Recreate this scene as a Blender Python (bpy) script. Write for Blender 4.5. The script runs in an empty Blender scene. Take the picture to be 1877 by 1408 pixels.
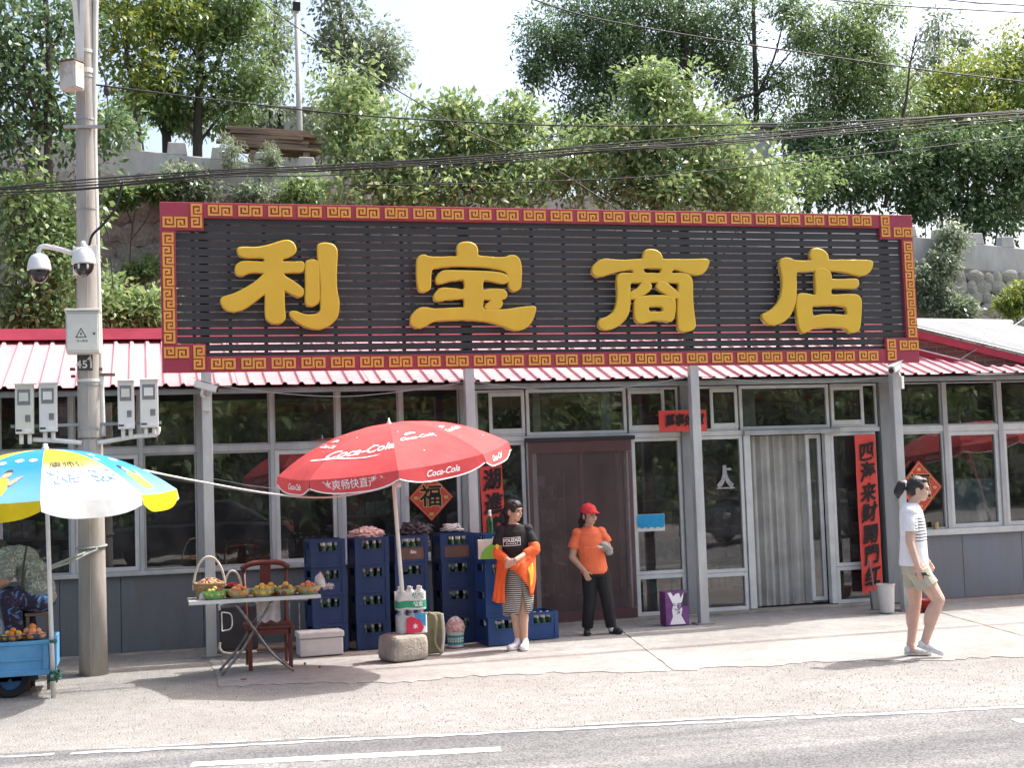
import bpy, bmesh, math, random
import numpy as np
from mathutils import Vector, Matrix
random.seed(7); RNG = np.random.default_rng(11)
SC = bpy.context.scene
COL = SC.collection
# ------------------------------------------------------------------ camera
FPX, YAW, PITCH, ROLL, CD, CH = 2500., 15.1, 3.63, 1.95, 16.0, 1.93
_y, _p, _r = map(math.radians, (YAW, PITCH, ROLL))
CF = Vector((math.sin(_y)*math.cos(_p), math.cos(_y)*math.cos(_p), math.sin(_p)))
_rt = Vector((math.cos(_y), -math.sin(_y), 0)); _up = _rt.cross(CF)
CR = math.cos(_r)*_rt - math.sin(_r)*_up
CU = math.sin(_r)*_rt + math.cos(_r)*_up
CC = Vector((0, -CD, CH))
cam = bpy.data.cameras.new('camera'); camo = bpy.data.objects.new('camera', cam); COL.objects.link(camo)
camo.matrix_world = Matrix(((CR.x, CU.x, -CF.x, CC.x), (CR.y, CU.y, -CF.y, CC.y), (CR.z, CU.z, -CF.z, CC.z), (0, 0, 0, 1)))
cam.sensor_width = 36; cam.lens = FPX/1877*36; cam.clip_end = 3000; cam.clip_start = .1
SC.camera = camo
# ------------------------------------------------------------------ world, sun, exposure
SUN = Vector((.68, .13, 1.0)).normalized()
w = bpy.data.worlds.new('World'); SC.world = w; w.use_nodes = True
nt = w.node_tree; bg = nt.nodes['Background']
sky = nt.nodes.new('ShaderNodeTexSky'); sky.sky_type = 'NISHITA'; sky.sun_disc = False
sky.sun_elevation = math.asin(SUN.z); sky.sun_rotation = math.atan2(SUN.x, SUN.y)
sky.air_density = 1.0; sky.dust_density = 7.0; sky.ozone_density = 1.0; sky.altitude = 50
nt.links.new(sky.outputs[0], bg.inputs[0]); bg.inputs[1].default_value = .15
sl = bpy.data.lights.new('sun', 'SUN'); sl.energy = 2.7; sl.angle = math.radians(.53); sl.color = (1, .975, .945)
so = bpy.data.objects.new('sun', sl); COL.objects.link(so); so.rotation_euler = (-SUN).to_track_quat('-Z', 'Y').to_euler()
so.location = (20, 0, 30)
SC.view_settings.view_transform = 'Standard'; SC.view_settings.look = 'None'
SC.view_settings.exposure = 1.33; SC.view_settings.gamma = 1
SC.render.engine = 'CYCLES'
cy = SC.cycles; cy.max_bounces = 7; cy.diffuse_bounces = 3; cy.glossy_bounces = 3; cy.transmission_bounces = 4; cy.transparent_max_bounces = 10
cy.caustics_reflective = False; cy.caustics_refractive = False
# ------------------------------------------------------------------ picture point -> place (a point at a known depth or on the ground)
def ray(x, y): return (CF*FPX + CR*(x-938.5) - CU*(y-704)).normalized()
def at(x, y, Y): d = ray(x, y); return CC + d*((Y-CC.y)/d.y)
def gnd(x, y, Z=0.): d = ray(x, y); return CC + d*((Z-CC.z)/d.z)
def atX(x, y, X): d = ray(x, y); return CC + d*((X-CC.x)/d.x)
def ppm(P): return FPX/((Vector(P)-CC).dot(CF))
# ------------------------------------------------------------------ materials
MATS = {}
def nmat(name):
    m = bpy.data.materials.new(name); m.use_nodes = True; MATS[name] = m
    return m, m.node_tree.nodes, m.node_tree.links, m.node_tree.nodes['Principled BSDF']
def pm(name, col, rough=.6, metal=0., var=.12, scale=6., col2=None, bump=0., bscale=60., spec=.4, stretch=None, trans=0., coat=0., detail=6., lo=.35, hi=.65):
    if name in MATS: return MATS[name]
    m, N, L, b = nmat(name)
    tc = N.new('ShaderNodeTexCoord'); mp = N.new('ShaderNodeMapping'); L.new(tc.outputs['Object'], mp.inputs[0])
    if stretch: mp.inputs['Scale'].default_value = stretch
    n = N.new('ShaderNodeTexNoise'); n.inputs['Scale'].default_value = scale; n.inputs['Detail'].default_value = detail; n.inputs['Roughness'].default_value = .65
    L.new(mp.outputs[0], n.inputs['Vector'])
    cr = N.new('ShaderNodeValToRGB'); cr.color_ramp.elements[0].position = lo; cr.color_ramp.elements[1].position = hi
    c = Vector(col[:3]); c2 = Vector(col2[:3]) if col2 else c*(1-var*2)
    a = c*(1+var) if not col2 else c
    cr.color_ramp.elements[0].color = (*c2, 1); cr.color_ramp.elements[1].color = (*[min(v, .95) for v in a], 1)
    L.new(n.outputs['Fac'], cr.inputs[0]); L.new(cr.outputs[0], b.inputs['Base Color'])
    mr = N.new('ShaderNodeMapRange'); mr.inputs[3].default_value = max(0, rough-.08); mr.inputs[4].default_value = min(1, rough+.1)
    L.new(n.outputs['Fac'], mr.inputs[0]); L.new(mr.outputs[0], b.inputs['Roughness'])
    b.inputs['Metallic'].default_value = metal; b.inputs['Specular IOR Level'].default_value = spec
    if coat: b.inputs['Coat Weight'].default_value = coat
    if bump:
        n2 = N.new('ShaderNodeTexNoise'); n2.inputs['Scale'].default_value = bscale; n2.inputs['Detail'].default_value = 4
        L.new(mp.outputs[0], n2.inputs['Vector'])
        bp = N.new('ShaderNodeBump'); bp.inputs['Strength'].default_value = bump; bp.inputs['Distance'].default_value = .02
        L.new(n2.outputs['Fac'], bp.inputs['Height']); L.new(bp.outputs[0], b.inputs['Normal'])
    if trans:
        out = N['Material Output']; t = N.new('ShaderNodeBsdfTranslucent'); mx = N.new('ShaderNodeMixShader'); mx.inputs[0].default_value = trans
        L.new(cr.outputs[0], t.inputs[0]); L.new(b.outputs[0], mx.inputs[1]); L.new(t.outputs[0], mx.inputs[2]); L.new(mx.outputs[0], out.inputs[0])
    return m
# ------------------------------------------------------------------ mesh builder
class MB:
    def __init__(s): s.v = []; s.f = []
    def add(s, vs, fs):
        o = len(s.v); s.v += [tuple(v) for v in vs]; s.f += [tuple(i+o for i in f) for f in fs]; return s
    def box(s, a, b):
        x0, x1 = sorted((a[0], b[0])); y0, y1 = sorted((a[1], b[1])); z0, z1 = sorted((a[2], b[2]))
        return s.add([(x0,y0,z0),(x1,y0,z0),(x1,y1,z0),(x0,y1,z0),(x0,y0,z1),(x1,y0,z1),(x1,y1,z1),(x0,y1,z1)],
                     [(0,3,2,1),(4,5,6,7),(0,1,5,4),(1,2,6,5),(2,3,7,6),(3,0,4,7)])
    def obox(s, c, size, M=None):
        M = M or Matrix(); c = Vector(c); h = Vector(size)/2
        vs = [c + (M @ Vector((x*h.x, y*h.y, z*h.z))) for z in (-1,1) for (x,y) in ((-1,-1),(1,-1),(1,1),(-1,1))]
        return s.add(vs, [(0,3,2,1),(4,5,6,7),(0,1,5,4),(1,2,6,5),(2,3,7,6),(3,0,4,7)])
    def bar(s, p, q, wx, wy, up=(0,0,1)):
        p = Vector(p); q = Vector(q); d = (q-p); L = d.length; d.normalize(); u = Vector(up)
        if abs(d.dot(u)) > .98: u = Vector((0,1,0))
        x = d.cross(u).normalized(); y = x.cross(d)
        vs = [c + x*(a*wx/2) + y*(b*wy/2) for c in (p, q) for (a, b) in ((-1,-1),(1,-1),(1,1),(-1,1))]
        return s.add(vs, [(0,3,2,1),(4,5,6,7),(0,1,5,4),(1,2,6,5),(2,3,7,6),(3,0,4,7)])
    def tube(s, pts, r, n=8, caps=True):
        pts = [Vector(p) for p in pts]; m = len(pts)
        rr = r if isinstance(r, (list, tuple)) else [r]*m
        ref = None; vs = []
        for i, p in enumerate(pts):
            d = (pts[min(i+1, m-1)] - pts[max(i-1, 0)]).normalized()
            if ref is None:
                u = Vector((0,0,1)) if abs(d.z) < .9 else Vector((1,0,0)); ref = d.cross(u).normalized()
            else:
                ref = (ref - d*ref.dot(d)).normalized()
            b = d.cross(ref)
            for k in range(n):
                a = 2*math.pi*k/n; vs.append(p + (ref*math.cos(a) + b*math.sin(a))*rr[i])
        fs = [(i*n+k, i*n+(k+1)%n, (i+1)*n+(k+1)%n, (i+1)*n+k) for i in range(m-1) for k in range(n)]
        if caps: fs += [tuple(range(n))[::-1], tuple((m-1)*n+k for k in range(n))]
        return s.add(vs, fs)
    def lathe(s, prof, c=(0,0,0), n=16, M=None):
        # prof: list of (r, z)
        c = Vector(c); vs = []; M = M or Matrix()
        for (r, z) in prof:
            for k in range(n):
                a = 2*math.pi*k/n; vs.append(c + (M @ Vector((r*math.cos(a), r*math.sin(a), z))))
        m = len(prof)
        fs = [(i*n+k, i*n+(k+1)%n, (i+1)*n+(k+1)%n, (i+1)*n+k) for i in range(m-1) for k in range(n)]
        if prof[0][0] > 1e-5: fs.append(tuple(range(n))[::-1])
        if prof[-1][0] > 1e-5: fs.append(tuple((m-1)*n+k for k in range(n)))
        return s.add(vs, fs)
    def ell(s, c, r, n=12, m=8, M=None):
        c = Vector(c); M = M or Matrix(); r = (r, r, r) if isinstance(r, (int, float)) else r
        vs = [c + (M @ Vector((0, 0, -r[2])))]
        for i in range(1, m):
            t = -math.pi/2 + math.pi*i/m
            for k in range(n):
                a = 2*math.pi*k/n
                vs.append(c + (M @ Vector((r[0]*math.cos(t)*math.cos(a), r[1]*math.cos(t)*math.sin(a), r[2]*math.sin(t)))))
        vs.append(c + (M @ Vector((0, 0, r[2]))))
        fs = [(0, 1+(k+1)%n, 1+k) for k in range(n)]
        fs += [(1+i*n+k, 1+i*n+(k+1)%n, 1+(i+1)*n+(k+1)%n, 1+(i+1)*n+k) for i in range(m-2) for k in range(n)]
        e = len(vs)-1; fs += [(e, 1+(m-2)*n+k, 1+(m-2)*n+(k+1)%n) for k in range(n)]
        return s.add(vs, fs)
    def cap(s, p, q, r0, r1, n=12):
        p = Vector(p); q = Vector(q); d = q-p; L = d.length
        if L < 1e-6: return s.ell(p, r0)
        R = d.to_track_quat('Z', 'Y').to_matrix()
        prof = [(max(1e-6, r0*math.cos(t)), r0*math.sin(t)) for t in np.linspace(-math.pi/2, 0, 5)]
        prof += [(max(1e-6, r1*math.cos(t)), L + r1*math.sin(t)) for t in np.linspace(0, math.pi/2, 5)]
        return s.lathe(prof, p, n, R)
    def prism(s, pts, o, ux, uy, un, t):
        # polygon pts (2d) in plane (o, ux, uy), extruded t along un
        o = Vector(o); ux = Vector(ux); uy = Vector(uy); un = Vector(un); n = len(pts)
        vs = [o + ux*a + uy*b for a, b in pts] + [o + ux*a + uy*b + un*t for a, b in pts]
        fs = [tuple(range(n)), tuple(range(2*n-1, n-1, -1))] + [((k+1) % n, k, n+k, n+(k+1) % n) for k in range(n)]
        return s.add(vs, fs)
    def mesh(s, name, origin=(0,0,0)):
        me = bpy.data.meshes.new(name); o = Vector(origin)
        me.from_pydata([(v[0]-o.x, v[1]-o.y, v[2]-o.z) for v in s.v], [], s.f)
        me.validate(); return me
    def build(s, name, mat, parent=None, smooth=False, bevel=0., origin=None, fix=True, sub=0):
        if origin is None:
            if parent is not None: origin = wloc(parent)
            else:
                a = np.array(s.v); origin = ((a[:,0].min()+a[:,0].max())/2, (a[:,1].min()+a[:,1].max())/2, a[:,2].min())
        me = s.mesh(name, origin)
        return mobj(name, me, mat, parent, smooth, bevel, None if parent is not None else origin, fix)
def wloc(o):
    p = Vector(o.location)
    while o.parent: o = o.parent; p = p + Vector(o.location)
    return p
def fixn(me):
    bm = bmesh.new(); bm.from_mesh(me); bmesh.ops.recalc_face_normals(bm, faces=bm.faces); bm.to_mesh(me); bm.free()
def mobj(name, me, mat, parent=None, smooth=False, bevel=0., loc=None, fix=True):
    if fix: fixn(me)
    if smooth: me.polygons.foreach_set('use_smooth', [True]*len(me.polygons))
    if mat is not None: me.materials.append(mat if not isinstance(mat, str) else MATS[mat])
    o = bpy.data.objects.new(name, me); COL.objects.link(o)
    if parent is not None: o.parent = parent
    if loc is not None: o.location = loc
    if bevel:
        b = o.modifiers.new('bevel', 'BEVEL'); b.width = bevel; b.segments = 2; b.limit_method = 'ANGLE'; b.angle_limit = .6
    return o
def tag(o, label, cat, group=None):
    o['label'] = label; o['category'] = cat
    if group: o['group'] = group
    return o
def thing(name, label, cat, loc=(0,0,0), rz=0., group=None):
    o = bpy.data.objects.new(name, None); COL.objects.link(o); o.location = loc; o.rotation_euler = (0, 0, rz)
    o.empty_display_size = .1
    return tag(o, label, cat, group)
def struct(o): o['kind'] = 'structure'; return o
def dup(root, loc, rz=None, label=None, group=None, scale=None):
    def cp(o, par):
        c = o.copy(); COL.objects.link(c); c.parent = par
        for ch in o.children: cp(ch, c)
        return c
    r = cp(root, None); r.location = loc
    if rz is not None: r.rotation_euler = (0, 0, rz)
    if label: r['label'] = label
    if group: r['group'] = group
    if scale: r.scale = (scale,)*3 if isinstance(scale, (int, float)) else scale
    return r
def evalmesh(o, name):
    dg = bpy.context.evaluated_depsgraph_get(); dg.update()
    me = bpy.data.meshes.new_from_object(o.evaluated_get(dg), depsgraph=dg); me.name = name
    return me
def textmesh(body, size=1., bold=0., shear=0., extrude=0., spacing=1., align='CENTER'):
    c = bpy.data.curves.new('text', 'FONT'); c.body = body; c.size = size; c.offset = bold; c.shear = shear; c.extrude = extrude
    c.space_character = spacing; c.align_x = align; c.align_y = 'CENTER'; c.resolution_u = 4
    o = bpy.data.objects.new('text', c); COL.objects.link(o)
    me = evalmesh(o, 'text'); bpy.data.objects.remove(o); bpy.data.curves.remove(c)
    return me
def mapmesh(me, fn):
    n = len(me.vertices); a = np.empty(n*3); me.vertices.foreach_get('co', a); a = a.reshape(-1, 3)
    b = np.array([tuple(fn(*p)) for p in a]); me.vertices.foreach_set('co', b.ravel()); me.update(); return me
def subdiv(me, n=1):
    bm = bmesh.new(); bm.from_mesh(me); bmesh.ops.subdivide_edges(bm, edges=bm.edges, cuts=n, use_grid_fill=True)
    bmesh.ops.triangulate(bm, faces=bm.faces); bm.to_mesh(me); bm.free(); return me
def curvemesh(loops, extrude, bevel, name='shape', bres=2):
    # loops: closed 2d polylines (outer and holes), filled, extruded and bevelled
    c = bpy.data.curves.new(name, 'CURVE'); c.dimensions = '2D'; c.fill_mode = 'BOTH'; c.extrude = extrude; c.bevel_depth = bevel; c.bevel_resolution = bres
    for lp in loops:
        s = c.splines.new('POLY'); s.points.add(len(lp)-1); s.use_cyclic_u = True
        for p, q in zip(s.points, lp): p.co = (q[0], q[1], 0, 1)
    o = bpy.data.objects.new(name, c); COL.objects.link(o); me = evalmesh(o, name)
    bpy.data.objects.remove(o); bpy.data.curves.remove(c); return me
def catmull(pts, k=4):
    n = len(pts); out = []
    P = [np.array(p, float) for p in pts]
    for i in range(n):
        a, b, c, d = P[(i-1)%n], P[i], P[(i+1)%n], P[(i+2)%n]
        for j in range(k):
            t = j/k; out.append(.5*((2*b)+(-a+c)*t+(2*a-5*b+4*c-d)*t*t+(-a+3*b-3*c+d)*t**3))
    return [tuple(p) for p in out]
def spline(pts, k=6):
    P = [np.array(p, float) for p in pts]; P = [2*P[0]-P[1]] + P + [2*P[-1]-P[-2]]; out = []
    for i in range(1, len(P)-2):
        a, b, c, d = P[i-1], P[i], P[i+1], P[i+2]
        for j in range(k):
            t = j/k; out.append(.5*((2*b)+(-a+c)*t+(2*a-5*b+4*c-d)*t*t+(-a+3*b-3*c+d)*t**3))
    return [tuple(p) for p in out] + [tuple(P[-2])]
def remesh(mb, name, voxel=.006, smooth=4, origin=(0,0,0), fac=.5):
    me = mb.mesh(name+'_src', origin); fixn(me)
    o = bpy.data.objects.new(name, me); COL.objects.link(o)
    r = o.modifiers.new('r', 'REMESH'); r.mode = 'VOXEL'; r.voxel_size = voxel; r.use_smooth_shade = True
    if smooth:
        s = o.modifiers.new('s', 'SMOOTH'); s.iterations = smooth; s.factor = fac
    out = evalmesh(o, name); bpy.data.objects.remove(o); bpy.data.meshes.remove(me); return out
# ================================================================== SETTING
def ground_mat(name, c1, c2, c3, speck, bump, spscale=90.):
    m, N, L, b = nmat(name)
    tc = N.new('ShaderNodeTexCoord')
    n1 = N.new('ShaderNodeTexNoise'); n1.inputs['Scale'].default_value = .55; n1.inputs['Detail'].default_value = 9; n1.inputs['Roughness'].default_value = .62
    n2 = N.new('ShaderNodeTexNoise'); n2.inputs['Scale'].default_value = spscale; n2.inputs['Detail'].default_value = 3
    n3 = N.new('ShaderNodeTexNoise'); n3.inputs['Scale'].default_value = 6; n3.inputs['Detail'].default_value = 8; n3.inputs['Roughness'].default_value = .7
    for n in (n1, n2, n3): L.new(tc.outputs['Object'], n.inputs['Vector'])
    r1 = N.new('ShaderNodeValToRGB'); e = r1.color_ramp.elements; e[0].position = .36; e[1].position = .64; e[0].color = (*c2, 1); e[1].color = (*c1, 1)
    L.new(n1.outputs['Fac'], r1.inputs[0])
    r3 = N.new('ShaderNodeValToRGB'); e = r3.color_ramp.elements; e[0].position = .3; e[1].position = .75; e[0].color = (*c3, 1); e[1].color = (1, 1, 1, 1)
    L.new(n3.outputs['Fac'], r3.inputs[0])
    mx = N.new('ShaderNodeMixRGB'); mx.blend_type = 'MULTIPLY'; mx.inputs[0].default_value = 1
    L.new(r1.outputs[0], mx.inputs[1]); L.new(r3.outputs[0], mx.inputs[2])
    r2 = N.new('ShaderNodeValToRGB'); e = r2.color_ramp.elements; e[0].position = .32; e[1].position = .62
    e[0].color = (1-speck, 1-speck, 1-speck, 1); e[1].color = (1+speck*.3,)*3 + (1,)
    L.new(n2.outputs['Fac'], r2.inputs[0])
    m2 = N.new('ShaderNodeMixRGB'); m2.blend_type = 'MULTIPLY'; m2.inputs[0].default_value = 1
    L.new(mx.outputs[0], m2.inputs[1]); L.new(r2.outputs[0], m2.inputs[2]); L.new(m2.outputs[0], b.inputs['Base Color'])
    b.inputs['Roughness'].default_value = .92; b.inputs['Specular IOR Level'].default_value = .2
    bp = N.new('ShaderNodeBump'); bp.inputs['Strength'].default_value = bump; bp.inputs['Distance'].default_value = .03
    L.new(n2.outputs['Fac'], bp.inputs['Height']); L.new(bp.outputs[0], b.inputs['Normal'])
    return m
ground_mat('gravel', (.365, .355, .338), (.30, .291, .277), (.70, .68, .66), .42, .6, 60)
ground_mat('concrete', (.42, .405, .385), (.305, .293, .277), (.68, .675, .665), .2, .3, 80)
ground_mat('asphalt', (.265, .265, .265), (.215, .215, .215), (.8, .8, .8), .5, .6, 60)
ground_mat('earth', (.10, .10, .05), (.06, .075, .03), (.7, .7, .7), .3, .6, 30)
def asphalt_wear():
    m = MATS['asphalt']; N = m.node_tree.nodes; L = m.node_tree.links; b = N['Principled BSDF']; src = b.inputs['Base Color'].links[0].from_socket
    tc = N.new('ShaderNodeTexCoord'); mp = N.new('ShaderNodeMapping'); mp.inputs['Rotation'].default_value = (0, 0, math.radians(10.6)); mp.inputs['Scale'].default_value = (.12, 1.6, 1); L.new(tc.outputs['Object'], mp.inputs[0])
    n = N.new('ShaderNodeTexNoise'); n.inputs['Scale'].default_value = 1.6; n.inputs['Detail'].default_value = 7; L.new(mp.outputs[0], n.inputs['Vector'])
    r = N.new('ShaderNodeValToRGB'); e = r.color_ramp.elements; e[0].position = .38; e[1].position = .64; e[0].color = (.72, .72, .73, 1); e[1].color = (1.16, 1.15, 1.12, 1); L.new(n.outputs['Fac'], r.inputs[0])
    mx = N.new('ShaderNodeMixRGB'); mx.blend_type = 'MULTIPLY'; mx.inputs[0].default_value = 1; L.new(src, mx.inputs[1]); L.new(r.outputs[0], mx.inputs[2])
    v = N.new('ShaderNodeTexVoronoi'); v.feature = 'DISTANCE_TO_EDGE'; v.inputs['Scale'].default_value = .55
    n3 = N.new('ShaderNodeTexNoise'); n3.inputs['Scale'].default_value = 2.5; n3.inputs['Detail'].default_value = 6; L.new(tc.outputs['Object'], n3.inputs['Vector']); mv = N.new('ShaderNodeMixRGB'); mv.inputs[0].default_value = .25; L.new(tc.outputs['Object'], mv.inputs[1]); L.new(n3.outputs['Color'], mv.inputs[2]); L.new(mv.outputs[0], v.inputs['Vector'])
    r2 = N.new('ShaderNodeValToRGB'); e = r2.color_ramp.elements; e[0].position = .0; e[1].position = .006; e[0].color = (.6, .6, .6, 1); e[1].color = (1, 1, 1, 1); L.new(v.outputs['Distance'], r2.inputs[0])
    m2 = N.new('ShaderNodeMixRGB'); m2.blend_type = 'MULTIPLY'; m2.inputs[0].default_value = .5; L.new(mx.outputs[0], m2.inputs[1]); L.new(r2.outputs[0], m2.inputs[2]); L.new(m2.outputs[0], b.inputs['Base Color'])
asphalt_wear()
pm('joint', (.16, .145, .13), .95)
g = MB().add([(-500,-500,0),(500,-500,0),(500,700,0),(-500,700,0)], [(0,1,2,3)]).build('ground', 'gravel', origin=(0,0,0)); struct(g)
# --- apron in slabs
def apy(X): return -3.17 - .235*(X-2.05)
ap = MB().add([(.70,.4,.002),(.70,apy(.70)+.4,.002),(15.4,apy(15.4)+.4,.002),(15.4,.4,.002)], [(0,1,2,3)]).build('apron', 'joint', origin=(0,0,0)); struct(ap)
j1a, j1b = gnd(1140,1158), gnd(1240,1236); j2a, j2b = gnd(1725,1125), gnd(1877,1168)
def jx(a, b, Y): t = (Y-a.y)/(b.y-a.y); return a.x + (b.x-a.x)*t
def slab(l0, l1, name='concrete_slab'):
    # ragged outline between two joint lines given as X(Y)
    n = 26; L_ = []; R_ = []; F_ = []
    def jag(s): return (random.random()-.5)*s
    yl = np.linspace(.38, 0, 2)
    def edge(f, side):
        out = []
        X = f(-3.); ye = apy(X)
        for i in range(n+1):
            y = .38 + (ye-.38)*i/n; out.append((f(y) + side*.012 + jag(.022), y))
        return out
    A = edge(l0, 1); B = edge(l1, -1)
    x0, x1 = A[-1][0], B[-1][0]
    for i in range(1, 60):
        x = x0 + (x1-x0)*i/60; F_.append((x, apy(x) + jag(.16) + .09*math.sin(x*2.3)+.05*math.sin(x*5.1)))
    pts = A + F_ + B[::-1]
    return MB().prism(pts, (0,0,-.012), (1,0,0), (0,1,0), (0,0,1), .018).build(name, 'concrete', ap)
slab(lambda y: .62, lambda y: jx(j1a, j1b, y)); slab(lambda y: jx(j1a, j1b, y), lambda y: jx(j2a, j2b, y)); slab(lambda y: jx(j2a, j2b, y), lambda y: 15.5)
# --- road and markings
ra, rb = Vector((-1.04,-5.46)), Vector((6.08,-6.80)); rd = (rb-ra).normalized(); rn = Vector((rd.y, -rd.x))
def rp(s, t, z): q = ra + rd*s + rn*t; return (q.x, q.y, z)
mb = MB(); vs = []
for i in range(161):
    s = -30 + i*.5; vs += [rp(s, -.10 + (random.random()-.5)*.08, .008), rp(s, 8.4, .008)]
vs = [rp(-200, -.1, .008), rp(-200, 8.4, .008)] + vs + [rp(300, -.1, .008), rp(300, 8.4, .008)]
mb.add(vs, [(2*i, 2*i+2, 2*i+3, 2*i+1) for i in range(len(vs)//2-1)])
road = struct(mb.build('road', 'asphalt', origin=(0,0,0)))
def paint_mat(name, wear, lo=.42, hi=.52):
    m, N, L, b = nmat(name)
    tc = N.new('ShaderNodeTexCoord'); n1 = N.new('ShaderNodeTexNoise'); n1.inputs['Scale'].default_value = 9; n1.inputs['Detail'].default_value = 10; n1.inputs['Roughness'].default_value = .75
    L.new(tc.outputs['Object'], n1.inputs['Vector'])
    r = N.new('ShaderNodeValToRGB'); e = r.color_ramp.elements; e[0].position = lo; e[1].position = hi; e[0].color = (wear, wear, wear, 1); e[1].color = (.74, .73, .70, 1)
    L.new(n1.outputs['Fac'], r.inputs[0]); L.new(r.outputs[0], b.inputs['Base Color']); b.inputs['Roughness'].default_value = .8
paint_mat('paint_worn', .28, .44, .78); paint_mat('paint_fresh', .3, .22, .34)
def marking(s0, s1, t, wd, mat, name, rag=.02, skip=0.):
    mb = MB(); n = max(2, int((s1-s0)/.12)); vs = []; fs = []
    for i in range(n+1):
        s = s0 + (s1-s0)*i/n
        vs += [rp(s, t-wd/2+(random.random()-.5)*rag, .012), rp(s, t+wd/2+(random.random()-.5)*rag, .012)]
    for i in range(n):
        if random.random() >= skip: fs.append((2*i, 2*i+2, 2*i+3, 2*i+1))
    o = mb.add(vs, fs).build(name, mat, road, origin=(0,0,0)); return o
def st(px, py): q = gnd(px, py); d = Vector((q.x, q.y)) - ra; return d.dot(rd), d.dot(rn)
marking(-3, 14, .02, .085, 'paint_worn', 'edge_line', .045, .06)
marking(st(180,1388)[0], st(640,1362)[0], -.12, .05, 'paint_worn', 'edge_line', .03, .25)
marking(st(1080,1340)[0], st(1540,1318)[0], -.13, .07, 'paint_worn', 'edge_line', .04, .1)
a, b_ = st(352,1404), st(918,1378); tt = (a[1]+b_[1])/2
marking(a[0], b_[0], tt, .145, 'paint_fresh', 'lane_dash', .008)
s2 = st(1856,1323); marking(s2[0], s2[0]+4, s2[1]+.05, .145, 'paint_fresh', 'lane_dash', .008)
# --- loose gravel on the shoulder
def scatter_pebbles(name, n, fn, smin, smax, mat):
    base = [(1,0,0),(-.5,.87,0),(-.5,-.87,0),(0,0,.9),(.2,.1,-.8)]; fs0 = [(0,1,3),(1,2,3),(2,0,3),(1,0,4),(2,1,4),(0,2,4)]
    vs = []; fs = []
    for i in range(n):
        x, y = fn(); s = random.uniform(smin, smax); a = random.random()*6.28; c, sn = math.cos(a), math.sin(a); o = len(vs)
        k = random.uniform(.6, 1.3)
        for (u, v, w_) in base:
            u *= k; vs.append((x+(u*c-v*sn)*s, y+(u*sn+v*c)*s, .002+max(w_, -.1)*s*.7))
        fs += [tuple(j+o for j in f) for f in fs0]
    o = MB().add(vs, fs).build(name, mat, fix=False, origin=(0,0,0)); return o
def shoulder():
    while True:
        X = random.uniform(-3.5, 11); t = random.random(); y0 = (apy(X) if X > .6 else -.1); y1 = ra.y + (X-ra.x)*rd.y/rd.x
        Y = y0 + .7 - (y0+.7-y1)*(t**.8)
        return X, Y
pm('pebble', (.38, .36, .32), .9, var=.35, scale=40)
peb = scatter_pebbles('loose_gravel', 9000, shoulder, .003, .011, 'pebble'); peb['kind'] = 'stuff'; peb['label'] = 'loose grey gravel on the road shoulder'; peb['category'] = 'gravel'
# --- hillside and terrace behind the shop
def ztop(X): return 8.09 - .0889*(X+.07)
def hz(X, Y):
    T = ztop(X) - .85
    if Y < 4.6: return 0.02
    if Y < 9.1: return .02 + (Y-4.6)/4.5*2.6
    if Y < 9.4: return .02 + 2.6 + (T-2.62)*(Y-9.1)/.3
    return T + max(0, Y-16)*.10 + .25*math.sin(X*.7+Y*.4) * min(1, (Y-9.4)/3)
xs = list(np.linspace(-30, 45, 76)); ys = [4.5, 5.5, 6.5, 7.5, 8.5, 9.1, 9.4, 10, 11, 12.5, 14, 16, 18, 21, 25, 30, 40, 60]
vs = [(x, y, hz(x, y)) for y in ys for x in xs]; nx = len(xs)
fs = [(j*nx+i, j*nx+i+1, (j+1)*nx+i+1, (j+1)*nx+i) for j in range(len(ys)-1) for i in range(nx-1)]
struct(MB().add(vs, fs).build('hillside', 'earth', origin=(0,0,0), smooth=True))
# --- rubble retaining wall
pm('rubble', (.30, .285, .25), .9, col2=(.17, .16, .135), scale=5, bump=.6, bscale=30)
pm('rubble_pale', (.42, .41, .37), .9, col2=(.27, .265, .235), scale=5, bump=.6, bscale=30)
pm('mortar', (.25, .24, .215), .95, scale=9, bump=.4)
wall = thing('retaining_wall', 'rough rubble stone retaining wall on the hillside behind the shop', 'stone wall', (8, 8.6, 0))
vs = []; X0, X1 = -6., 24.
mb = MB(); n = 30
for i in range(n+1):
    x = X0 + (X1-X0)*i/n; zt = ztop(x) - .78; vs += [(x, 8.62, 0), (x, 8.85, zt), (x, 9.2, zt), (x, 9.2, 0)]
fs = [(4*i+k, 4*i+4+k, 4*i+4+(k+1)%4, 4*i+(k+1)%4) for i in range(n) for k in range(4)] + [(0,1,2,3), tuple(4*n+k for k in (3,2,1,0))]
mb.add(vs, fs).build('mortar_bed', 'mortar', wall)
def rock_mesh(name, seed, flat=.55, sub=2):
    bm = bmesh.new(); bmesh.ops.create_icosphere(bm, subdivisions=sub, radius=1); r = np.random.default_rng(seed)
    P = r.normal(size=(9, 3)); P /= np.linalg.norm(P, axis=1)[:, None]; D = r.uniform(.62, .9, 9)
    for v in bm.verts:
        c = np.array(v.co)
        for p, d in zip(P, D):
            k = c @ p
            if k > d: c = c - p*(k-d)*.92
        v.co = Vector(c*r.uniform(.97, 1.03)); v.co.y *= flat
    me = bpy.data.meshes.new(name); bm.to_mesh(me); bm.free(); me.polygons.foreach_set('use_smooth', [False]*len(me.polygons)); return me
RK = [rock_mesh('stone', s, .6, 2) for s in range(6)]; RKP = [rock_mesh('stone', s+20, .6, 2) for s in range(4)]
for m_ in RK: m_.materials.append(MATS['rubble'])
for m_ in RKP: m_.materials.append(MATS['rubble_pale'])
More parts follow.
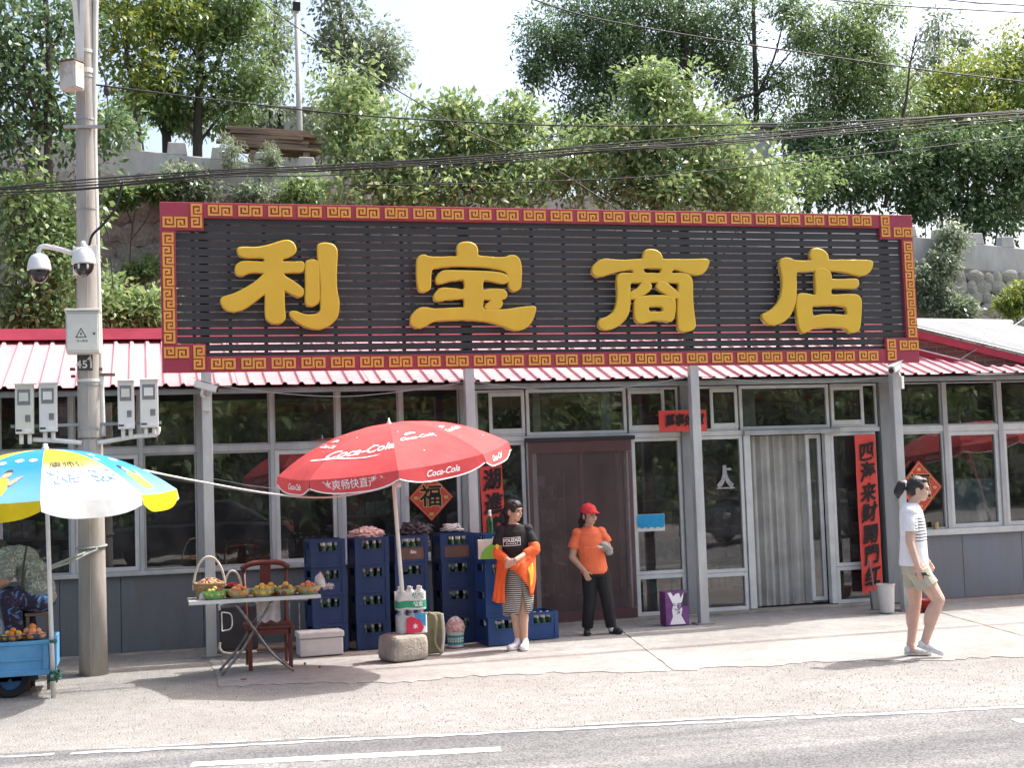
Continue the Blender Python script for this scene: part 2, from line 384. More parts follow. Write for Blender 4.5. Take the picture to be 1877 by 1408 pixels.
def stones(x0, x1, z0f, z1f, sz, meshes, dp=.16):
    z = 0; row = 0
    zlo, zhi = z0f, z1f
    z = zlo
    while z < zhi + 1.2:
        h = sz*random.uniform(.55, .85); x = x0 - random.random()*sz
        while x < x1:
            wd = sz*random.uniform(.7, 1.45)
            zz = z + random.uniform(-.04, .04)
            if zz + h*.5 < ztop(x) - .82:
                o = bpy.data.objects.new('stone', random.choice(meshes)); COL.objects.link(o); o.parent = wall
                yy = 8.62 + .23*(zz/7)
                o.location = Vector((x+wd/2, yy, zz+h/2)) - wall.location
                o.scale = (wd*.66, dp, h*.76); o.rotation_euler = (random.uniform(-.1,.1), random.uniform(-.3,.3), 0)
            x += wd
        z += h
        if z > zhi: break
stones(-1.6, 4.4, 4.1, 7.6, .46, RK); stones(14.6, 18.6, 3.7, 5.7, .30, RKP, .075)
# --- parapet with merlons
pm('plaster', (.50, .50, .48), .85, col2=(.34, .34, .32), scale=2.2, bump=.15, stretch=(1, 1, .35))
par = thing('parapet_wall', 'pale plastered crenellated parapet on top of the rubble wall', 'parapet', (8, 8.95, 5))
def slope_box(mb, x0, x1, y0, y1, d0, d1):
    mb.add([(x0,y0,ztop(x0)+d0),(x1,y0,ztop(x1)+d0),(x1,y1,ztop(x1)+d0),(x0,y1,ztop(x0)+d0),(x0,y0,ztop(x0)+d1),(x1,y0,ztop(x1)+d1),(x1,y1,ztop(x1)+d1),(x0,y1,ztop(x0)+d1)],
           [(0,3,2,1),(4,5,6,7),(0,1,5,4),(1,2,6,5),(2,3,7,6),(3,0,4,7)])
mb = MB(); slope_box(mb, -6, 24, 8.86, 9.08, -.80, -.22); mb.build('wall_band', 'plaster', par, bevel=.02)
x = -3.42
while x < 22:
    w0 = .34*random.uniform(.93, 1.05); zb = ztop(x+w0/2)
    mb = MB().add([(x-.01,8.855,zb-.235),(x+w0+.01,8.855,zb-.235),(x+w0+.01,9.085,zb-.235),(x-.01,9.085,zb-.235),(x+.02,8.87,zb),(x+w0-.02,8.87,zb),(x+w0-.02,9.07,zb),(x+.02,9.07,zb)],
           [(0,3,2,1),(4,5,6,7),(0,1,5,4),(1,2,6,5),(2,3,7,6),(3,0,4,7)])
    mb.build('merlon', 'plaster', par, bevel=.015); x += .775
# --- timber stacked on the terrace, lamp post, far walls
pm('plank', (.26, .19, .13), .85, col2=(.12, .085, .06), scale=4, stretch=(.4, 6, 6), bump=.3)
zt = hz(3, 10)
for i in range(16):
    px = 395 + random.uniform(0, 30) + (i % 4)*6; lv = i//3
    p = at(400 + random.uniform(-8, 40), 286 - lv*7.5, 9.9 + (i % 3)*.22); ln = random.uniform(1.5, 2.0)
    o = MB().obox((0,0,0), (ln, .16, .062)).build('timber_plank', 'plank', bevel=.004, origin=(0,0,-.031))
    o.location = (p.x + ln/2 + random.uniform(0, .25), p.y, ztop(3)-.85+.02 + lv*.066 + 1.20); o.rotation_euler = (random.uniform(-.01,.01), .04+random.uniform(-.02,.02), random.uniform(-.06,.06))
    tag(o, 'weathered brown plank in the lumber pile behind the crenellated parapet', 'plank', 'planks stacked behind the parapet')
for x in (2.0, 3.0): tag(MB().box((x, 9.85, hz(x, 10)-.05), (x+.12, 10.5, ztop(3)-.85+1.19)).build('timber_bearer', 'plank'), 'upright timber bearer under the lumber pile on the terrace', 'bearer', 'bearers under the lumber pile')
pm('lamp_paint', (.62, .62, .60), .5, col2=(.48, .48, .46), scale=3)
pm('dark_plastic', (.03, .03, .032), .45)
lb = at(550, 262, 10.8); lb.z = hz(lb.x, 10.8) - .05; lt = at(547, -60, 10.8)
lamp = thing('street_lamp', 'slim white lamp post with dark floodlight rising behind the lumber pile', 'lamp post', lb)
MB().tube([lb, Vector((lb.x, lb.y, lt.z))], [.062, .05], 12).build('post', 'lamp_paint', lamp, smooth=True)
hp = at(545, 12, 10.7)
MB().obox((lb.x-.02, 10.66, hp.z), (.15, .10, .18), Matrix.Rotation(.35, 3, 'X')).build('floodlight', 'dark_plastic', lamp, bevel=.01)
MB().box((lb.x-.03, 10.66, hp.z-.12), (lb.x+.03, 10.78, hp.z-.08)).build('bracket', 'lamp_paint', lamp)
def hut(px0, px1, py, Y, dep, label, mat, roofh=.12):
    a = at(px0, py, Y); b = at(px1, py, Y); zb = hz((a.x+b.x)/2, Y) - .3
    t = thing('hut', label, 'hut', ((a.x+b.x)/2, Y+dep/2, zb))
    MB().box((a.x, Y, zb), (b.x, Y+dep, a.z)).build('wall', mat, t, bevel=.01)
    MB().box((a.x-.1, Y-.12, a.z+.002), (b.x+.1, Y+dep+.1, a.z+roofh)).build('roof_slab', 'mortar', t, bevel=.01)
hut(520, 625, 205, 15.5, 3, 'plain grey concrete hut behind the lamp post on the terrace', 'plaster')
hut(1308, 1412, 232, 11.5, 1.2, 'low grey concrete hut half hidden behind the walnut bushes', 'plaster')
# ================================================================== SHOP BUILDING
pm('alu', (.66, .67, .64), .42, var=.08, scale=3, col2=(.53, .535, .51), bump=.03)
pm('steel', (.28, .29, .285), .5, col2=(.21, .217, .215), scale=2.5, stretch=(2, 2, .6), bump=.05)
pm('steel_pale', (.50, .51, .495), .5, col2=(.38, .387, .375), scale=2.2, stretch=(2, 2, .7), bump=.05)
pm('panel', (.14, .158, .178), .5, col2=(.125, .13, .13), scale=2.6, stretch=(2, 2, .5), bump=.03)
pm('panel_lit', (.20, .22, .255), .5, col2=(.19, .19, .19), scale=2.6, stretch=(2, 2, .5), bump=.03)  # same siding as the left; its stronger reflection is put into the colour
pm('plinth', (.36, .32, .27), .9, col2=(.23, .205, .175), scale=4, bump=.4)
pm('plinth_red', (.40, .29, .235), .9, col2=(.30, .22, .18), scale=4, bump=.3)
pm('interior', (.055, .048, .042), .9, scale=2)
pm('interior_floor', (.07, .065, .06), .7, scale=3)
def glass_mat(name, tint=.78, refl=1., dust=.02):
    m, N, L, b = nmat(name); out = N['Material Output']; N.remove(b)
    tr = N.new('ShaderNodeBsdfTransparent'); tr.inputs[0].default_value = (tint*.98, tint, tint*.98, 1)
    gl = N.new('ShaderNodeBsdfGlossy'); gl.inputs['Roughness'].default_value = .015; gl.inputs[0].default_value = (refl, refl, refl, 1)
    fr = N.new('ShaderNodeFresnel'); fr.inputs[0].default_value = 1.52
    tc = N.new('ShaderNodeTexCoord'); n = N.new('ShaderNodeTexNoise'); n.inputs['Scale'].default_value = 1.3; L.new(tc.outputs['Object'], n.inputs['Vector'])
    bp = N.new('ShaderNodeBump'); bp.inputs['Strength'].default_value = .04; bp.inputs['Distance'].default_value = .05; L.new(n.outputs['Fac'], bp.inputs['Height'])
    L.new(bp.outputs[0], gl.inputs['Normal'])
    ml = N.new('ShaderNodeMath'); ml.operation = 'MULTIPLY'; ml.inputs[1].default_value = 2.4; L.new(fr.outputs[0], ml.inputs[0])
    m1 = N.new('ShaderNodeMixShader'); L.new(ml.outputs[0], m1.inputs[0]); L.new(tr.outputs[0], m1.inputs[1]); L.new(gl.outputs[0], m1.inputs[2])
    df = N.new('ShaderNodeBsdfDiffuse'); df.inputs[0].default_value = (.45, .43, .40, 1)
    n2 = N.new('ShaderNodeTexNoise'); n2.inputs['Scale'].default_value = 3; n2.inputs['Detail'].default_value = 8; L.new(tc.outputs['Object'], n2.inputs['Vector'])
    mr = N.new('ShaderNodeMapRange'); mr.inputs[1].default_value = .4; mr.inputs[2].default_value = .75; mr.inputs[3].default_value = dust*.4; mr.inputs[4].default_value = dust*2.2; L.new(n2.outputs['Fac'], mr.inputs[0])
    m2 = N.new('ShaderNodeMixShader'); L.new(mr.outputs[0], m2.inputs[0]); L.new(m1.outputs[0], m2.inputs[1]); L.new(df.outputs[0], m2.inputs[2]); L.new(m2.outputs[0], out.inputs[0])
    return m
glass_mat('glass', .74, 1., .055)
FY = .25
shop = thing('shop_building', 'long low roadside shop with grey framed windows and faded red metal roof', 'shop', (4.6, 1.5, 0))
def R4(px0, py0, px1, py1, Y):
    xm, ym = (px0+px1)/2, (py0+py1)/2
    return at(px0, ym, Y).x, at(px1, ym, Y).x, at(xm, py1, Y).z, at(xm, py0, Y).z
def fbox(name, px0, py0, px1, py1, Y0, Y1, mat, bevel=.004, par=None):
    a, b, c, d = R4(px0, py0, px1, py1, Y0); return MB().box((a, Y0, c), (b, Y1, d)).build(name, mat, par or shop, bevel=bevel)
def xbox(name, X0, X1, Y0, Y1, Z0, Z1, mat, bevel=.004, par=None):
    return MB().box((X0, Y0, Z0), (X1, Y1, Z1)).build(name, mat, par or shop, bevel=bevel)
def window(X0, X1, Z0, Z1, fw=.035, mat='alu', Y=FY, sash=None, dep=.05, rails=()):
    mb = MB()
    mb.box((X0, Y-dep/2, Z0), (X0+fw, Y+dep/2, Z1)).box((X1-fw, Y-dep/2, Z0), (X1, Y+dep/2, Z1))
    mb.box((X0+fw, Y-dep/2+.002, Z1-fw), (X1-fw, Y+dep/2-.002, Z1)).box((X0+fw, Y-dep/2+.002, Z0), (X1-fw, Y+dep/2-.002, Z0+fw))
    o = mb.build('window', mat, shop, bevel=.003)
    if sash:
        for (a, b) in sash:
            xa = X0 + (X1-X0)*a; xb = X0 + (X1-X0)*b; q = .042
            s = MB().box((xa, Y-dep/2-.016, Z0+fw), (xa+q, Y-dep/2+.01, Z1-fw)).box((xb-q, Y-dep/2-.016, Z0+fw), (xb, Y-dep/2+.01, Z1-fw))
            s.box((xa+q, Y-dep/2-.014, Z1-fw-.05), (xb-q, Y-dep/2+.008, Z1-fw)).box((xa+q, Y-dep/2-.014, Z0+fw), (xb-q, Y-dep/2+.008, Z0+fw+.065))
            s.build('sash', mat, o, bevel=.003)
    MB().add([(X0+fw*.6, Y+.004, Z0+fw*.6), (X1-fw*.6, Y+.004, Z0+fw*.6), (X1-fw*.6, Y+.004, Z1-fw*.6), (X0+fw*.6, Y+.004, Z1-fw*.6)], [(0,1,2,3)]).build('pane', 'glass', o, fix=False)
    return o
def zl(px, py, Y=FY): return at(px, py, Y).z
def xl(px, py=760, Y=FY): return at(px, py, Y).x
# ---- levels
ZH = zl(600, 711); ZE = 2.97
ZT1, ZT0 = zl(560, 812), zl(560, 824); ZS1 = zl(470, 1036); ZS0 = zl(300, 1056); ZPB = zl(300, 1192)
# ---- left section: header, pillars, mullions, panes
XL = -3.2; XP1 = xl(366); XP2 = xl(848)
xbox('header_beam', XL, 14, .19, .33, ZH-.02, ZE+.08, 'steel')
mull = [xl(-115), xl(-5), xl(131), xl(257), XP1, xl(497), xl(618), xl(733), XP2]
for i, X in enumerate(mull):
    wd = .10 if i in (4, 8) else .052
    xbox('pillar' if i in (4, 8) else 'mullion', X-wd/2, X+wd/2, .18 if i in (4, 8) else .20, .32, ZS1-.05, ZH-.022, 'steel' if i in (4, 8) else 'steel_pale')
xbox('transom', XL, XP2, .205, .315, ZT0, ZT1, 'steel_pale')
xbox('sill', XL, XP2+.05, .15, .34, ZS0+.02, ZS1, 'steel_pale', .01)
for i in range(len(mull)-1):
    a, b = mull[i]+.028, mull[i+1]-.028
    if i in (3, 7): b -= .024
    if i in (4,): a += .024
    window(a, b, ZT1+.002, ZH-.024, .014, 'steel_pale')
    if i in (2, 5, 6, 7): window(a, b, ZS1+.002, ZT0-.002, .05, 'alu', dep=.06)
    else: window(a, b, ZS1+.002, ZT0-.002, .018, 'steel_pale')
# metal siding panels below the sill
xs = [XL, xl(-90, 1120), xl(110, 1120), xl(222, 1120), XP1, xl(480, 1120), xl(600, 1120), xl(730, 1120), XP2+.04]
for a, b in zip(xs[:-1], xs[1:]): xbox('wall_panel', a+.003, b-.003, .20+random.uniform(0,.004), .30, ZPB, ZS0+.018, 'panel', .004)
# plinth
mb = MB(); n = 40
vs = []
for i in range(n+1):
    x = XL + (XP2-XL)*i/n; vs += [(x, .14+random.uniform(-.02,.02), -.02), (x, .16+random.uniform(-.015,.015), ZPB+.01+random.uniform(-.012,.0)), (x, .34, ZPB-.004), (x, .34, -.02)]
mb.add(vs, [(4*i+k, 4*i+4+k, 4*i+4+(k+1)%4, 4*i+(k+1)%4) for i in range(n) for k in range(4)]).build('plinth', 'plinth', shop)
# ---- door section
XM0, XM1 = xl(868), xl(1612)
ZM_h = zl(1100, 712); ZMT1, ZMT0 = zl(1060, 797), zl(1060, 806)
V = lambda px, py=760: xl(px, py)
xbox('pillar', V(1244), V(1262), .17, .33, .02, ZM_h+.03, 'steel'); xbox('pillar', V(1608), V(1628), .17, .33, .02, ZM_h+.03, 'steel')
xbox('transom', V(868), V(1244)-.002, .20, .32, ZMT0, ZMT1, 'alu'); xbox('transom', V(1262)+.002, V(1608)-.002, .20, .32, ZMT0, ZMT1, 'alu')
for (a, b, sash) in ((870, 961, [(.27, 1.)]), (1150, 1243, [(0., .72)]), (1263, 1351, [(.42, 1.)]), (1521, 1607, [(0., .7)])):
    window(V(a)+.004, V(b)-.004, ZMT1+.002, ZM_h, .03, 'alu', sash=sash)
for (a, b, ins) in ((963, 1148, ((.08, .15), (.76, .85))), (1354, 1519, ((.05, .19),))):
    w_ = window(V(a)+.004, V(b)-.004, ZMT1+.002, ZM_h, .042, 'alu')
    X0, X1 = V(a), V(b)
    for (u, v) in ins:
        xa, xb = X0+(X1-X0)*u, X0+(X1-X0)*v
        MB().box((xa, FY+.02, ZMT1+.045), (xb, FY+.05, ZM_h-.045)).build('inner_stile', 'steel', w_)
# door leaf frames and side lights
def sidelight(pa, pb, pya, zmid_py, zbot_py, xm):
    X0, X1 = V(pa, 960)+.004, V(pb, 960)-.004
    zm = zl(xm, zmid_py); zb = zl(xm, zbot_py)
    window(X0, X1, zm+.034, ZMT0-.003, .045, 'alu', dep=.06); window(X0, X1, max(zb, .05), zm+.030, .05, 'alu', dep=.06)
sidelight(1161, 1253, 0, 1058, 1140, 1205); sidelight(1283, 1366, 0, 1055, 1128, 1325); sidelight(1527, 1611, 0, 1042, 1112, 1565)
sidelight(874, 966, 0, 1075, 1155, 920)
ZD = .06
xbox('door_sill', V(868, 1120), V(1628, 1120), .12, .36, -.01, ZD-.012, 'plinth', .01)
def stile(pa, pb, Y0=.20, Y1=.29, mat='alu', z0=ZD): return xbox('door_stile', V(pa, 960), V(pb, 960), Y0, Y1, z0, ZMT0-.002, mat)
stile(1367, 1379); stile(1516, 1526); stile(968, 974, mat='alu'); stile(1150, 1160)
# sliding glass leaf at the right of the second door
xa, xb = V(1494, 960), V(1514, 960)
# inner brown frame of the first doorway
pm('brown_metal', (.13, .10, .09), .5, col2=(.09, .07, .065), scale=3)
pm('curtain_pole', (.03, .022, .022), .6)
xbox('door_stile', V(980, 960), V(991, 960), .33, .40, ZD, ZMT0-.03, 'steel_pale'); xbox('door_stile', V(1139, 960), V(1148, 960), .33, .40, ZD, ZMT0-.03, 'brown_metal')

# mesh curtain of the first doorway (two overlapping leaves)
def mesh_mat(name, col, fac):
    m, N, L, b = nmat(name); out = N['Material Output']
    b.inputs['Base Color'].default_value = (*col, 1); b.inputs['Roughness'].default_value = .7
    tr = N.new('ShaderNodeBsdfTransparent'); mx = N.new('ShaderNodeMixShader'); tc = N.new('ShaderNodeTexCoord')
    n = N.new('ShaderNodeTexNoise'); n.inputs['Scale'].default_value = 2.5; n.inputs['Detail'].default_value = 5; L.new(tc.outputs['Object'], n.inputs['Vector'])
    mr = N.new('ShaderNodeMapRange'); mr.inputs[1].default_value = .3; mr.inputs[2].default_value = .7; mr.inputs[3].default_value = fac-.1; mr.inputs[4].default_value = fac+.1; L.new(n.outputs['Fac'], mr.inputs[0])
    L.new(mr.outputs[0], mx.inputs[0]); L.new(tr.outputs[0], mx.inputs[1]); L.new(b.outputs[0], mx.inputs[2]); L.new(mx.outputs[0], out.inputs[0]); return m
mesh_mat('brown_mesh', (.17, .115, .105), .48); mesh_mat('brown_band', (.10, .045, .045), .93)
mesh_mat('pvc_strip', (.72, .70, .63), .42)
scr = thing('door_screen', 'brown mesh insect screen hung across the shop doorway behind the capped woman', 'door screen', (V(1060, 960), .14, ZD))
XA, XB = V(967, 960), V(1156, 960); XMid = (XA+XB)/2
def wavy(name, x0, x1, z0, z1, Y, amp, wl, mat, par, th=.004, ph=0.):
    n = max(2, int((x1-x0)/.025)); m = 6; vs = []; fs = []
    for j in range(m+1):
        for i in range(n+1):
            x = x0 + (x1-x0)*i/n; z = z0 + (z1-z0)*j/m
            vs.append((x, Y + amp*math.sin(2*math.pi*x/wl+ph)*(1.15-.5*j/m) + amp*.4*math.sin(5*x+ph+z), z))
    fs = [(j*(n+1)+i, j*(n+1)+i+1, (j+1)*(n+1)+i+1, (j+1)*(n+1)+i) for j in range(m) for i in range(n)]
    return MB().add(vs, fs).build(name, mat, par, smooth=True, fix=False)
wavy('mesh_leaf', XA, XMid+.03, ZD+.02, ZMT0-.03, .13, .006, .35, 'brown_mesh', scr); wavy('mesh_leaf', XMid-.02, XB, ZD+.02, ZMT0-.03, .145, .006, .31, 'brown_mesh', scr, ph=1)
wavy('top_band', XA, XB, ZMT0-.16, ZMT0-.02, .118, .004, .5, 'brown_band', scr); wavy('bottom_band', XA, XB, ZD+.005, ZD+.12, .12, .004, .5, 'brown_band', scr)
for (a, b) in ((XA, XA+.05), (XB-.05, XB), (XMid-.02, XMid+.02)): wavy('edge_band', a, b, ZD+.125, ZMT0-.165, .12, .003, .5, 'brown_band', scr)
MB().box((XA-.03, .10, ZMT0-.02), (XB+.05, .16, ZMT0+.03)).build('pole', 'curtain_pole', scr, bevel=.004)
# pvc strip curtain of the second doorway
pvc = thing('strip_curtain', 'clear plastic strip curtain hanging in the second shop doorway', 'strip curtain', (V(1440, 960), .34, ZD))
xa, xb = V(1380, 960), V(1515, 960); n = 11
for i in range(n):
    x0 = xa + (xb-xa)*i/n; x1 = x0 + (xb-xa)/n*1.25
    wavy('strip', x0, x1, ZD+.01, ZMT0-.02, .345 + (i % 2)*.025, .018, (xb-xa)/n*1.3, 'pvc_strip', pvc, ph=i*.9)
window(V(1487, 960), V(1515, 960), ZD+.04, ZMT0-.02, .05, 'alu', Y=.325, dep=.04)
pm('strip_pelmet', (.40, .40, .39), .6)
MB().box((V(1356), .13, ZMT0-.012), (V(1532), .19, ZMT0+.05)).build('pelmet', 'strip_pelmet', pvc, bevel=.01)
# ---- right section
ZRT1, ZRT0 = zl(1780, 778), zl(1780, 790); ZRS1, ZRS0 = zl(1800, 966), zl(1800, 977); ZRB = zl(1800, 1093)
rm = [V(1633), V(1728), V(1829), V(1925), V(2030)]
for i, X in enumerate(rm): xbox('mullion', X-.035, X+.035, .19, .32, ZRS1-.03, ZM_h+.0, 'steel_pale')
xbox('transom', rm[0], rm[-1], .205, .315, ZRT0, ZRT1, 'alu'); xbox('sill', rm[0]-.02, 14, .14, .34, ZRS0, ZRS1, 'alu', .008)
for i in range(4):
    a, b = rm[i]+.036, rm[i+1]-.036
    window(a, b, ZRT1+.002, ZM_h-.002, .016, 'steel_pale')
    window(a, b, ZRS1+.002, ZRT0-.002, .055 if i else .02, 'alu', dep=.06)
for a, b in ((rm[0]-.02, V(1761, 1030)), (V(1761, 1030), V(1870, 1030)), (V(1870, 1030), 14)): xbox('wall_panel', a+.003, b-.003, .19, .30, ZRB, ZRS0-.002, 'panel_lit')
xbox('plinth', rm[0]-.02, 14, .10, .34, -.02, ZRB-.003, 'plinth_red', .02)
xbox('wall_panel', 12.2, 14, .20, .30, ZRS1, ZM_h, 'panel_lit')
# ---- interior shell
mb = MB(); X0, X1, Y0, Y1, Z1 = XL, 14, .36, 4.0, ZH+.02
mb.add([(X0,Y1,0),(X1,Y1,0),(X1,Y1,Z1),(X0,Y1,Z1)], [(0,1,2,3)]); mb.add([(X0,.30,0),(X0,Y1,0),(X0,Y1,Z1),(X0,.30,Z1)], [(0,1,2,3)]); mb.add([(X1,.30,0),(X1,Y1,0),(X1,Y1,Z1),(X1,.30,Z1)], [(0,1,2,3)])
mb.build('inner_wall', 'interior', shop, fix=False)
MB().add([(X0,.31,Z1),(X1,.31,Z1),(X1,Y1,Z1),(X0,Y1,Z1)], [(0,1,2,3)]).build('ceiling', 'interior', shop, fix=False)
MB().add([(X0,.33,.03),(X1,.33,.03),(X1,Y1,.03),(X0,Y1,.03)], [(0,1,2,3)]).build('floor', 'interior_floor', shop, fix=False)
# shelving and goods seen dimly through the glass
pm('shelf_wood', (.16, .11, .08), .7, scale=3); pm('goods_a', (.20, .08, .05), .6, var=.3, scale=9); pm('goods_b', (.12, .20, .18), .6, var=.3, scale=9); pm('goods_c', (.20, .19, .16), .6, var=.3, scale=9)
for k, (x0, x1, yy, h) in enumerate(((-2.2, -.6, 2.2, 1.6), (1.0, 2.1, 2.0, 1.15), (2.6, 3.4, 2.4, 1.75), (4.6, 5.9, 3.2, 1.9), (7.0, 8.6, 3.0, 1.8), (10.2, 11.4, 2.6, 1.5))):
    t = thing('display_shelf', ['dim shelf of goods behind the window beside the utility pole', 'low counter behind the window above the folding table', 'dim shelf behind the window under the red umbrella', 'dim shelf seen through the mesh door screen', 'dim shelf seen through the strip curtain', 'dim shelf behind the window with the second red diamond'][k], 'shelf', ((x0+x1)/2, yy, .03))
    mb = MB(); nl = 4
    for l in range(nl): mb.box((x0, yy, .05+h*l/nl), (x1, yy+.35, .08+h*l/nl))
    mb.box((x0-.03, yy, .03), (x0-.002, yy+.36, h)).box((x1+.002, yy, .03), (x1+.03, yy+.36, h)); mb.build('rack', 'shelf_wood', t)
    for l in range(nl):
        x = x0 + .02
        while x < x1-.2:
            wd = random.uniform(.1, .24); hh = random.uniform(.12, h/nl*.8)
            MB().box((x, yy+.02, .081+h*l/nl), (x+wd*.9, yy+.3, .081+h*l/nl+hh)).build('goods', random.choice(['goods_a', 'goods_b', 'goods_c']), t); x += wd
# ---- roof: corrugated sheets
def roofmat(name, c1, c2, rough=.38):
    m, N, L, b = nmat(name); tc = N.new('ShaderNodeTexCoord'); mp = N.new('ShaderNodeMapping'); mp.inputs['Scale'].default_value = (1, .35, .35)
    n = N.new('ShaderNodeTexNoise'); n.inputs['Scale'].default_value = 2.2; n.inputs['Detail'].default_value = 8; n.inputs['Roughness'].default_value = .7
    L.new(tc.outputs['Object'], mp.inputs[0]); L.new(mp.outputs[0], n.inputs['Vector'])
    r = N.new('ShaderNodeValToRGB'); e = r.color_ramp.elements; e[0].position = .35; e[1].position = .65; e[0].color = (*c2, 1); e[1].color = (*c1, 1)
    L.new(n.outputs['Fac'], r.inputs[0])
    v = N.new('ShaderNodeTexVoronoi'); v.inputs['Scale'].default_value = 7; L.new(tc.outputs['Object'], v.inputs['Vector'])
    r2 = N.new('ShaderNodeValToRGB'); e = r2.color_ramp.elements; e[0].position = .035; e[1].position = .06; e[0].color = (.35, .3, .28, 1); e[1].color = (1, 1, 1, 1); L.new(v.outputs['Distance'], r2.inputs[0])
    mx = N.new('ShaderNodeMixRGB'); mx.blend_type = 'MULTIPLY'; mx.inputs[0].default_value = .8; L.new(r.outputs[0], mx.inputs[1]); L.new(r2.outputs[0], mx.inputs[2])
    L.new(mx.outputs[0], b.inputs['Base Color']); b.inputs['Roughness'].default_value = rough; b.inputs['Specular IOR Level'].default_value = .5; return m
roofmat('roof_red', (.65, .36, .375), (.54, .28, .30)); roofmat('roof_white', (.62, .62, .60), (.5, .5, .48)); pm('ridge_red', (.42, .045, .075), .4, col2=(.33, .035, .06), scale=3)
EY, EZ, RY, RZ = -.52, 2.985, 1.6, 3.70
def corr(n, pitch, h=.028):
    out = []
    for i in range(n):
        x = i*pitch; out += [(x, 0), (x+pitch*.60, 0), (x+pitch*.70, h), (x+pitch*.86, h), (x+pitch*.96, 0)]
    out.append((n*pitch, 0)); return out
def roof_sheet(name, A, along, down, n, pitch, L, mat, par, th=.004, h=.028):
    # A: upper corner; along: unit vector over the ribs; down: unit vector of the fall
    A = Vector(A); al = Vector(along).normalized(); dn = Vector(down).normalized(); nn = dn.cross(al); nn = nn if nn.z > 0 else -nn
    pr = corr(n, pitch, h); vs = []; k = len(pr)
    for s in (0, L):
        for t in (0, -th):
            for (x, z) in pr: vs.append(A + al*x + dn*s + nn*(z+t))
    fs = []
    for i in range(k-1):
        fs += [(i, i+1, 2*k+i+1, 2*k+i), (k+i, 3*k+i, 3*k+i+1, k+i+1), (2*k+i, 2*k+i+1, 3*k+i+1, 3*k+i), (i, k+i, k+i+1, i+1)]
    return MB().add(vs, fs).build(name, mat, par, fix=True)
dn = Vector((0, EY-RY, EZ-RZ)); LL = dn.length
roof = bpy.data.objects.new('roof', None); COL.objects.link(roof); roof.parent = shop
x = -4.2; P_ = .186
while x < 10.35:
    lift = random.uniform(0, .004) + (.006 if int(round((x+4.2)/(P_*4))) % 2 else 0)
    roof_sheet('roof_sheet', (x, RY, RZ+lift), (1,0,0), dn, 4, P_, LL+random.uniform(0, .03), 'roof_red', roof); x += P_*4
# narrower strip at the right, against the brick gable
dn2 = dn.normalized(); y2 = -.26; z2 = EZ + (y2-EY)*(RZ-EZ)/(RY-EY)
while x < 14: roof_sheet('roof_sheet', (x, y2, z2+random.uniform(0,.008)), (1,0,0), dn, 4, P_, (Vector((0, EY-y2, EZ-z2))).length + random.uniform(0,.02), 'roof_red', roof); x += P_*4
MB().add([(-4.2,RY,RZ-.01),(10.4,RY,RZ-.01),(10.4,4.4,2.75),(-4.2,4.4,2.75)], [(0,1,2,3)]).build('roof_back', 'ridge_red', roof)
mb = MB(); mb.add([(-4.25,RY-.16,RZ+.012),(10.4,RY-.16,RZ+.012),(10.4,RY-.10,RZ+.155),(-4.25,RY-.10,RZ+.155),(10.4,RY+.16,RZ+.15),(-4.25,RY+.16,RZ+.15),(10.4,RY+.22,RZ-.02),(-4.25,RY+.22,RZ-.02)], [(0,1,2,3),(3,2,4,5),(5,4,6,7)]).build('ridge_cap', 'ridge_red', roof)
# eave purlin and fascia under the sheets
MB().box((-4.2, -.42, 2.90), (14, -.36, 2.965)).build('purlin', 'steel', roof)
mb = MB(); mb.add([(-4.2,-.45,2.955),(14,-.45,2.955),(14,.19,3.05),(-4.2,.19,3.05)], [(0,1,2,3)]).build('soffit', 'steel', roof)
# ---- neighbour with brick gable and pale metal roof
def brick_mat():
    m, N, L, b = nmat('brick'); tc = N.new('ShaderNodeTexCoord'); mp = N.new('ShaderNodeMapping'); mp.inputs['Rotation'].default_value = (math.radians(90), 0, 0)
    br = N.new('ShaderNodeTexBrick'); br.inputs['Scale'].default_value = 1; br.inputs['Brick Width'].default_value = .24; br.inputs['Row Height'].default_value = .068; br.inputs['Mortar Size'].default_value = .006
    br.inputs['Color1'].default_value = (.21, .085, .065, 1); br.inputs['Color2'].default_value = (.14, .06, .05, 1); br.inputs['Mortar'].default_value = (.22, .17, .15, 1)
    L.new(tc.outputs['Object'], mp.inputs[0]); L.new(mp.outputs[0], br.inputs['Vector']); L.new(br.outputs['Color'], b.inputs['Base Color']); b.inputs['Roughness'].default_value = .9
    bp = N.new('ShaderNodeBump'); bp.inputs['Strength'].default_value = .6; bp.inputs['Distance'].default_value = .01; bp.invert = True; L.new(br.outputs['Fac'], bp.inputs['Height']); L.new(bp.outputs[0], b.inputs['Normal'])
brick_mat()
A = at(1655, 583, .35); B = at(1905, 661, -.22); A1 = at(1655, 600, .35); B1 = B
nb = thing('neighbour_house', 'brick gabled house with pale corrugated roof rising behind the right end of the shop', 'house', (A.x+1, 1.2, 0))
A1.z -= .0
mb = MB().add([(A1.x, A1.y, 2.95), (B.x, B.y, 2.95), (B.x, B.y, B.z-.02), (A1.x, A1.y, A1.z-.02)], [(0,1,2,3)])
mb.add([(A1.x, A1.y, 2.95), (A1.x, A1.y+3, 2.95), (A1.x, A1.y+3, A1.z-.02), (A1.x, A1.y, A1.z-.02)], [(0,1,2,3)]); mb.build('gable_wall', 'brick', nb)
nrm = Vector((B.y-A1.y, -(B.x-A1.x), 0)).normalized(); nrm = nrm if nrm.y < 0 else -nrm
q = nrm*.05
mb = MB(); mb.add([A1+q, B+q, B+q-Vector((0,0,.10)), A1+q-Vector((0,0,.10)), A1+q*.2, B+q*.2, B+q*.2-Vector((0,0,.10)), A1+q*.2-Vector((0,0,.10))], [(0,1,2,3),(4,7,6,5),(0,4,5,1),(3,2,6,7)]).build('bargeboard', 'ridge_red', nb)
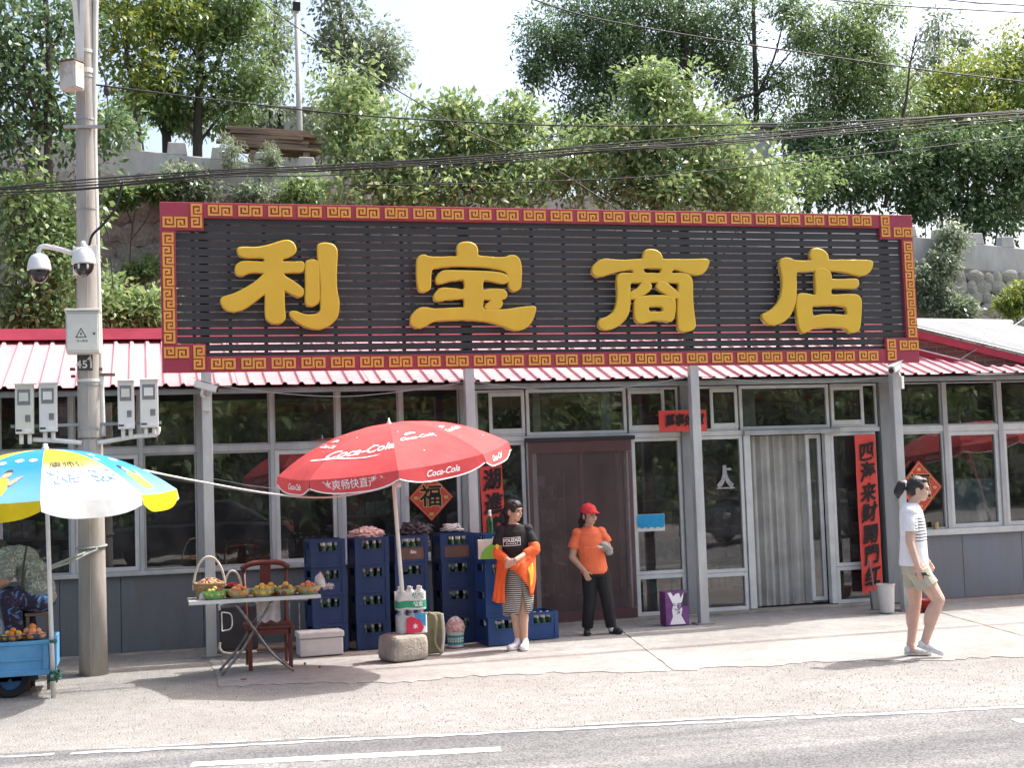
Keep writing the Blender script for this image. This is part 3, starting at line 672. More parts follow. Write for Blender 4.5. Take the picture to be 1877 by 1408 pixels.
Rg0 = at(1655, 587, 2.6) ; Rg1 = at(1960, 590, 5.2); al = (Rg1-Rg0); fall = (B-A1)
o_ = A1 + Vector((0,0,.03)) + q*1.5 
up = (Rg0 - A1); al2 = Vector((up.x, up.y, up.z))
# roof plane: ribs follow the fall, sheets step along the ridge
E0 = A1 + q*1.6 + Vector((0,0,.035)); ridge_dir = (at(1877, 590, 3.9) - at(1684, 588, .7)); 
for i in range(7): roof_sheet('roof_sheet', E0 + ridge_dir.normalized()*(i*4*.17), ridge_dir, fall, 4, .17, fall.length*1.3, 'roof_white', nb, h=.03)
r0 = E0 + Vector((0,0,.02)); r1 = E0 + ridge_dir.normalized()*4.9 + Vector((0,0,.03))
MB().tube([r0 - ridge_dir.normalized()*.1 + Vector((0,0,.01)), r1], .05, 8).build('ridge_cap', 'roof_white', nb)
f0, f1 = at(1680, 650, .30), at(1757, 669, -.02)
MB().bar(f0+Vector((0,-.02,.0)), f1+Vector((0,-.02,0)), .02, .13).build('flashing', 'ridge_red', nb)
MB().bar(f0+Vector((0,-.035,.07)), f1+Vector((0,-.035,.07)), .07, .018).build('flashing_top', 'roof_white', nb)
# ================================================================== SIGNBOARD
SY = -.66                                  # front plane of the frame
pm('sign_red', (.36, .045, .075), .5, col2=(.29, .035, .06), scale=2, bump=.03)
pm('sign_gold', (.74, .34, .075), .5, col2=(.66, .29, .06), scale=5)
pm('sign_gold_bg', (.27, .055, .04), .6)
pm('slat', (.044, .045, .047), .6, col2=(.031, .032, .034), scale=3, stretch=(.5, 5, 5), bump=.1)
pm('letter_yellow', (.70, .45, .035), .38, col2=(.63, .385, .03), scale=1.6, spec=.5, lo=.3, hi=.7)
pm('letter_foam', (.66, .54, .50), .9, var=.1, scale=20, bump=.4)
pm('frame_dark', (.035, .034, .036), .6)
sign = thing('shop_signboard', 'big slatted black shop sign with yellow characters and red key-pattern border', 'shop sign', (4.9, -.6, 0))
def sp(px, py, Y=SY): return at(px, py, Y)
L0, L1 = (sp(290,366).x+sp(300,680).x)/2, (sp(1672,397).x+sp(1685,667).x)/2
SZ1 = (sp(290,366).z+sp(1672,397).z)/2; SZ0 = (sp(300,680).z+sp(1685,667).z)/2
SW, SH = L1-L0, SZ1-SZ0; BT = .175
# frame boards: outline with stepped corners; x (along), z
cw, ch = .47, .315
def fr(name, x0, x1, z0, z1, y0=SY, y1=SY+.10): return MB().box((x0, y0, z0), (x1, y1, z1)).build(name, 'sign_red', sign, bevel=.006)
fr('border_board', L0+cw, L1-cw, SZ1-BT, SZ1); fr('border_board', L0+cw, L1-cw, SZ0, SZ0+BT)
fr('border_board', L0, L0+BT-.01, SZ0+ch, SZ1-ch); fr('border_board', L1-BT+.01, L1, SZ0+ch, SZ1-ch)
for x in (L0, L1-cw):
    fr('corner_board', x, x+cw, SZ1-ch, SZ1, SY-.004); fr('corner_board', x, x+cw, SZ0, SZ0+ch, SY-.004)
# slats
n = 18; top = SZ1-BT+.03; bot = SZ0+BT-.03; pt = (top-bot)/n
for i in range(n):
    z0 = bot + pt*i; MB().box((L0+.09, SY+.035+random.uniform(0,.004), z0), (L1-.09, SY+.06, z0+pt-.0145)).build('slat', 'slat', sign, bevel=.003)
mb = MB()
for k in range(23):
    x = L0+.35+(SW-.7)*k/22; MB().box((x-.02, SY+.063, SZ0+.02), (x+.02, SY+.095, SZ1-.02)).build('backing_rail', 'frame_dark', sign)
# key pattern
def key_mesh(wd, ht, st):
    def segs(path):
        return path
    left = [(1,0),(0,0),(0,1),(.70,1),(.70,.40),(.36,.40),(.36,.66)]
    right = [(2-a, 1-b) for a, b in left]
    mb = MB()
    def stroke(path):
        for (a, b) in zip(path[:-1], path[1:]):
            x0, x1 = sorted((a[0]*wd/2, b[0]*wd/2)); y0, y1 = sorted((a[1]*ht, b[1]*ht))
            mb.add([(x0-st/2, 0, y0-st/2), (x1+st/2, 0, y0-st/2), (x1+st/2, 0, y1+st/2), (x0-st/2, 0, y1+st/2)], [(0,1,2,3)])
    stroke(left); stroke(right); stroke([(1,0),(1,1)])
    # each stroke rectangle gets a little thickness; tiny offsets keep faces apart
    out = MB()
    for i, f in enumerate(mb.f):
        q = [mb.v[k] for k in f]; y = -.006 - .0004*i
        out.box((q[0][0], y, q[0][2]), (q[2][0], 0, q[2][2]))
    me = out.mesh('key_pattern'); fixn(me); me.materials.append(MATS['sign_gold']); return me
KW, KH = .245, .098; KM = key_mesh(KW, KH, .024)
bgm = MB().box((-.014, -.0025, -.014), (KW+.014, .0, KH+.014)).mesh('key_ground'); fixn(bgm); bgm.materials.append(MATS['sign_gold_bg'])
def key(x, z, rot=0., sc=1., Y=SY):
    for nm, me, dy in (('key_pattern', KM, -.003), ('key_ground', bgm, -.001)):
        o = bpy.data.objects.new(nm, me); COL.objects.link(o); o.parent = sign; o.location = Vector((x, Y+dy, z)) - sign.location
        o.rotation_euler = (0, rot, 0); o.scale = (sc, 1, 1) if isinstance(sc, (int, float)) else sc
nk = 25
for zz in (SZ1-BT+.038, SZ0+.040):
    x = L0+cw+.06; st_ = (SW-2*cw-.10)/nk
    for i in range(nk): key(x + st_*i, zz)
for (x, s) in ((L0+.034, 1), (L1-.130, -1)):
    nv = 5; st_ = (SH-2*ch-.06)/nv
    for i in range(nv): key(x, SZ1-ch-.04-st_*i, math.radians(90))
for (x, z, r) in ((L0+.04, SZ1-ch+.04, 0), (L0+cw-.125, SZ1-.03, 90), (L0+.03, SZ0+ch-.145, 0), (L0+cw-.125, SZ0+ch-.03, 90),
                  (L1-.03-KW+.01, SZ1-ch+.04, 0), (L1-cw+.03, SZ1-.03, 90), (L1-.03-KW+.01, SZ0+ch-.145, 0), (L1-cw+.03, SZ0+ch-.03, 90)):
    key(x, z, math.radians(r), Y=SY-.004)
# posts carrying the sign
for (px, py) in ((378, 690), (860, 700), (1272, 700), (1641, 700)):
    X = at(px, py, -.62).x; Xb = {378: at(393, 1200, -.62).x, 860: None, 1272: at(1293, 1140, -.62).x, 1641: at(1657, 1115, -.62).x}[px]
    p = MB().box((X-.055, -.655, .0), (X+.055, -.55, SZ0+.02)); p.build('support_post', 'steel_pale', sign, bevel=.006)
    MB().box((X-.05, -.54, SZ0+.0), (X+.05, -.46, SZ1-.05)).build('back_post', 'frame_dark', sign)
    MB().box((X-.11, -.69, -.005), (X+.11, -.50, .025)).build('base_plate', 'steel', sign)
# characters
CH = {
 'li': ((280,360,4.14), [[(650,400),(700,393),(780,395),(860,382),(930,362),(985,345),(1030,343),(1065,365),(1080,405),(1065,435),(1020,460),(985,472),(978,500),(1030,504),(1080,505),(1130,505),(1143,530),(1133,565),(1100,573),(1030,575),(985,582),(1000,612),(1060,650),(1115,690),(1137,720),(1130,750),(1105,758),(1060,738),(1000,710),(990,722),(992,850),(998,920),(975,955),(925,962),(880,945),(860,905),(858,820),(857,738),(830,750),(770,795),(700,845),(640,868),(590,868),(550,850),(525,815),(522,785),(545,768),(620,745),(700,705),(780,655),(840,600),(850,580),(780,572),(720,580),(690,595),(655,595),(632,575),(635,535),(660,510),(700,500),(780,503),(845,503),(848,470),(800,462),(720,462),(672,450),(652,430)],
        [(1165,510),(1185,492),(1215,488),(1245,500),(1255,530),(1255,640),(1257,770),(1245,810),(1210,828),(1180,825),(1162,800),(1165,700),(1163,600)],
        [(1255,385),(1270,368),(1310,362),(1360,372),(1385,400),(1392,440),(1388,520),(1385,620),(1390,720),(1405,800),(1400,890),(1375,940),(1320,985),(1260,1003),(1190,995),(1120,965),(1065,925),(1043,895),(1055,880),(1090,883),(1150,905),(1220,905),(1260,890),(1278,860),(1278,780),(1278,680),(1270,580),(1258,480)]]),
 'bao': ((680,360,4.14), [[(655,400),(665,370),(700,356),(745,356),(785,375),(800,410),(806,455),(880,465),(960,472),(1020,468),(1050,456),(1095,460),(1120,490),(1132,550),(1130,640),(1125,690),(1100,712),(1065,710),(1048,680),(1040,610),(1020,570),(960,548),(860,532),(740,525),(620,527),(520,535),(465,548),(448,580),(445,650),(440,700),(410,718),(370,715),(355,660),(350,580),(352,490),(370,460),(400,452),(440,465),(520,468),(600,465),(655,460)],
        [(495,630),(510,600),(540,575),(580,570),(700,572),(820,575),(920,580),(990,592),(1025,610),(1035,635),(1015,655),(980,655),(910,640),(848,634),(842,715),(900,712),(970,712),(1005,718),(1023,745),(1010,772),(975,783),(988,810),(980,835),(950,855),(900,858),(868,850),(872,830),(900,805),(912,786),(880,780),(846,784),(844,860),(920,868),(1020,866),(1120,852),(1200,843),(1238,845),(1238,870),(1220,930),(1180,985),(1130,1010),(1075,1010),(1010,985),(920,955),(820,940),(700,933),(590,935),(500,940),(450,955),(410,980),(370,995),(330,990),(305,965),(305,920),(330,885),(370,855),(420,852),(480,862),(580,857),(670,853),(706,850),(706,777),(650,775),(570,780),(520,790),(490,785),(478,762),(495,735),(520,710),(555,702),(620,708),(706,712),(706,634),(650,632),(580,642),(530,658),(500,655)]]),
 'shang': ((1040,380,4.4), [[(610,410),(620,365),(650,348),(700,352),(735,372),(752,400),(762,425),(850,427),(960,428),(1080,425),(1120,428),(1130,450),(1110,500),(1075,535),(1030,540),(970,530),(910,510),(850,495),(830,538),(900,540),(950,545),(985,570),(998,620),(998,720),(1005,820),(1018,920),(1018,965),(990,990),(930,998),(895,975),(890,900),(888,780),(893,680),(895,612),(840,605),(680,600),(560,603),(500,612),(495,680),(495,780),(480,860),(440,920),(380,965),(310,985),(265,970),(252,935),(270,908),(320,890),(370,850),(395,790),(405,700),(400,600),(405,555),(440,538),(500,540),(535,536),(515,500),(450,505),(380,520),(300,545),(240,555),(205,530),(205,490),(240,450),(290,425),(350,428),(430,435),(520,430),(602,424)],
        'H', [(605,490),(680,486),(755,490),(745,538),(680,540),(615,535)],
        [(600,615),(640,608),(665,630),(660,660),(620,695),(560,725),(515,735),(502,710),(520,685),(565,660)], [(720,625),(745,608),(785,615),(830,650),(875,690),(885,720),(860,732),(800,705),(745,670),(722,650)],
        [(545,750),(580,730),(680,720),(800,722),(850,745),(858,790),(852,870),(830,915),(780,912),(700,908),(640,920),(590,930),(550,905),(540,840)], 'H', [(645,805),(680,795),(750,797),(770,815),(760,850),(700,852),(650,850)]]),
 'dian': ((1370,380,4.4), [[(503,380),(520,345),(560,340),(605,355),(635,390),(647,430),(740,432),(860,432),(960,435),(995,445),(990,490),(960,530),(910,548),(860,540),(800,522),(720,510),(655,508),(600,495),(540,508),(450,515),(385,525),(382,620),(380,720),(365,800),(325,880),(270,925),(210,945),(160,935),(125,900),(120,870),(165,850),(220,805),(260,740),(280,650),(278,560),(262,480),(265,430),(300,415),(340,420),(370,435),(450,440),(522,432),(508,410)],
        [(545,520),(570,500),(610,500),(650,525),(665,560),(670,586),(760,588),(860,585),(882,600),(880,635),(850,650),(760,648),(670,652),(670,710),(760,710),(850,710),(890,725),(905,770),(902,880),(892,970),(870,1000),(820,1005),(790,975),(740,965),(640,965),(540,970),(480,995),(445,1010),(420,980),(405,920),(395,830),(395,740),(415,705),(470,705),(545,712),(548,620)], 'H', [(510,800),(560,790),(650,785),(750,790),(790,805),(800,850),(790,875),(700,872),(600,872),(520,880)]]),
}
NAMES = {'li': 'first yellow character of the sign, sharp and fruitful', 'bao': 'second yellow character with a roof stroke', 'shang': 'third yellow character with a box inside', 'dian': 'fourth yellow character with a box under a slope'}
for k, ((ox, oy, s), loops) in CH.items():
    pl = SY - .045
    conv = []
    for lp in loops:
        if lp == 'H': continue
        c = catmull(lp, 3); q = [at(ox+x/s, oy+y/s, pl) for x, y in c]; conv.append([(p.x, p.z) for p in q])
    cx = sum(p[0] for p in conv[0])/len(conv[0]); cz = sum(p[1] for p in conv[0])/len(conv[0])
    rel = [[(x-cx, z-cz) for x, z in lp] for lp in conv]
    root = bpy.data.objects.new('character', None); COL.objects.link(root); root.parent = sign; root.location = Vector((cx, SY-.002, cz)) - sign.location
    root['label'] = NAMES[k]
    grp = []; ci = 0; hole = False
    for lp in loops:
        if lp == 'H': hole = True; continue
        if hole: grp[-1].append(rel[ci]); hole = False
        else: grp.append([rel[ci]])
        ci += 1
    for gi, gl in enumerate(grp):
        me = curvemesh(gl, .020, .015, 'face'); mapmesh(me, lambda x, y, z: (x, -.045 - .0015*gi - z, y))
        fixn(me); mobj('stroke_face', me, 'letter_yellow', root, fix=False)
    for gi, gl in enumerate(grp):
        rel2 = [[(x-.006 + random.uniform(-.003,.003), z-.013 + random.uniform(-.005,.005)) for x, z in lp] for lp in gl]
        me = curvemesh(rel2, .022, .004, 'backing', 1); mapmesh(me, lambda x, y, z: (x, -.012 - .001*gi - z*.5, y)); fixn(me)
        mobj('backing', me, 'letter_foam', root, fix=False)
NAMES['li'] = 'first yellow character of the sign'
for o in sign.children:
    if o.name.startswith('character') and 'fruitful' in o.get('label', ''): o['label'] = 'first yellow character, with a tall hook at its right'
# ================================================================== UTILITY POLE AND WHAT HANGS ON IT
pm('pole_concrete', (.40, .37, .33), .85, col2=(.30, .275, .245), scale=2.5, stretch=(3, 3, .5), bump=.2, bscale=50)
pm('galv', (.42, .42, .42), .45, metal=.5, col2=(.28, .28, .28), scale=8)
pm('rust', (.20, .13, .09), .8, col2=(.10, .07, .05), scale=10)
pm('white_plastic', (.70, .70, .68), .4, col2=(.60, .60, .57), scale=3)
pm('white_pipe', (.66, .65, .62), .45, col2=(.55, .54, .50), scale=4)
pm('rusty_white', (.55, .51, .46), .6, col2=(.30, .22, .16), scale=5, lo=.3, hi=.55)
pm('cream_metal', (.60, .60, .55), .45, col2=(.50, .50, .45), scale=2)
pm('black_gloss', (.015, .015, .017), .08, spec=.6)
pm('black_matte', (.02, .02, .02), .7)
pm('grey_window', (.22, .22, .21), .25, col2=(.15, .15, .145), scale=8)
pm('ink', (.05, .045, .05), .6)
PB = gnd(171, 1240); PC = Vector((PB.x, PB.y+.10, 0)); 
def prad(z): return .142 - .0075*z
pole = thing('utility_pole', 'tall weathered concrete utility pole with white conduit beside the yellow umbrella', 'utility pole', PC)
MB().tube([PC + Vector((0,0,z)) for z in (-.02, 1, 2, 4, 6, 9)], [prad(z) for z in (0, 1, 2, 4, 6, 9)], 24).build('shaft', 'pole_concrete', pole, smooth=True)
MB().tube([PC + Vector((-.02+.004*z, -prad(z)-.001, z)) for z in (0, 2, 4, 6)], .004, 6).build('seam', 'pole_concrete', pole)
PY = PC.y
def pz(py, px=155): return at(px, py, PY-.1).z
cp = [(176,-60),(174,120),(173,260),(177,420),(182,600),(186,720),(189,800)]
q = [at(a, b, PY-.03) for a, b in cp]; MB().tube(spline(q, 5), .030, 10).build('conduit', 'white_pipe', pole, smooth=True)
def ring(py, h, mat, ex=.006, name='band'):
    z = pz(py); r = prad(z)+ex; MB().lathe([(r-.02, z-h/2), (r, z-h/2), (r, z+h/2), (r-.02, z+h/2)], (PC.x, PC.y, 0), 24).build(name, mat, pole)
for py, h, m in ((90, .035, 'white_pipe'), (126, .05, 'white_pipe'), (137, .018, 'galv'), (215, .02, 'galv'), (381, .012, 'galv'), (697, .03, 'white_pipe'), (706, .012, 'galv'), (785, .025, 'galv'), (804, .01, 'rust')): ring(py, h, m)
for a, b in (((134,-30),(147,126)), ((152,-30),(148,126))):
    MB().bar(at(a[0], a[1], PY-.17), at(b[0], b[1], PY-.16), .05, .014, (0,1,0)).build('brace', 'white_pipe', pole)
a, b = at(116, 232, PY-.10), at(192, 232, PY-.10); MB().bar(a, b, .045, .03).build('cross_arm', 'galv', pole)
for (a, b) in (((128,677),(138,677)), ((130,690),(138,690)), ((182,687),(211,687)), ((180,677),(188,677))):
    MB().bar(at(*a, PY-.05), at(*b, PY-.05), .03, .03).build('bracket', 'rust', pole)
# number plate
a0, a1 = at(141, 650, PY-.15), at(170, 679, PY-.15)
npl = MB().box((a0.x, PY-.145, a1.z), (a1.x, PY-.14, a0.z)).build('number_plate', 'ink', pole)
pm('plate_white', (.62, .62, .62), .5)
me = textmesh('451', .11, .003, spacing=1.1); mapmesh(me, lambda x, y, z: (x + (a0.x+a1.x)/2, PY-.147, y + a1.z + .06)); mapmesh(me, lambda x, y, z: Vector((x, y, z)) - wloc(npl)); mobj('digits', me, 'plate_white', npl, fix=False)
me = textmesh('4', .08, .003); mapmesh(me, lambda x, y, z: (x + a1.x-.03, PY-.147, y + a0.z-.045)); mapmesh(me, lambda x, y, z: Vector((x, y, z)) - wloc(npl)); mobj('digits', me, 'plate_white', npl, fix=False)
# junction box high on the pole
a, b = at(110, 114, PY-.12), at(131, 168, PY-.12)
jb = thing('junction_box', 'rust stained white junction box high on the utility pole', 'junction box', (a.x, PY-.1, b.z))
Mz = Matrix.Rotation(math.radians(-38), 3, 'Z')
c = Vector(((a.x+b.x)/2+.06, PY-.16, (a.z+b.z)/2)); MB().obox(c, (.19, .15, .29), Mz).build('box', 'rusty_white', jb, bevel=.008)
MB().obox(c + Vector((0, 0, .152)), (.21, .18, .012), Mz).build('lid', 'rust', jb)
MB().obox(c + Mz @ Vector((.101, 0, 0)), (.012, .13, .26), Mz).build('door', 'rusty_white', jb, bevel=.004)
MB().obox(c + Vector((.03, .10, .1)), (.03, .16, .03)).build('bracket', 'rust', jb)
# dome cameras
def dome(c, Yd, arm, label, eyes):
    d = thing('dome_camera', label, 'security camera', c, group='dome cameras on the pole')
    r = .115
    MB().lathe([(.03, .17), (.05, .165), (.075, .15), (.10, .11), (r, .05), (r+.004, .012), (r+.006, 0), (r-.01, -.004)], c, 24).build('hood', 'white_plastic', d, smooth=True)
    dm = MB(); dm.lathe([(r-.013, .0)] + [((r-.014)*math.cos(t), -(r*1.15)*math.sin(t)) for t in np.linspace(.02, 1.56, 10)], c, 24); dm = dm.build('dome', 'black_gloss', d, smooth=True)
    if eyes:
        for k in (-1, 1): MB().ell(c + Vector((k*.042, -.098, -.035)), (.011, .01, .03), 8, 6).build('lens', 'plate_white', dm, smooth=True)
    MB().tube(spline(arm, 5), .026, 10).build('arm', 'white_plastic', d, smooth=True); return d
c1 = at(72, 495, PY-.15); c2 = at(153, 484, PY-.42)
dome(c1, 0, [c1+Vector((0,0,.15)), c1+Vector((0,0,.21)), c1+Vector((.05,0,.245)), c1+Vector((.2,.03,.22)), Vector((PC.x-.10, PY-.1, c1.z+.17))], 'white dome camera on a long side arm left of the pole', False)
dome(c2, 0, [c2+Vector((0,0,.15)), c2+Vector((0,0,.2)), c2+Vector((0,.06,.22)), Vector((c2.x+.01, PY-.1, c2.z+.19))], 'white dome camera with two lenses facing out from the pole front', True)
MB().box((PC.x-.14, PY-.15, c1.z-.05), (PC.x-.02, PY-.13, c1.z+.24)).build('camera_mount', 'white_plastic', pole, bevel=.004); MB().box((PC.x-.01, PY-.16, c2.z+.05), (PC.x+.10, PY-.135, c2.z+.24)).build('camera_mount', 'white_plastic', pole, bevel=.004)
# control cabinet
a, b = at(120, 570, PY-.40), at(177, 646, PY-.40)
cb = thing('control_cabinet', 'pale metal electrical cabinet with warning triangle strapped to the utility pole', 'electrical cabinet', ((a.x+b.x)/2, PY-.25, b.z))
MB().box((a.x, PY-.40, b.z), (b.x+.03, PY-.13, a.z)).build('case', 'cream_metal', cb, bevel=.008)
dr = MB().box((a.x+.012, PY-.412, b.z+.02), (b.x+.015, PY-.402, a.z-.03)).build('door', 'cream_metal', cb, bevel=.006)
MB().box((a.x-.012, PY-.43, a.z+.001), (b.x+.045, PY-.12, a.z+.022)).build('rain_hood', 'white_plastic', cb, bevel=.006)
tcx, tz = (a.x+b.x)/2, b.z+.19; tri = [(-.055,-.04),(.055,-.04),(0,.06)]; tr2 = [(-.041,-.032),(.041,-.032),(0,.043)]
me = curvemesh([tri, tr2], .0005, 0, 'warning'); mapmesh(me, lambda x, y, z: (tcx+x, PY-.4135+z, tz+y)); mapmesh(me, lambda x, y, z: Vector((x, y, z))-wloc(cb)); mobj('warning_triangle', me, 'ink', cb, fix=False)
me = curvemesh([[(.004,.025),(-.014,-.004),(-.002,-.002),(-.006,-.024),(.013,.006),(.001,.004)]], .0005, 0, 'bolt'); mapmesh(me, lambda x, y, z: (tcx+x, PY-.4135+z, tz+y-.004)); mapmesh(me, lambda x, y, z: Vector((x, y, z))-wloc(cb)); mobj('lightning_bolt', me, 'ink', cb, fix=False)
me = textmesh('当心触电', .028, .0); mapmesh(me, lambda x, y, z: Vector((x+tcx+.01, PY-.4137, y+tz-.075))-wloc(cb)); mobj('warning_text', me, 'ink', cb, fix=False)
MB().lathe([(.011,0),(.011,.008)], (b.x-.02, PY-.413, tz+.0), 10, Matrix.Rotation(math.radians(90), 3, 'X')).build('lock', 'ink', cb)
# meter boxes on a pipe rail
lab = ['cream meter box, outermost on the side of the pole away from the sign', 'white meter box between the cream one and the pole', 'white meter box next to the pole on the sign side', 'white meter box on the sign side, outermost over the window']
pm('meter_white', (.64, .64, .62), .45, col2=(.56, .56, .53), scale=2); pm('meter_cream', (.60, .60, .53), .45, col2=(.52, .52, .45), scale=2)
for i, (x0, x1, y0, y1) in enumerate(((27, 62, 705, 795), (71, 105, 703, 791), (215, 247, 698, 786), (256, 291, 696, 783))):
    Yf = PY-.18; a, b = at(x0, y0, Yf), at(x1, y1, Yf); m = 'meter_cream' if i == 0 else 'meter_white'
    t = thing('meter_box', lab[i], 'meter box', ((a.x+b.x)/2, Yf+.06, b.z), group='meter boxes on the pole rail')
    w_, h_ = b.x-a.x, a.z-b.z
    MB().box((a.x, Yf, b.z), (b.x, Yf+.12, a.z)).build('case', m, t, bevel=.008)
    MB().add([(a.x-.006, Yf-.03, a.z+.004), (b.x+.02, Yf-.03, a.z+.004), (b.x+.02, Yf+.125, a.z+.02), (a.x-.006, Yf+.125, a.z+.02), (a.x-.006, Yf-.03, a.z-.006), (b.x+.02, Yf-.03, a.z-.006), (b.x+.02, Yf+.125, a.z+.006), (a.x-.006, Yf+.125, a.z+.006)], [(0,1,2,3),(7,6,5,4),(0,4,5,1),(1,5,6,2),(2,6,7,3),(3,7,4,0)]).build('rain_hood', m, t)
    wn = MB().box((a.x+w_*.13, Yf-.006, a.z-h_*.42), (a.x+w_*.83, Yf+.001, a.z-h_*.10)).build('viewing_window', 'grey_window', t, bevel=.003)
    MB().box((a.x+w_*.22, Yf-.008, a.z-h_*.34), (a.x+w_*.72, Yf-.0062, a.z-h_*.17)).build('meter_face', 'white_plastic' if i % 2 else 'cream_metal', wn)
    MB().box((a.x+w_*.55, Yf-.008, b.z+h_*.24), (a.x+w_*.83, Yf+.001, b.z+h_*.38)).build('latch_door', 'grey_window', t, bevel=.004)
    MB().box((a.x+w_*.04, Yf-.003, b.z+h_*.05), (a.x+w_*.36, Yf+.001, b.z+h_*.09)).build('label_strip', 'ink', t)
    MB().box((a.x+w_*.52, Yf-.003, b.z+h_*.04), (a.x+w_*.88, Yf+.001, b.z+h_*.10)).build('label_strip', 'white_plastic', t)
    for k in (.3, .75):
        xx = a.x + w_*k; MB().tube([(xx, Yf+.06, b.z+.01), (xx, Yf+.06, b.z-.05), (xx, Yf+.07, b.z-.10)], .022, 8).build('cable_gland', 'white_pipe', t, smooth=True)
Yp = PY-.10
for pts in ([(60,806),(105,808),(150,812)], [(178,812),(215,806),(250,800),(284,797),(290,790),(290,783)]):
    MB().tube(spline([at(a, b, Yp) for a, b in pts], 4), .024, 8).build('rail_pipe', 'white_pipe', pole, smooth=True)
MB().bar(at(20, 782, PY-.05), at(296, 775, PY-.05), .04, .03).build('meter_rail', 'steel', pole)
# rope tied round the pole
pm('rope', (.30, .33, .31), .9, scale=60, bump=.4)
rz = at(170, 1004, PY-.15).z
lp = [PC + Vector((math.cos(t)*(prad(rz)+.012), math.sin(t)*(prad(rz)+.012), rz + .012*math.sin(t*1.0+1))) for t in np.linspace(-1.2, 5.3, 24)]
hp = at(92, 1043, -2.72)
rp_ = MB().tube(spline([hp, at(130, 1030, PY-.7), at(150, 1020, PY-.25), PC + Vector((.05, -prad(rz)-.02, rz-.03))], 5) + [tuple(p) for p in lp] + [tuple(PC + Vector((-.06, -prad(rz)-.02, rz-.05))), hp+Vector((0,0,.02))], .013, 6)
tag(rp_.build('mooring_rope', 'rope', smooth=True), 'grey green rope tying the yellow umbrella pole to the utility pole', 'rope')
# bullet cameras under the sign
def bullet(base, yaw, label):
    t = thing('bullet_camera', label, 'security camera', base, yaw, group='bullet cameras on the sign posts')
    M = Matrix.Rotation(.35, 3, 'Y') if True else None
    mb = MB(); mb.obox(Vector((0, 0, .19)), (.26, .085, .085), Matrix.Rotation(math.radians(17), 3, 'Y')); mb = mb.build('housing', 'white_plastic', t, bevel=.02, origin=(0,0,0))
    MB().obox(Vector((.012, 0, .243)), (.30, .10, .008), Matrix.Rotation(math.radians(17), 3, 'Y')).build('sun_shield', 'white_plastic', t, bevel=.003, origin=(0,0,0))
    MB().lathe([(.032, 0), (.036, .012), (.0, .012)], (.122, 0, .153), 16, Matrix.Rotation(math.radians(107), 3, 'Y')).build('lens', 'black_gloss', t, origin=(0,0,0))
    MB().tube([(-.03, 0, .17), (-.05, .02, .10), (-.02, .05, .06)], .02, 8).build('bracket', 'white_plastic', t, smooth=True, origin=(0,0,0))
    MB().box((-.045, .035, -.08), (.03, .085, .08)).build('mount_box', 'cream_metal', t, bevel=.005, origin=(0,0,0)); return t
bullet(at(378, 740, -.72), math.radians(-12), 'white bullet camera on the sign post nearest the utility pole')
bullet(at(1643, 702, -.72), math.radians(215), 'white bullet camera on the sign post by the long red couplet')
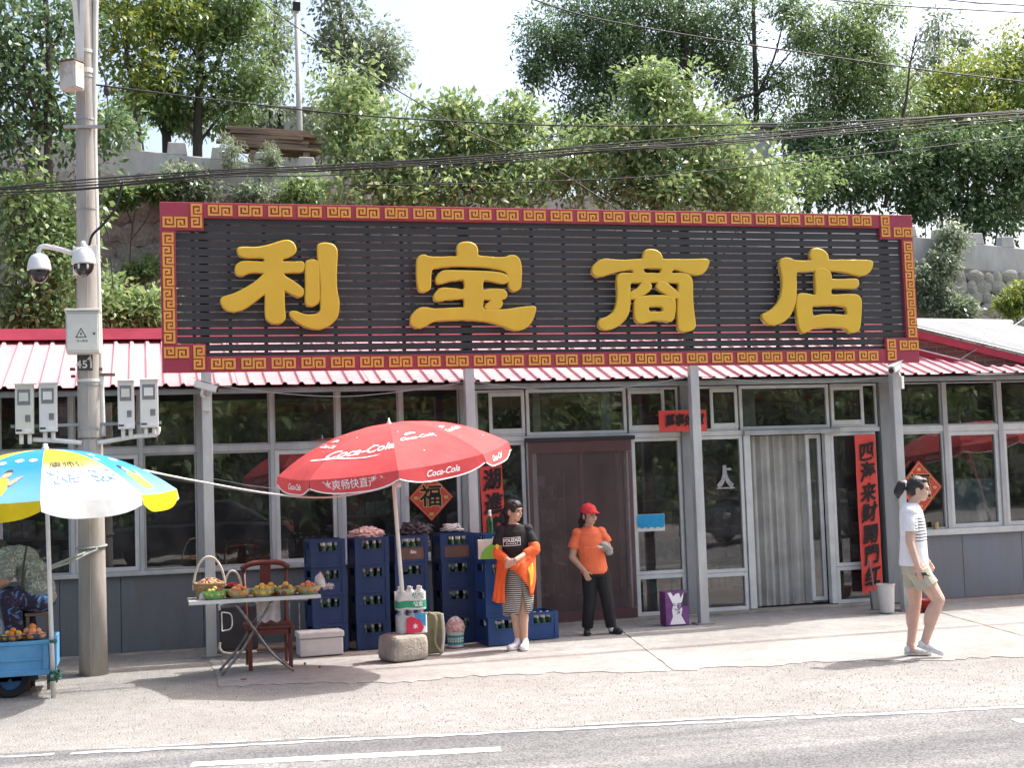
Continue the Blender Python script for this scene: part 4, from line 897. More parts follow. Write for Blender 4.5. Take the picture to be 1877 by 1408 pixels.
# ================================================================== UMBRELLAS
def fabric(name, col, tr=.35, **k): return pm(name, col, .75, trans=tr, var=.07, scale=3, spec=.15, bump=.5, bscale=5, **k)
fabric('umb_red', (.76, .12, .12), .3); fabric('umb_white', (.80, .80, .78), .3); fabric('umb_yellow', (.85, .62, .02), .3); fabric('umb_blue', (.03, .33, .72), .3)
pm('print_white', (.85, .83, .82), .7, var=.03); pm('print_dark', (.06, .05, .05), .7); pm('print_yellow', (.80, .50, .05), .7); pm('print_skin', (.62, .36, .24), .7); pm('print_blue', (.05, .2, .5), .7)
pm('umb_pole', (.70, .70, .69), .35, metal=.2, var=.05)
class Canopy:
    def __init__(s, apex, R, h, n, a0, M, val=.15, power=1.9, sag=.03, scal=.05):
        s.apex = Vector(apex); s.R = R; s.h = h; s.n = n; s.a0 = a0; s.M = M; s.val = val; s.pw = power; s.sag = sag; s.scal = scal
    def pt(s, k, t, u, off=0.):
        # panel k; t 0 apex .. 1 rim .. >1 valance (t-1 in metres); u 0..1 across
        a = s.a0 + 2*math.pi*k/s.n; b = s.a0 + 2*math.pi*(k+1)/s.n; tt = min(t, 1.)
        d = Vector((math.cos(a), math.sin(a), 0))*(1-u) + Vector((math.cos(b), math.sin(b), 0))*u
        bl = 4*u*(1-u)
        r = s.R*tt; z = -s.h*(tt**s.pw) - s.sag*bl*tt*tt*.6
        p = d*r*(1 - .012*bl)
        m = Vector((math.cos((a+b)/2), math.sin((a+b)/2), 0))
        nrm = (m*(s.h*s.pw*tt**(s.pw-1)/s.R) + Vector((0,0,1))).normalized()
        p = Vector((p.x, p.y, z))
        if t > 1.:
            p += Vector((0,0,-1))*(t-1.) + m*(t-1.)*.12; nrm = m
        return s.apex + s.M @ (p + nrm*off)
    def panel(s, k, mat, par, name='panel', nt=10, nu=8):
        vs = []; fs = []
        for i in range(nt+1):
            for j in range(nu+1): vs.append(s.pt(k, max(i/nt, .012), j/nu))
        fs = [(i*(nu+1)+j, i*(nu+1)+j+1, (i+1)*(nu+1)+j+1, (i+1)*(nu+1)+j) for i in range(nt) for j in range(nu)]
        return MB().add(vs, fs).build(name, mat, par, smooth=True, fix=False)
    def edge(s, u): return s.val*(1-.42*(abs(2*u-1)**3)) + s.scal*0
    def valance(s, k, mat, par, edge=None, name='valance', nu=12):
        vs = []; fs = []
        for j in range(nu+1):
            u = j/nu; e = s.edge(u)
            for i in range(4): vs.append(s.pt(k, 1.0001 + e*i/3, u, .012*math.sin(u*9+k)*i/3))
        fs = [(j*4+i, j*4+i+1, (j+1)*4+i+1, (j+1)*4+i) for j in range(nu) for i in range(3)]
        o = MB().add(vs, fs).build(name, mat, par, smooth=True, fix=False)
        if edge:
            MB().tube([s.pt(k, 1.0001+s.edge(j/nu), j/nu, .012*math.sin(j/nu*9+k)) for j in range(nu+1)], .006, 5).build('hem', edge, o)
        return o
    def textpart(s, k, body, size, tc, uc, mat, par, bold=.01, shear=0., flip=True, onval=False, name='print', rot=0., sx=1., off=.004):
        me = textmesh(body, 1., bold, shear); subdiv(me, 1)
        wch = 2*s.R*math.sin(math.pi/s.n)
        def f(x, y, z):
            x, y = x*math.cos(rot)-y*math.sin(rot), x*math.sin(rot)+y*math.cos(rot)
            x *= size*sx; y *= size
            if onval: t = 1. + max(.001, tc - y); rr = 1.
            else: t = tc - y/ s.R; rr = max(tc, .2)
            u = uc + x/(wch*rr)
            return s.pt(k, t, u, off) - wloc(par)
        mapmesh(me, f); return mobj(name, me, mat, par, fix=False)
    def shape(s, k, pts, tc, uc, size, mat, par, name='print', off=.004):
        me = curvemesh([catmull(pts, 2)], 0, 0, 'shape'); subdiv(me, 1); wch = 2*s.R*math.sin(math.pi/s.n)
        mapmesh(me, lambda x, y, z: s.pt(k, min(1, tc - y*size/s.R), uc + x*size/(wch*max(tc, .2)), off) - wloc(par))
        return mobj(name, me, mat, par, fix=False)
# ---- red drinks umbrella
ub = gnd(747, 1200); ub = Vector((at(746, 1190, -1.76).x, -1.76, .02)); ap_ = at(713, 777, -2.45)
red = thing('parasol', 'red tilted drinks parasol with white lettering over the beer crates', 'parasol', (ub.x, ub.y, 0))
ax = (ap_ - ub).normalized(); M = Matrix.Rotation(math.radians(-7.5), 3, 'Y') @ Matrix.Rotation(math.radians(8), 3, 'X')
M = Matrix.Rotation(math.radians(-6.0), 3, Vector((math.sin(_y), math.cos(_y), 0))) @ Matrix.Rotation(math.radians(6.5), 3, Vector((math.cos(_y), -math.sin(_y), 0)))
A0 = math.radians(-84 - 15.1)
cn = Canopy(ap_, 1.17, .36, 8, A0, M, .145, 2.3)
for k in range(8):
    p = cn.panel(k, 'umb_red', red); v = cn.valance(k, 'umb_red', red, 'print_white')
    if k in (7,):   # front panel
        cn.textpart(k, 'Coca-Cola', .158, .72, .46, 'print_white', p, .018, .45, rot=.10, name='lettering'); cn.textpart(k, '冰爽畅快直透心', .098, .066, .5, 'print_white', v, .0, 0, onval=True, name='lettering', sx=.95)
        cn.shape(k, [(-2.6,-.62),(-1.2,-.55),(.4,-.70),(1.4,-.52),(.3,-.60),(-1.2,-.46),(-2.5,-.50)], .72, .46, .158, 'print_white', p, name='swash')
    elif k in (0, 6, 1, 5):
        cn.textpart(k, 'Coca-Cola', .085, .62, .45, 'print_white', p, .018, .45, name='lettering'); cn.textpart(k, 'Coca-Cola', .082, .072, .5, 'print_white', v, .018, .45, onval=True, name='lettering')
        cn.shape(k, [(-.5,-.1),(-.3,.25),(.1,.3),(.45,.15),(.4,-.05),(.1,.02),(-.2,-.08)], .54, .40, .13, 'print_white', p, name='wave_print')
    for j in range(3):
        cn.shape(k, [(-.06,0),(0,.06),(.06,0),(0,-.06)], random.uniform(.4, .85), random.uniform(.12, .9), .12, 'print_white', p, name='bubble_print')
mb = MB()
for k in range(8):
    pts = [cn.pt(k, max(t, .02), 0., -.012) for t in np.linspace(0, 1, 9)]; MB().tube(pts, .006, 6).build('rib', 'galv', red)
    MB().tube([ap_ + cn.M @ Vector((0,0,-.62)), cn.pt(k, .5, 0, -.018)], .005, 6).build('strut', 'galv', red)
MB().tube([ub, ub + (ap_-ub)*.5, ap_ + (ap_-ub).normalized()*.02], [.024, .022, .018], 12).build('pole', 'umb_pole', red, smooth=True)
MB().lathe([(.03, -.02), (.028, .0), (.012, .03), (.004, .06)], ap_, 12).build('finial', 'white_plastic', red, smooth=True)
MB().lathe([(.03, -.03), (.035, 0), (.03, .03)], ap_ + cn.M @ Vector((0,0,-.62)), 12).build('hub', 'white_plastic', red, smooth=True)
# ---- yellow and blue tea umbrella
yb = gnd(98, 1280); ya = at(83, 824, yb.y)
yel = thing('parasol', 'yellow, white and blue iced tea parasol over the blue fruit cart', 'parasol', (yb.x, yb.y, 0))
M2 = Matrix.Rotation(math.radians(2.0), 3, Vector((math.cos(_y), -math.sin(_y), 0)))
cy_ = Canopy(ya, 1.17, .42, 8, math.radians(-90-15.1+16.5), M2, .16, 2.1)
def tea_mat(name, a, b, lo, hi):
    m, N, L, bs = nmat(name); tc = N.new('ShaderNodeTexCoord'); sx = N.new('ShaderNodeSeparateXYZ'); L.new(tc.outputs['Object'], sx.inputs[0])
    n = N.new('ShaderNodeTexNoise'); n.inputs['Scale'].default_value = 3; L.new(tc.outputs['Object'], n.inputs['Vector'])
    ma = N.new('ShaderNodeMath'); ma.operation = 'MULTIPLY_ADD'; ma.inputs[1].default_value = .12; L.new(n.outputs['Fac'], ma.inputs[0]); L.new(sx.outputs['Z'], ma.inputs[2])
    mr = N.new('ShaderNodeMapRange'); mr.inputs[1].default_value = lo; mr.inputs[2].default_value = hi; L.new(ma.outputs[0], mr.inputs[0])
    mx = N.new('ShaderNodeMixRGB'); mx.inputs[1].default_value = (*a, 1); mx.inputs[2].default_value = (*b, 1); L.new(mr.outputs[0], mx.inputs[0]); L.new(mx.outputs[0], bs.inputs['Base Color'])
    bs.inputs['Roughness'].default_value = .75; t = N.new('ShaderNodeBsdfTranslucent'); ms = N.new('ShaderNodeMixShader'); ms.inputs[0].default_value = .3
    L.new(mx.outputs[0], t.inputs[0]); L.new(bs.outputs[0], ms.inputs[1]); L.new(t.outputs[0], ms.inputs[2]); L.new(ms.outputs[0], N['Material Output'].inputs[0])
tea_mat('tea_white_yellow', (.80, .80, .78), (.85, .66, .03), ya.z-.24, ya.z-.05); tea_mat('tea_blue', (.20, .50, .78), (.02, .28, .70), ya.z-.35, ya.z-.1)
pans = []
for k in range(8):
    mt = 'tea_white_yellow' if k % 2 == 0 else 'tea_blue'; p = cy_.panel(k, mt, yel); pans.append(p)
    v = cy_.valance(k, 'umb_white' if k % 2 == 0 else 'umb_yellow', yel, None)
    if k % 2 == 0:
        cy_.textpart(k, '康师傅', .12, .58, .45, 'print_dark', p, .008, .1, name='lettering'); cy_.textpart(k, '冰红茶', .21, .76, .5, 'print_blue', p, .05, .1, name='lettering_outline'); cy_.textpart(k, '冰红茶', .21, .76, .5, 'print_white', p, .015, .1, name='lettering', off=.007)
    else:
        cy_.shape(k, [(-.5,-1.2),(-.45,-.2),(-.1,.15),(.35,.1),(.55,-.3),(.5,-1.2)], .76, .45, .17, 'print_yellow', p, 'shirt_print'); cy_.shape(k, [(.0,.15),(-.02,.5),(.15,.7),(.4,.6),(.42,.3),(.25,.1)], .76, .45, .17, 'print_skin', p, 'face_print', .006)
        cy_.shape(k, [(-.06,.45),(.0,.75),(.25,.88),(.48,.65),(.3,.6),(.05,.55)], .76, .45, .17, 'print_dark', p, 'hair_print', .008); cy_.shape(k, [(.5,-.3),(.9,.1),(1.2,.25),(1.1,.05),(.7,-.5)], .76, .45, .17, 'print_skin', p, 'arm_print', .006)
        for j in range(3): cy_.shape(k, [(-.2,0),(0,.2),(.2,0),(0,-.2)], random.uniform(.4, .55), .2+.3*j, .22, 'umb_white', p, 'cube_print')
for k in range(8):
    MB().tube([cy_.pt(k, max(t, .02), 0., -.012) for t in np.linspace(0, 1, 9)], .006, 6).build('rib', 'white_pipe', yel)
    MB().tube([ya + M2 @ Vector((0,0,-.55)), cy_.pt(k, .5, 0, -.018)], .005, 6).build('strut', 'white_pipe', yel)
MB().tube([Vector((yb.x, yb.y, -.01)), ya + Vector((0,0,.02))], [.022, .019], 12).build('pole', 'umb_pole', yel, smooth=True)
MB().lathe([(.035, -.02), (.03, .02), (.022, .025), (.022, .05), (.01, .055)], ya, 12).build('finial', 'white_plastic', yel, smooth=True)

# second red parasol standing beyond the right end of the frontage (mirrored in the windows)
pr = at(1762, 806, 3.5); dz_ = pr.z - ap_.z
dup(red, (red.location.x + pr.x - ap_.x, red.location.y + (-3.0 - ap_.y), 0), label='red drinks parasol standing beyond the right end of the shop front')
# ================================================================== BEER CRATES AND BOTTLES
pm('crate_blue', (.017, .045, .135), .42, col2=(.012, .03, .095), scale=4, spec=.4)
pm('crate_blue2', (.018, .062, .20), .42, col2=(.014, .048, .15), scale=4, spec=.4)
pm('crate_brown', (.16, .085, .065), .55, col2=(.10, .06, .05), scale=5)
pm('bottle_green', (.02, .075, .03), .08, spec=.6, var=.1); pm('bottle_foil', (.78, .76, .72), .35, var=.1, scale=30); pm('bottle_label', (.50, .48, .40), .6)
pm('print_pale', (.50, .47, .44), .7)
CW, CDp, CHt = .385, .42, .306
def crate_mesh(name, mat):
    mb = MB(); w_, d, h = CW, CDp, CHt; t = .014
    x0, x1, y0, y1 = -w_/2, w_/2, -d/2, d/2
    # corner posts
    for sx in (0, 1):
        for sy in (0, 1):
            xa = x0 if sx == 0 else x1-.045; ya_ = y0 if sy == 0 else y1-.045
            mb.box((xa, ya_, .0), (xa+.045, ya_+.045, h))
    # front/back: rims, recessed lower panel, handle opening between
    for yy, s in ((y0, 1), (y1, -1)):
        a = lambda v: yy + s*v
        mb.box((x0+.045, a(.003), h-.036), (x1-.045, a(.022), h-.002)); mb.box((x0+.045, a(.003), .0), (x1-.045, a(.022), .03))
        mb.box((x0+.045, a(.010), .03), (x1-.045, a(.020), h-.140)); mb.box((x0+.045, a(.004), h-.140), (x1-.045, a(.021), h-.128))
        mb.box((x0+.045, a(.004), h-.128), (x0+.085, a(.02), h-.036)); mb.box((x1-.085, a(.004), h-.128), (x1-.045, a(.02), h-.036))
    for xx, s in ((x0, 1), (x1, -1)):
        a = lambda v: xx + s*v
        mb.box((a(.003), y0+.045, h-.036), (a(.022), y1-.045, h-.002)); mb.box((a(.003), y0+.045, .0), (a(.022), y1-.045, .03))
        mb.box((a(.010), y0+.045, .03), (a(.020), y1-.045, h-.115)); mb.box((a(.006), y0+.045, h-.115), (a(.02), y0+.09, h-.036)); mb.box((a(.006), y1-.09, h-.115), (a(.02), y1-.045, h-.036))
    mb.box((x0+.01, y0+.01, .004), (x1-.01, y1-.01, .016))
    me = mb.mesh(name); fixn(me); me.materials.append(MATS[mat]); return me
CM = crate_mesh('crate', 'crate_blue'); CM2 = crate_mesh('crate', 'crate_blue2')
def bottle_proto():
    b = MB().lathe([(.0, 0), (.034, .0), (.036, .01), (.036, .15), (.032, .18), (.018, .22), (.0145, .235), (.0145, .252)], (0,0,0), 12).mesh('bottle'); fixn(b); b.materials.append(MATS['bottle_green']); b.polygons.foreach_set('use_smooth', [True]*len(b.polygons))
    f = MB().lathe([(.0185, .212), (.0195, .215), (.0165, .235), (.0165, .268), (.0175, .270), (.0175, .280), (.0, .281)], (0,0,0), 12).mesh('foil'); fixn(f); f.materials.append(MATS['bottle_foil']); f.polygons.foreach_set('use_smooth', [True]*len(f.polygons))
    return b, f
BB, BF = bottle_proto()
def bottle(p, label, group, foil=True, tilt=(0,0)):
    o = bpy.data.objects.new('beer_bottle', BB); COL.objects.link(o); o.location = p; o.rotation_euler = (tilt[0], tilt[1], random.random()*6); tag(o, label, 'bottle', group)
    if foil:
        c = bpy.data.objects.new('foil_cap', BF); COL.objects.link(c); c.parent = o
    return o
ORD = ['bottom', 'second', 'third', 'top']
def emblem(par, z0, mat='print_pale'):
    y = -CDp/2 + .0015 if False else -CDp/2 + .0085
    for k, (dx, w_) in enumerate(((-.045, .8), (-.022, 1.), (0, 1.15), (.022, 1.), (.045, .8))):
        pts = [(dx-.011, .01), (dx-.014*w_, .03), (dx*1.25, .048*w_), (dx+.014*w_, .03), (dx+.011, .01)]
        MB().prism(pts, (0, y-.0005*k, z0), (1,0,0), (0,0,1), (0,-1,0), .0012).build('emblem', mat, par, origin=(0,0,0))
    me = textmesh('青岛啤酒', .033, .002); mapmesh(me, lambda x, yy, z: (x, y-.001, z0-.012+yy)); mobj('lettering', me, mat, par, fix=False)
def stack(px, py, n, who, yaw, dY=0., emb=(), brown=(), bright=()):
    g_ = gnd(px, py); base = Vector((g_.x, g_.y + CDp/2*math.cos(yaw) + dY, .017)); out = []
    for l in range(n):
        o = bpy.data.objects.new('beer_crate', CM2 if l in bright else CM); COL.objects.link(o)
        jx_, jr = random.uniform(-.006, .006), yaw + random.uniform(-.02, .02)
        o.location = base + Vector((jx_, random.uniform(-.006,.006), l*(CHt+.001))); o.rotation_euler = (0, 0, jr)
        tag(o, 'blue beer crate, %s %s' % (['bottom', 'second up', 'third up', 'topmost'][l] if n == 4 else 'alone', who), 'crate', 'blue beer crates')
        if l in emb: emblem(o, .09)
        if l in brown:
            MB().box((-CW/2+.05, -CDp/2+.0065, .035), (CW/2-.05, -CDp/2+.0098, CHt-.13)).build('front_panel', 'crate_brown', o, origin=(0,0,0))
        rows = (0, 1) if l == n-1 else (0,)
        for r in rows:
            for k in range(4 if l == n-1 else 3):
                if random.random() < .06: continue
                lx = (-.118 + .0787*k) if l == n-1 else (-.085 + .085*k)
                p = o.location + Matrix.Rotation(jr, 3, 'Z') @ Vector((lx, -CDp/2 + .068 + .075*r, .017))
                bottle(p, 'green foil-necked beer bottle in the %s crate %s' % (ORD[l] if n == 4 else 'single', who), 'beer bottles in the crates')
        out.append(o)
    return out
yw = math.radians(4)
S1 = stack(604, 1199, 4, 'in the stack behind the fruit table', yw, emb=(2,))
S2 = stack(684, 1193, 4, 'in the stack under the pink plastic bag', yw)
S3 = stack(757, 1187, 4, 'in the stack behind the parasol pole', yw, emb=(3,), brown=(3,))
S4 = stack(842, 1181, 4, 'in the stack under the white cord bundle', yw, brown=(3,))
S5 = stack(923, 1186, 4, 'in the stack beside the woman in black', yw, bright=(0, 1, 2, 3))
S6 = stack(993, 1175, 1, 'on the ground by the mesh door screen', math.radians(6), bright=(0,))
# loose bottle, carton, bags on top of the stacks
def topof(S): o = S[-1]; return o.location + Vector((0, 0, CHt))
p = topof(S5); bottle(p + Vector((-.06, -.02, -.03)), 'single green beer bottle standing on top of the last crate stack', None, True)
pm('bag_pink', (.72, .50, .46), .55, trans=.25, bump=.5, bscale=14); pm('bag_dark', (.045, .035, .04), .4, bump=.5, bscale=18); pm('bag_white', (.74, .72, .71), .5, trans=.2, bump=.4, bscale=18); pm('cord_white', (.70, .66, .63), .8)
def crumple(name, c, r, mat, label, cat, seed, amp=.35, sub=5, flatz=0):
    bm = bmesh.new(); bmesh.ops.create_icosphere(bm, subdivisions=sub, radius=1); rg = np.random.default_rng(seed); K = rg.normal(size=(14, 3))*4.2; PH = rg.uniform(0, 6.28, 14)
    for v in bm.verts:
        c_ = np.array(v.co); d = sum(abs(math.sin(c_ @ k + ph)) for k, ph in zip(K, PH))/14 - .6
        c_ = c_*(1 + amp*d*1.6); c_ = c_*np.array(r)
        v.co = Vector(c_)
        if v.co.z < -r[2]*.45: v.co.z = -r[2]*.45
    me = bpy.data.meshes.new(name); bm.to_mesh(me); bm.free(); me.polygons.foreach_set('use_smooth', [True]*len(me.polygons)); me.materials.append(MATS[mat])
    o = bpy.data.objects.new(name, me); COL.objects.link(o); o.location = Vector(c) + Vector((0, 0, r[2]*.44)); return tag(o, label, cat) if label else o
crumple('plastic_bag', topof(S2) + Vector((-.01, -.03, -.004)), (.19, .13, .075), 'bag_pink', 'pale pink plastic bag lying on the second crate stack', 'bag', 3, .75)
crumple('plastic_bag', topof(S3) + Vector((.12, .06, -.004)), (.17, .11, .09), 'bag_dark', 'dark crumpled plastic bag between the crate stacks', 'bag', 5, .95)
crumple('plastic_bag', topof(S3) + Vector((.205, -.13, -.20)), (.045, .035, .12), 'bag_dark', 'dark bag corner hanging down between the crate stacks', 'bag', 6, .6)
mb = MB(); c0 = topof(S4) + Vector((.0, -.02, .012)); rg = np.random.default_rng(4); pts = []
for i in range(46):
    a = i*1.9; pts.append(c0 + Vector((math.cos(a)*rg.uniform(.05, .15), math.sin(a)*rg.uniform(.03, .08), .01+abs(math.sin(i*.7))*rg.uniform(.02, .08))))
tag(mb.tube(spline(pts, 3), .0075, 5).build('cord_bundle', 'cord_white', smooth=True), 'tangled bundle of white cord on the fourth crate stack', 'cord')
# green and white carton
pm('carton_white', (.66, .62, .55), .7); pm('carton_green', (.22, .48, .07), .6, var=.05)
a, b = at(876, 990, S5[2].location.y-.24), at(938, 1023, S5[2].location.y-.24); Yc = S5[2].location.y - .24
ct = thing('carton', 'green and white cardboard carton lodged against the crates beside the woman in black', 'carton', ((a.x+b.x)/2, Yc, b.z))
MB().box((a.x, Yc, b.z), (b.x, Yc+.02, a.z)).build('front', 'carton_white', ct, bevel=.003)
n = 14; pts = [(b.x, b.z+.003), (b.x, a.z-.004)] + [(a.x+.02 + (b.x-a.x-.06)*(1-math.sin(t)), b.z+.003 + (a.z-b.z-.015)*math.cos(t)) for t in np.linspace(.25, 1.57, 8)]
MB().prism([(x, z) for x, z in pts], (0, Yc-.001, 0), (1,0,0), (0,0,1), (0,-1,0), .002).build('green_print', 'carton_green', ct)
me = textmesh('绿茶', .07, .0); mapmesh(me, lambda x, y, z: Vector((b.x-.09+y*.2+x*.35, Yc-.0045, (a.z+b.z)/2-.01+y-x*.6))-wloc(ct)); mobj('lettering', me, 'ink', ct, fix=False)
MB().box((a.x+.002, Yc+.021, b.z), (b.x-.002, Yc+.028, a.z-.004)).build('side', 'carton_white', ct)
# ================================================================== STONE, WATER PACKS, BUCKET, SACK
g0 = gnd(744, 1216); sm = rock_mesh('stone_block', 77, 1., 3)
bm = bmesh.new(); bmesh.ops.create_cube(bm, size=1); bmesh.ops.subdivide_edges(bm, edges=bm.edges, cuts=7, use_grid_fill=True); rg = np.random.default_rng(5); K = rg.normal(size=(8, 3))*6
for v in bm.verts:
    c_ = np.array(v.co); q = np.abs(c_*2)**6; rr = (q.sum())**(1/6); c_ = c_/max(rr, .5)*1.0; c_ *= 1 + .018*sum(math.sin(c_ @ k) for k in K)/2; v.co = Vector(c_*np.array((.44, .38, .28)))
    v.co.x *= 1 - .12*(v.co.z/.28)
me = bpy.data.meshes.new('stone_block'); bm.to_mesh(me); bm.free(); pm('granite', (.40, .36, .30), .9, col2=(.26, .235, .20), scale=7, bump=.6, bscale=40); me.materials.append(MATS['granite'])
stn = bpy.data.objects.new('stone_block', me); COL.objects.link(stn); stn.location = (g0.x+.01, g0.y+.19, .145); stn.rotation_euler = (0, 0, .35); tag(stn, 'rough weathered stone block at the foot of the red parasol', 'stone')
pm('film', (.74, .76, .75), .18, trans=.3, spec=.6, bump=.3, bscale=25); pm('print_green', (.03, .30, .16), .4); pm('print_red', (.62, .03, .08), .4); pm('print_cyan', (.05, .30, .60), .4); pm('cap_white', (.7, .7, .7), .4)
def waterpack(c, w_, d, h, label, kind):
    t = thing('water_pack', label, 'water bottles', c); r = w_/6
    for i in range(3):
        for j in range(2):
            cc = Vector(c) + Vector((-w_/2 + r*(2*i+1), -d/2 + d/4*(2*j+1), 0))
            MB().lathe([(r*.9, 0), (r, .02), (r*.96, h*.3), (r, h*.34), (r*.96, h*.6), (r, h*.66), (r*.8, h*.82), (r*.35, h*.93), (r*.34, h)], cc, 12).build('bottle', 'film', t, smooth=True)
            MB().lathe([(r*.38, h*.95), (r*.38, h*1.03), (0, h*1.03)], cc, 10).build('cap', 'cap_white', t)
    mb = MB(); n = 22; prof = []
    for k in range(n):
        a = 2*math.pi*k/n; e = .45; prof.append((math.copysign(abs(math.cos(a))**e, math.cos(a))*(w_/2+.008), math.copysign(abs(math.sin(a))**e, math.sin(a))*(d/2+.008)))
    def band(z0, z1, ka, kb, name, mat, off):
        m2 = MB(); ks = [k % n for k in range(ka, kb+1)]; vs = []
        for k in ks:
            x, y = prof[k]; s = 1+off; vs += [Vector(c)+Vector((x*s, y*s, z0+.006*math.sin(k*2.1))), Vector(c)+Vector((x*s, y*s, z1+.006*math.sin(k*1.7)))]
        m2.add(vs, [(2*i, 2*i+2, 2*i+3, 2*i+1) for i in range(len(ks)-1)]); m2.build(name, mat, t, fix=False, smooth=True)
    band(.01, h*.80, 0, n, 'wrap', 'film', .0)
    if kind == 'green':
        band(h*.12, h*.42, 11, n, 'green_band', 'print_green', .012)
        me = textmesh('怡宝', .06, .003); mapmesh(me, lambda x, y, z: Vector((x+.06, -d/2-.024, y+h*.62)) ); mobj('lettering', me, 'print_green', t, fix=False)
        me = textmesh('怡宝', .05, .002); mapmesh(me, lambda x, y, z: Vector((x+.06, -d/2-.024, y+h*.27))); mobj('lettering', me, 'print_white', t, fix=False)
    else:
        m2 = MB().prism([(-.06,.0),(.10,.0),(.13,.05),(.09,.13),(.0,.17),(-.05,.15)], Vector(c)+Vector((-.02, -d/2-.022, .015)), (1,0,0), (0,0,1), (0,-1,0), .002); m2.build('red_print', 'print_red', t)
        m2 = MB().prism([(.06,.09),(.15,.06),(.15,.2),(.03,.19)], Vector(c)+Vector((-.02, -d/2-.019, .015)), (1,0,0), (0,0,1), (0,-1,0), .002); m2.build('blue_print', 'print_cyan', t)
        me = textmesh('水', .05, .002); mapmesh(me, lambda x, y, z: Vector((x+.02, -d/2-.0255, y+.08))); mobj('lettering', me, 'print_white', t, fix=False)
    return t
wx = at(756, 1168, g0.y+.16); wc = Vector((wx.x, g0.y+.20, .276))
waterpack(wc, .30, .2, .235, 'shrink wrapped water bottles with red print, lying directly on the stone block', 'red')
waterpack(wc + Vector((-.005, .0, .243)), .30, .2, .235, 'shrink wrapped water bottles with green band, upper pack on the stone block', 'green')
# khaki folded tarp
a, b = at(785, 1126, -1.72), at(813, 1200, -1.72); pm('khaki', (.27, .26, .16), .85, col2=(.18, .175, .11), scale=6, bump=.3); pm('khaki_edge', (.55, .54, .46), .85)
t = thing('folded_tarp', 'khaki tarpaulin leaning upright beside the water packs', 'tarpaulin', ((a.x+b.x)/2, -1.65, .017))
mb = MB().add([(a.x-.06,-1.70,.017),(b.x,-1.74,.03),(b.x+.01,-1.70,a.z),(a.x-.05,-1.66,a.z+.01),(a.x-.06,-1.60,.017),(b.x,-1.62,.02),(b.x+.01,-1.58,a.z),(a.x-.05,-1.56,a.z+.01)], [(0,1,2,3),(7,6,5,4),(0,4,5,1),(1,5,6,2),(2,6,7,3),(3,7,4,0)]); mb.build('tarp', 'khaki', t, bevel=.02)
MB().tube(spline([(a.x, -1.725, a.z+.01), (b.x-.08, -1.76, a.z-.05), (b.x-.10, -1.765, .15), (b.x-.03, -1.77, .03)], 4), [.02]*13, 6).build('fold', 'khaki', t, smooth=True)
MB().tube(spline([(b.x-.01, -1.75, a.z), (b.x+.0, -1.76, a.z*.5), (b.x-.03, -1.765, .03)], 4), .018, 6).build('fold_edge', 'khaki_edge', t, smooth=True)
# bucket with bag
gb = gnd(839, 1191); cb_ = Vector((gb.x, gb.y+.09, .017)); pm('bucket_white', (.62, .60, .55), .5); pm('bucket_teal', (.03, .28, .30), .5)
t = thing('bucket', 'small white and teal paint bucket stuffed with a bag before the crates', 'bucket', cb_)
MB().lathe([(.082, 0), (.086, .008), (.094, .155), (.099, .158), (.099, .168), (.088, .168), (.086, .15)], cb_, 20).build('pail', 'bucket_white', t, smooth=False)
for z0, z1 in ((.03, .06), (.105, .135)): MB().lathe([(.0865+z0*.05, z0), (.0885+z1*.05, z1)], cb_, 20).build('teal_band', 'bucket_teal', t, fix=False)
for k in range(7):
    a = -2.6 + k*.33; MB().obox(cb_ + Vector((math.cos(a)*.0925, math.sin(a)*.0925, .083)), (.012, .004, .022), Matrix.Rotation(a+1.57, 3, 'Z')).build('print_mark', 'bucket_teal', t)
o = crumple('plastic_bag', cb_ + Vector((0, 0, .17)), (.10, .10, .10), 'bag_pink', 'pinkish plastic bag stuffed into the paint bucket', 'bag', 8, .5); crumple('plastic_bag', cb_ + Vector((.0, .0, .255)), (.065, .06, .05), 'bag_white', 'crumpled white bag on top of the paint bucket', 'bag', 9, .5)
# small brown stone, styrofoam box
o = bpy.data.objects.new('stone', rock_mesh('stone', 91, .8, 3)); COL.objects.link(o); o.data.materials.append(MATS['rubble']); gg = gnd(652, 1194); o.location = (gg.x, gg.y+.06, .055); o.scale = (.10, .09, .06); tag(o, 'small brown stone between the foam box and the crates', 'stone')
pm('styro', (.72, .71, .69), .8, col2=(.62, .60, .58), scale=3, bump=.25, bscale=90)
a, b = gnd(549, 1208), gnd(629, 1203); Yb = (a.y+b.y)/2
fb = thing('foam_box', 'white styrofoam fish box on the ground under the fruit table end', 'foam box', ((a.x+b.x)/2, Yb+.14, .017), math.radians(3))
W_ = b.x-a.x
MB().box((-W_/2, -.15, 0), (W_/2, .15, .185)).build('box', 'styro', fb, bevel=.012, origin=(0,0,0)); MB().box((-W_/2-.012, -.162, .19), (W_/2+.012, .162, .255)).build('lid', 'styro', fb, bevel=.012, origin=(0,0,0))
MB().box((-W_/2+.06, -.154, .05), (-W_/2+.2, -.149, .14)).build('moulded_panel', 'styro', fb, origin=(0,0,0))
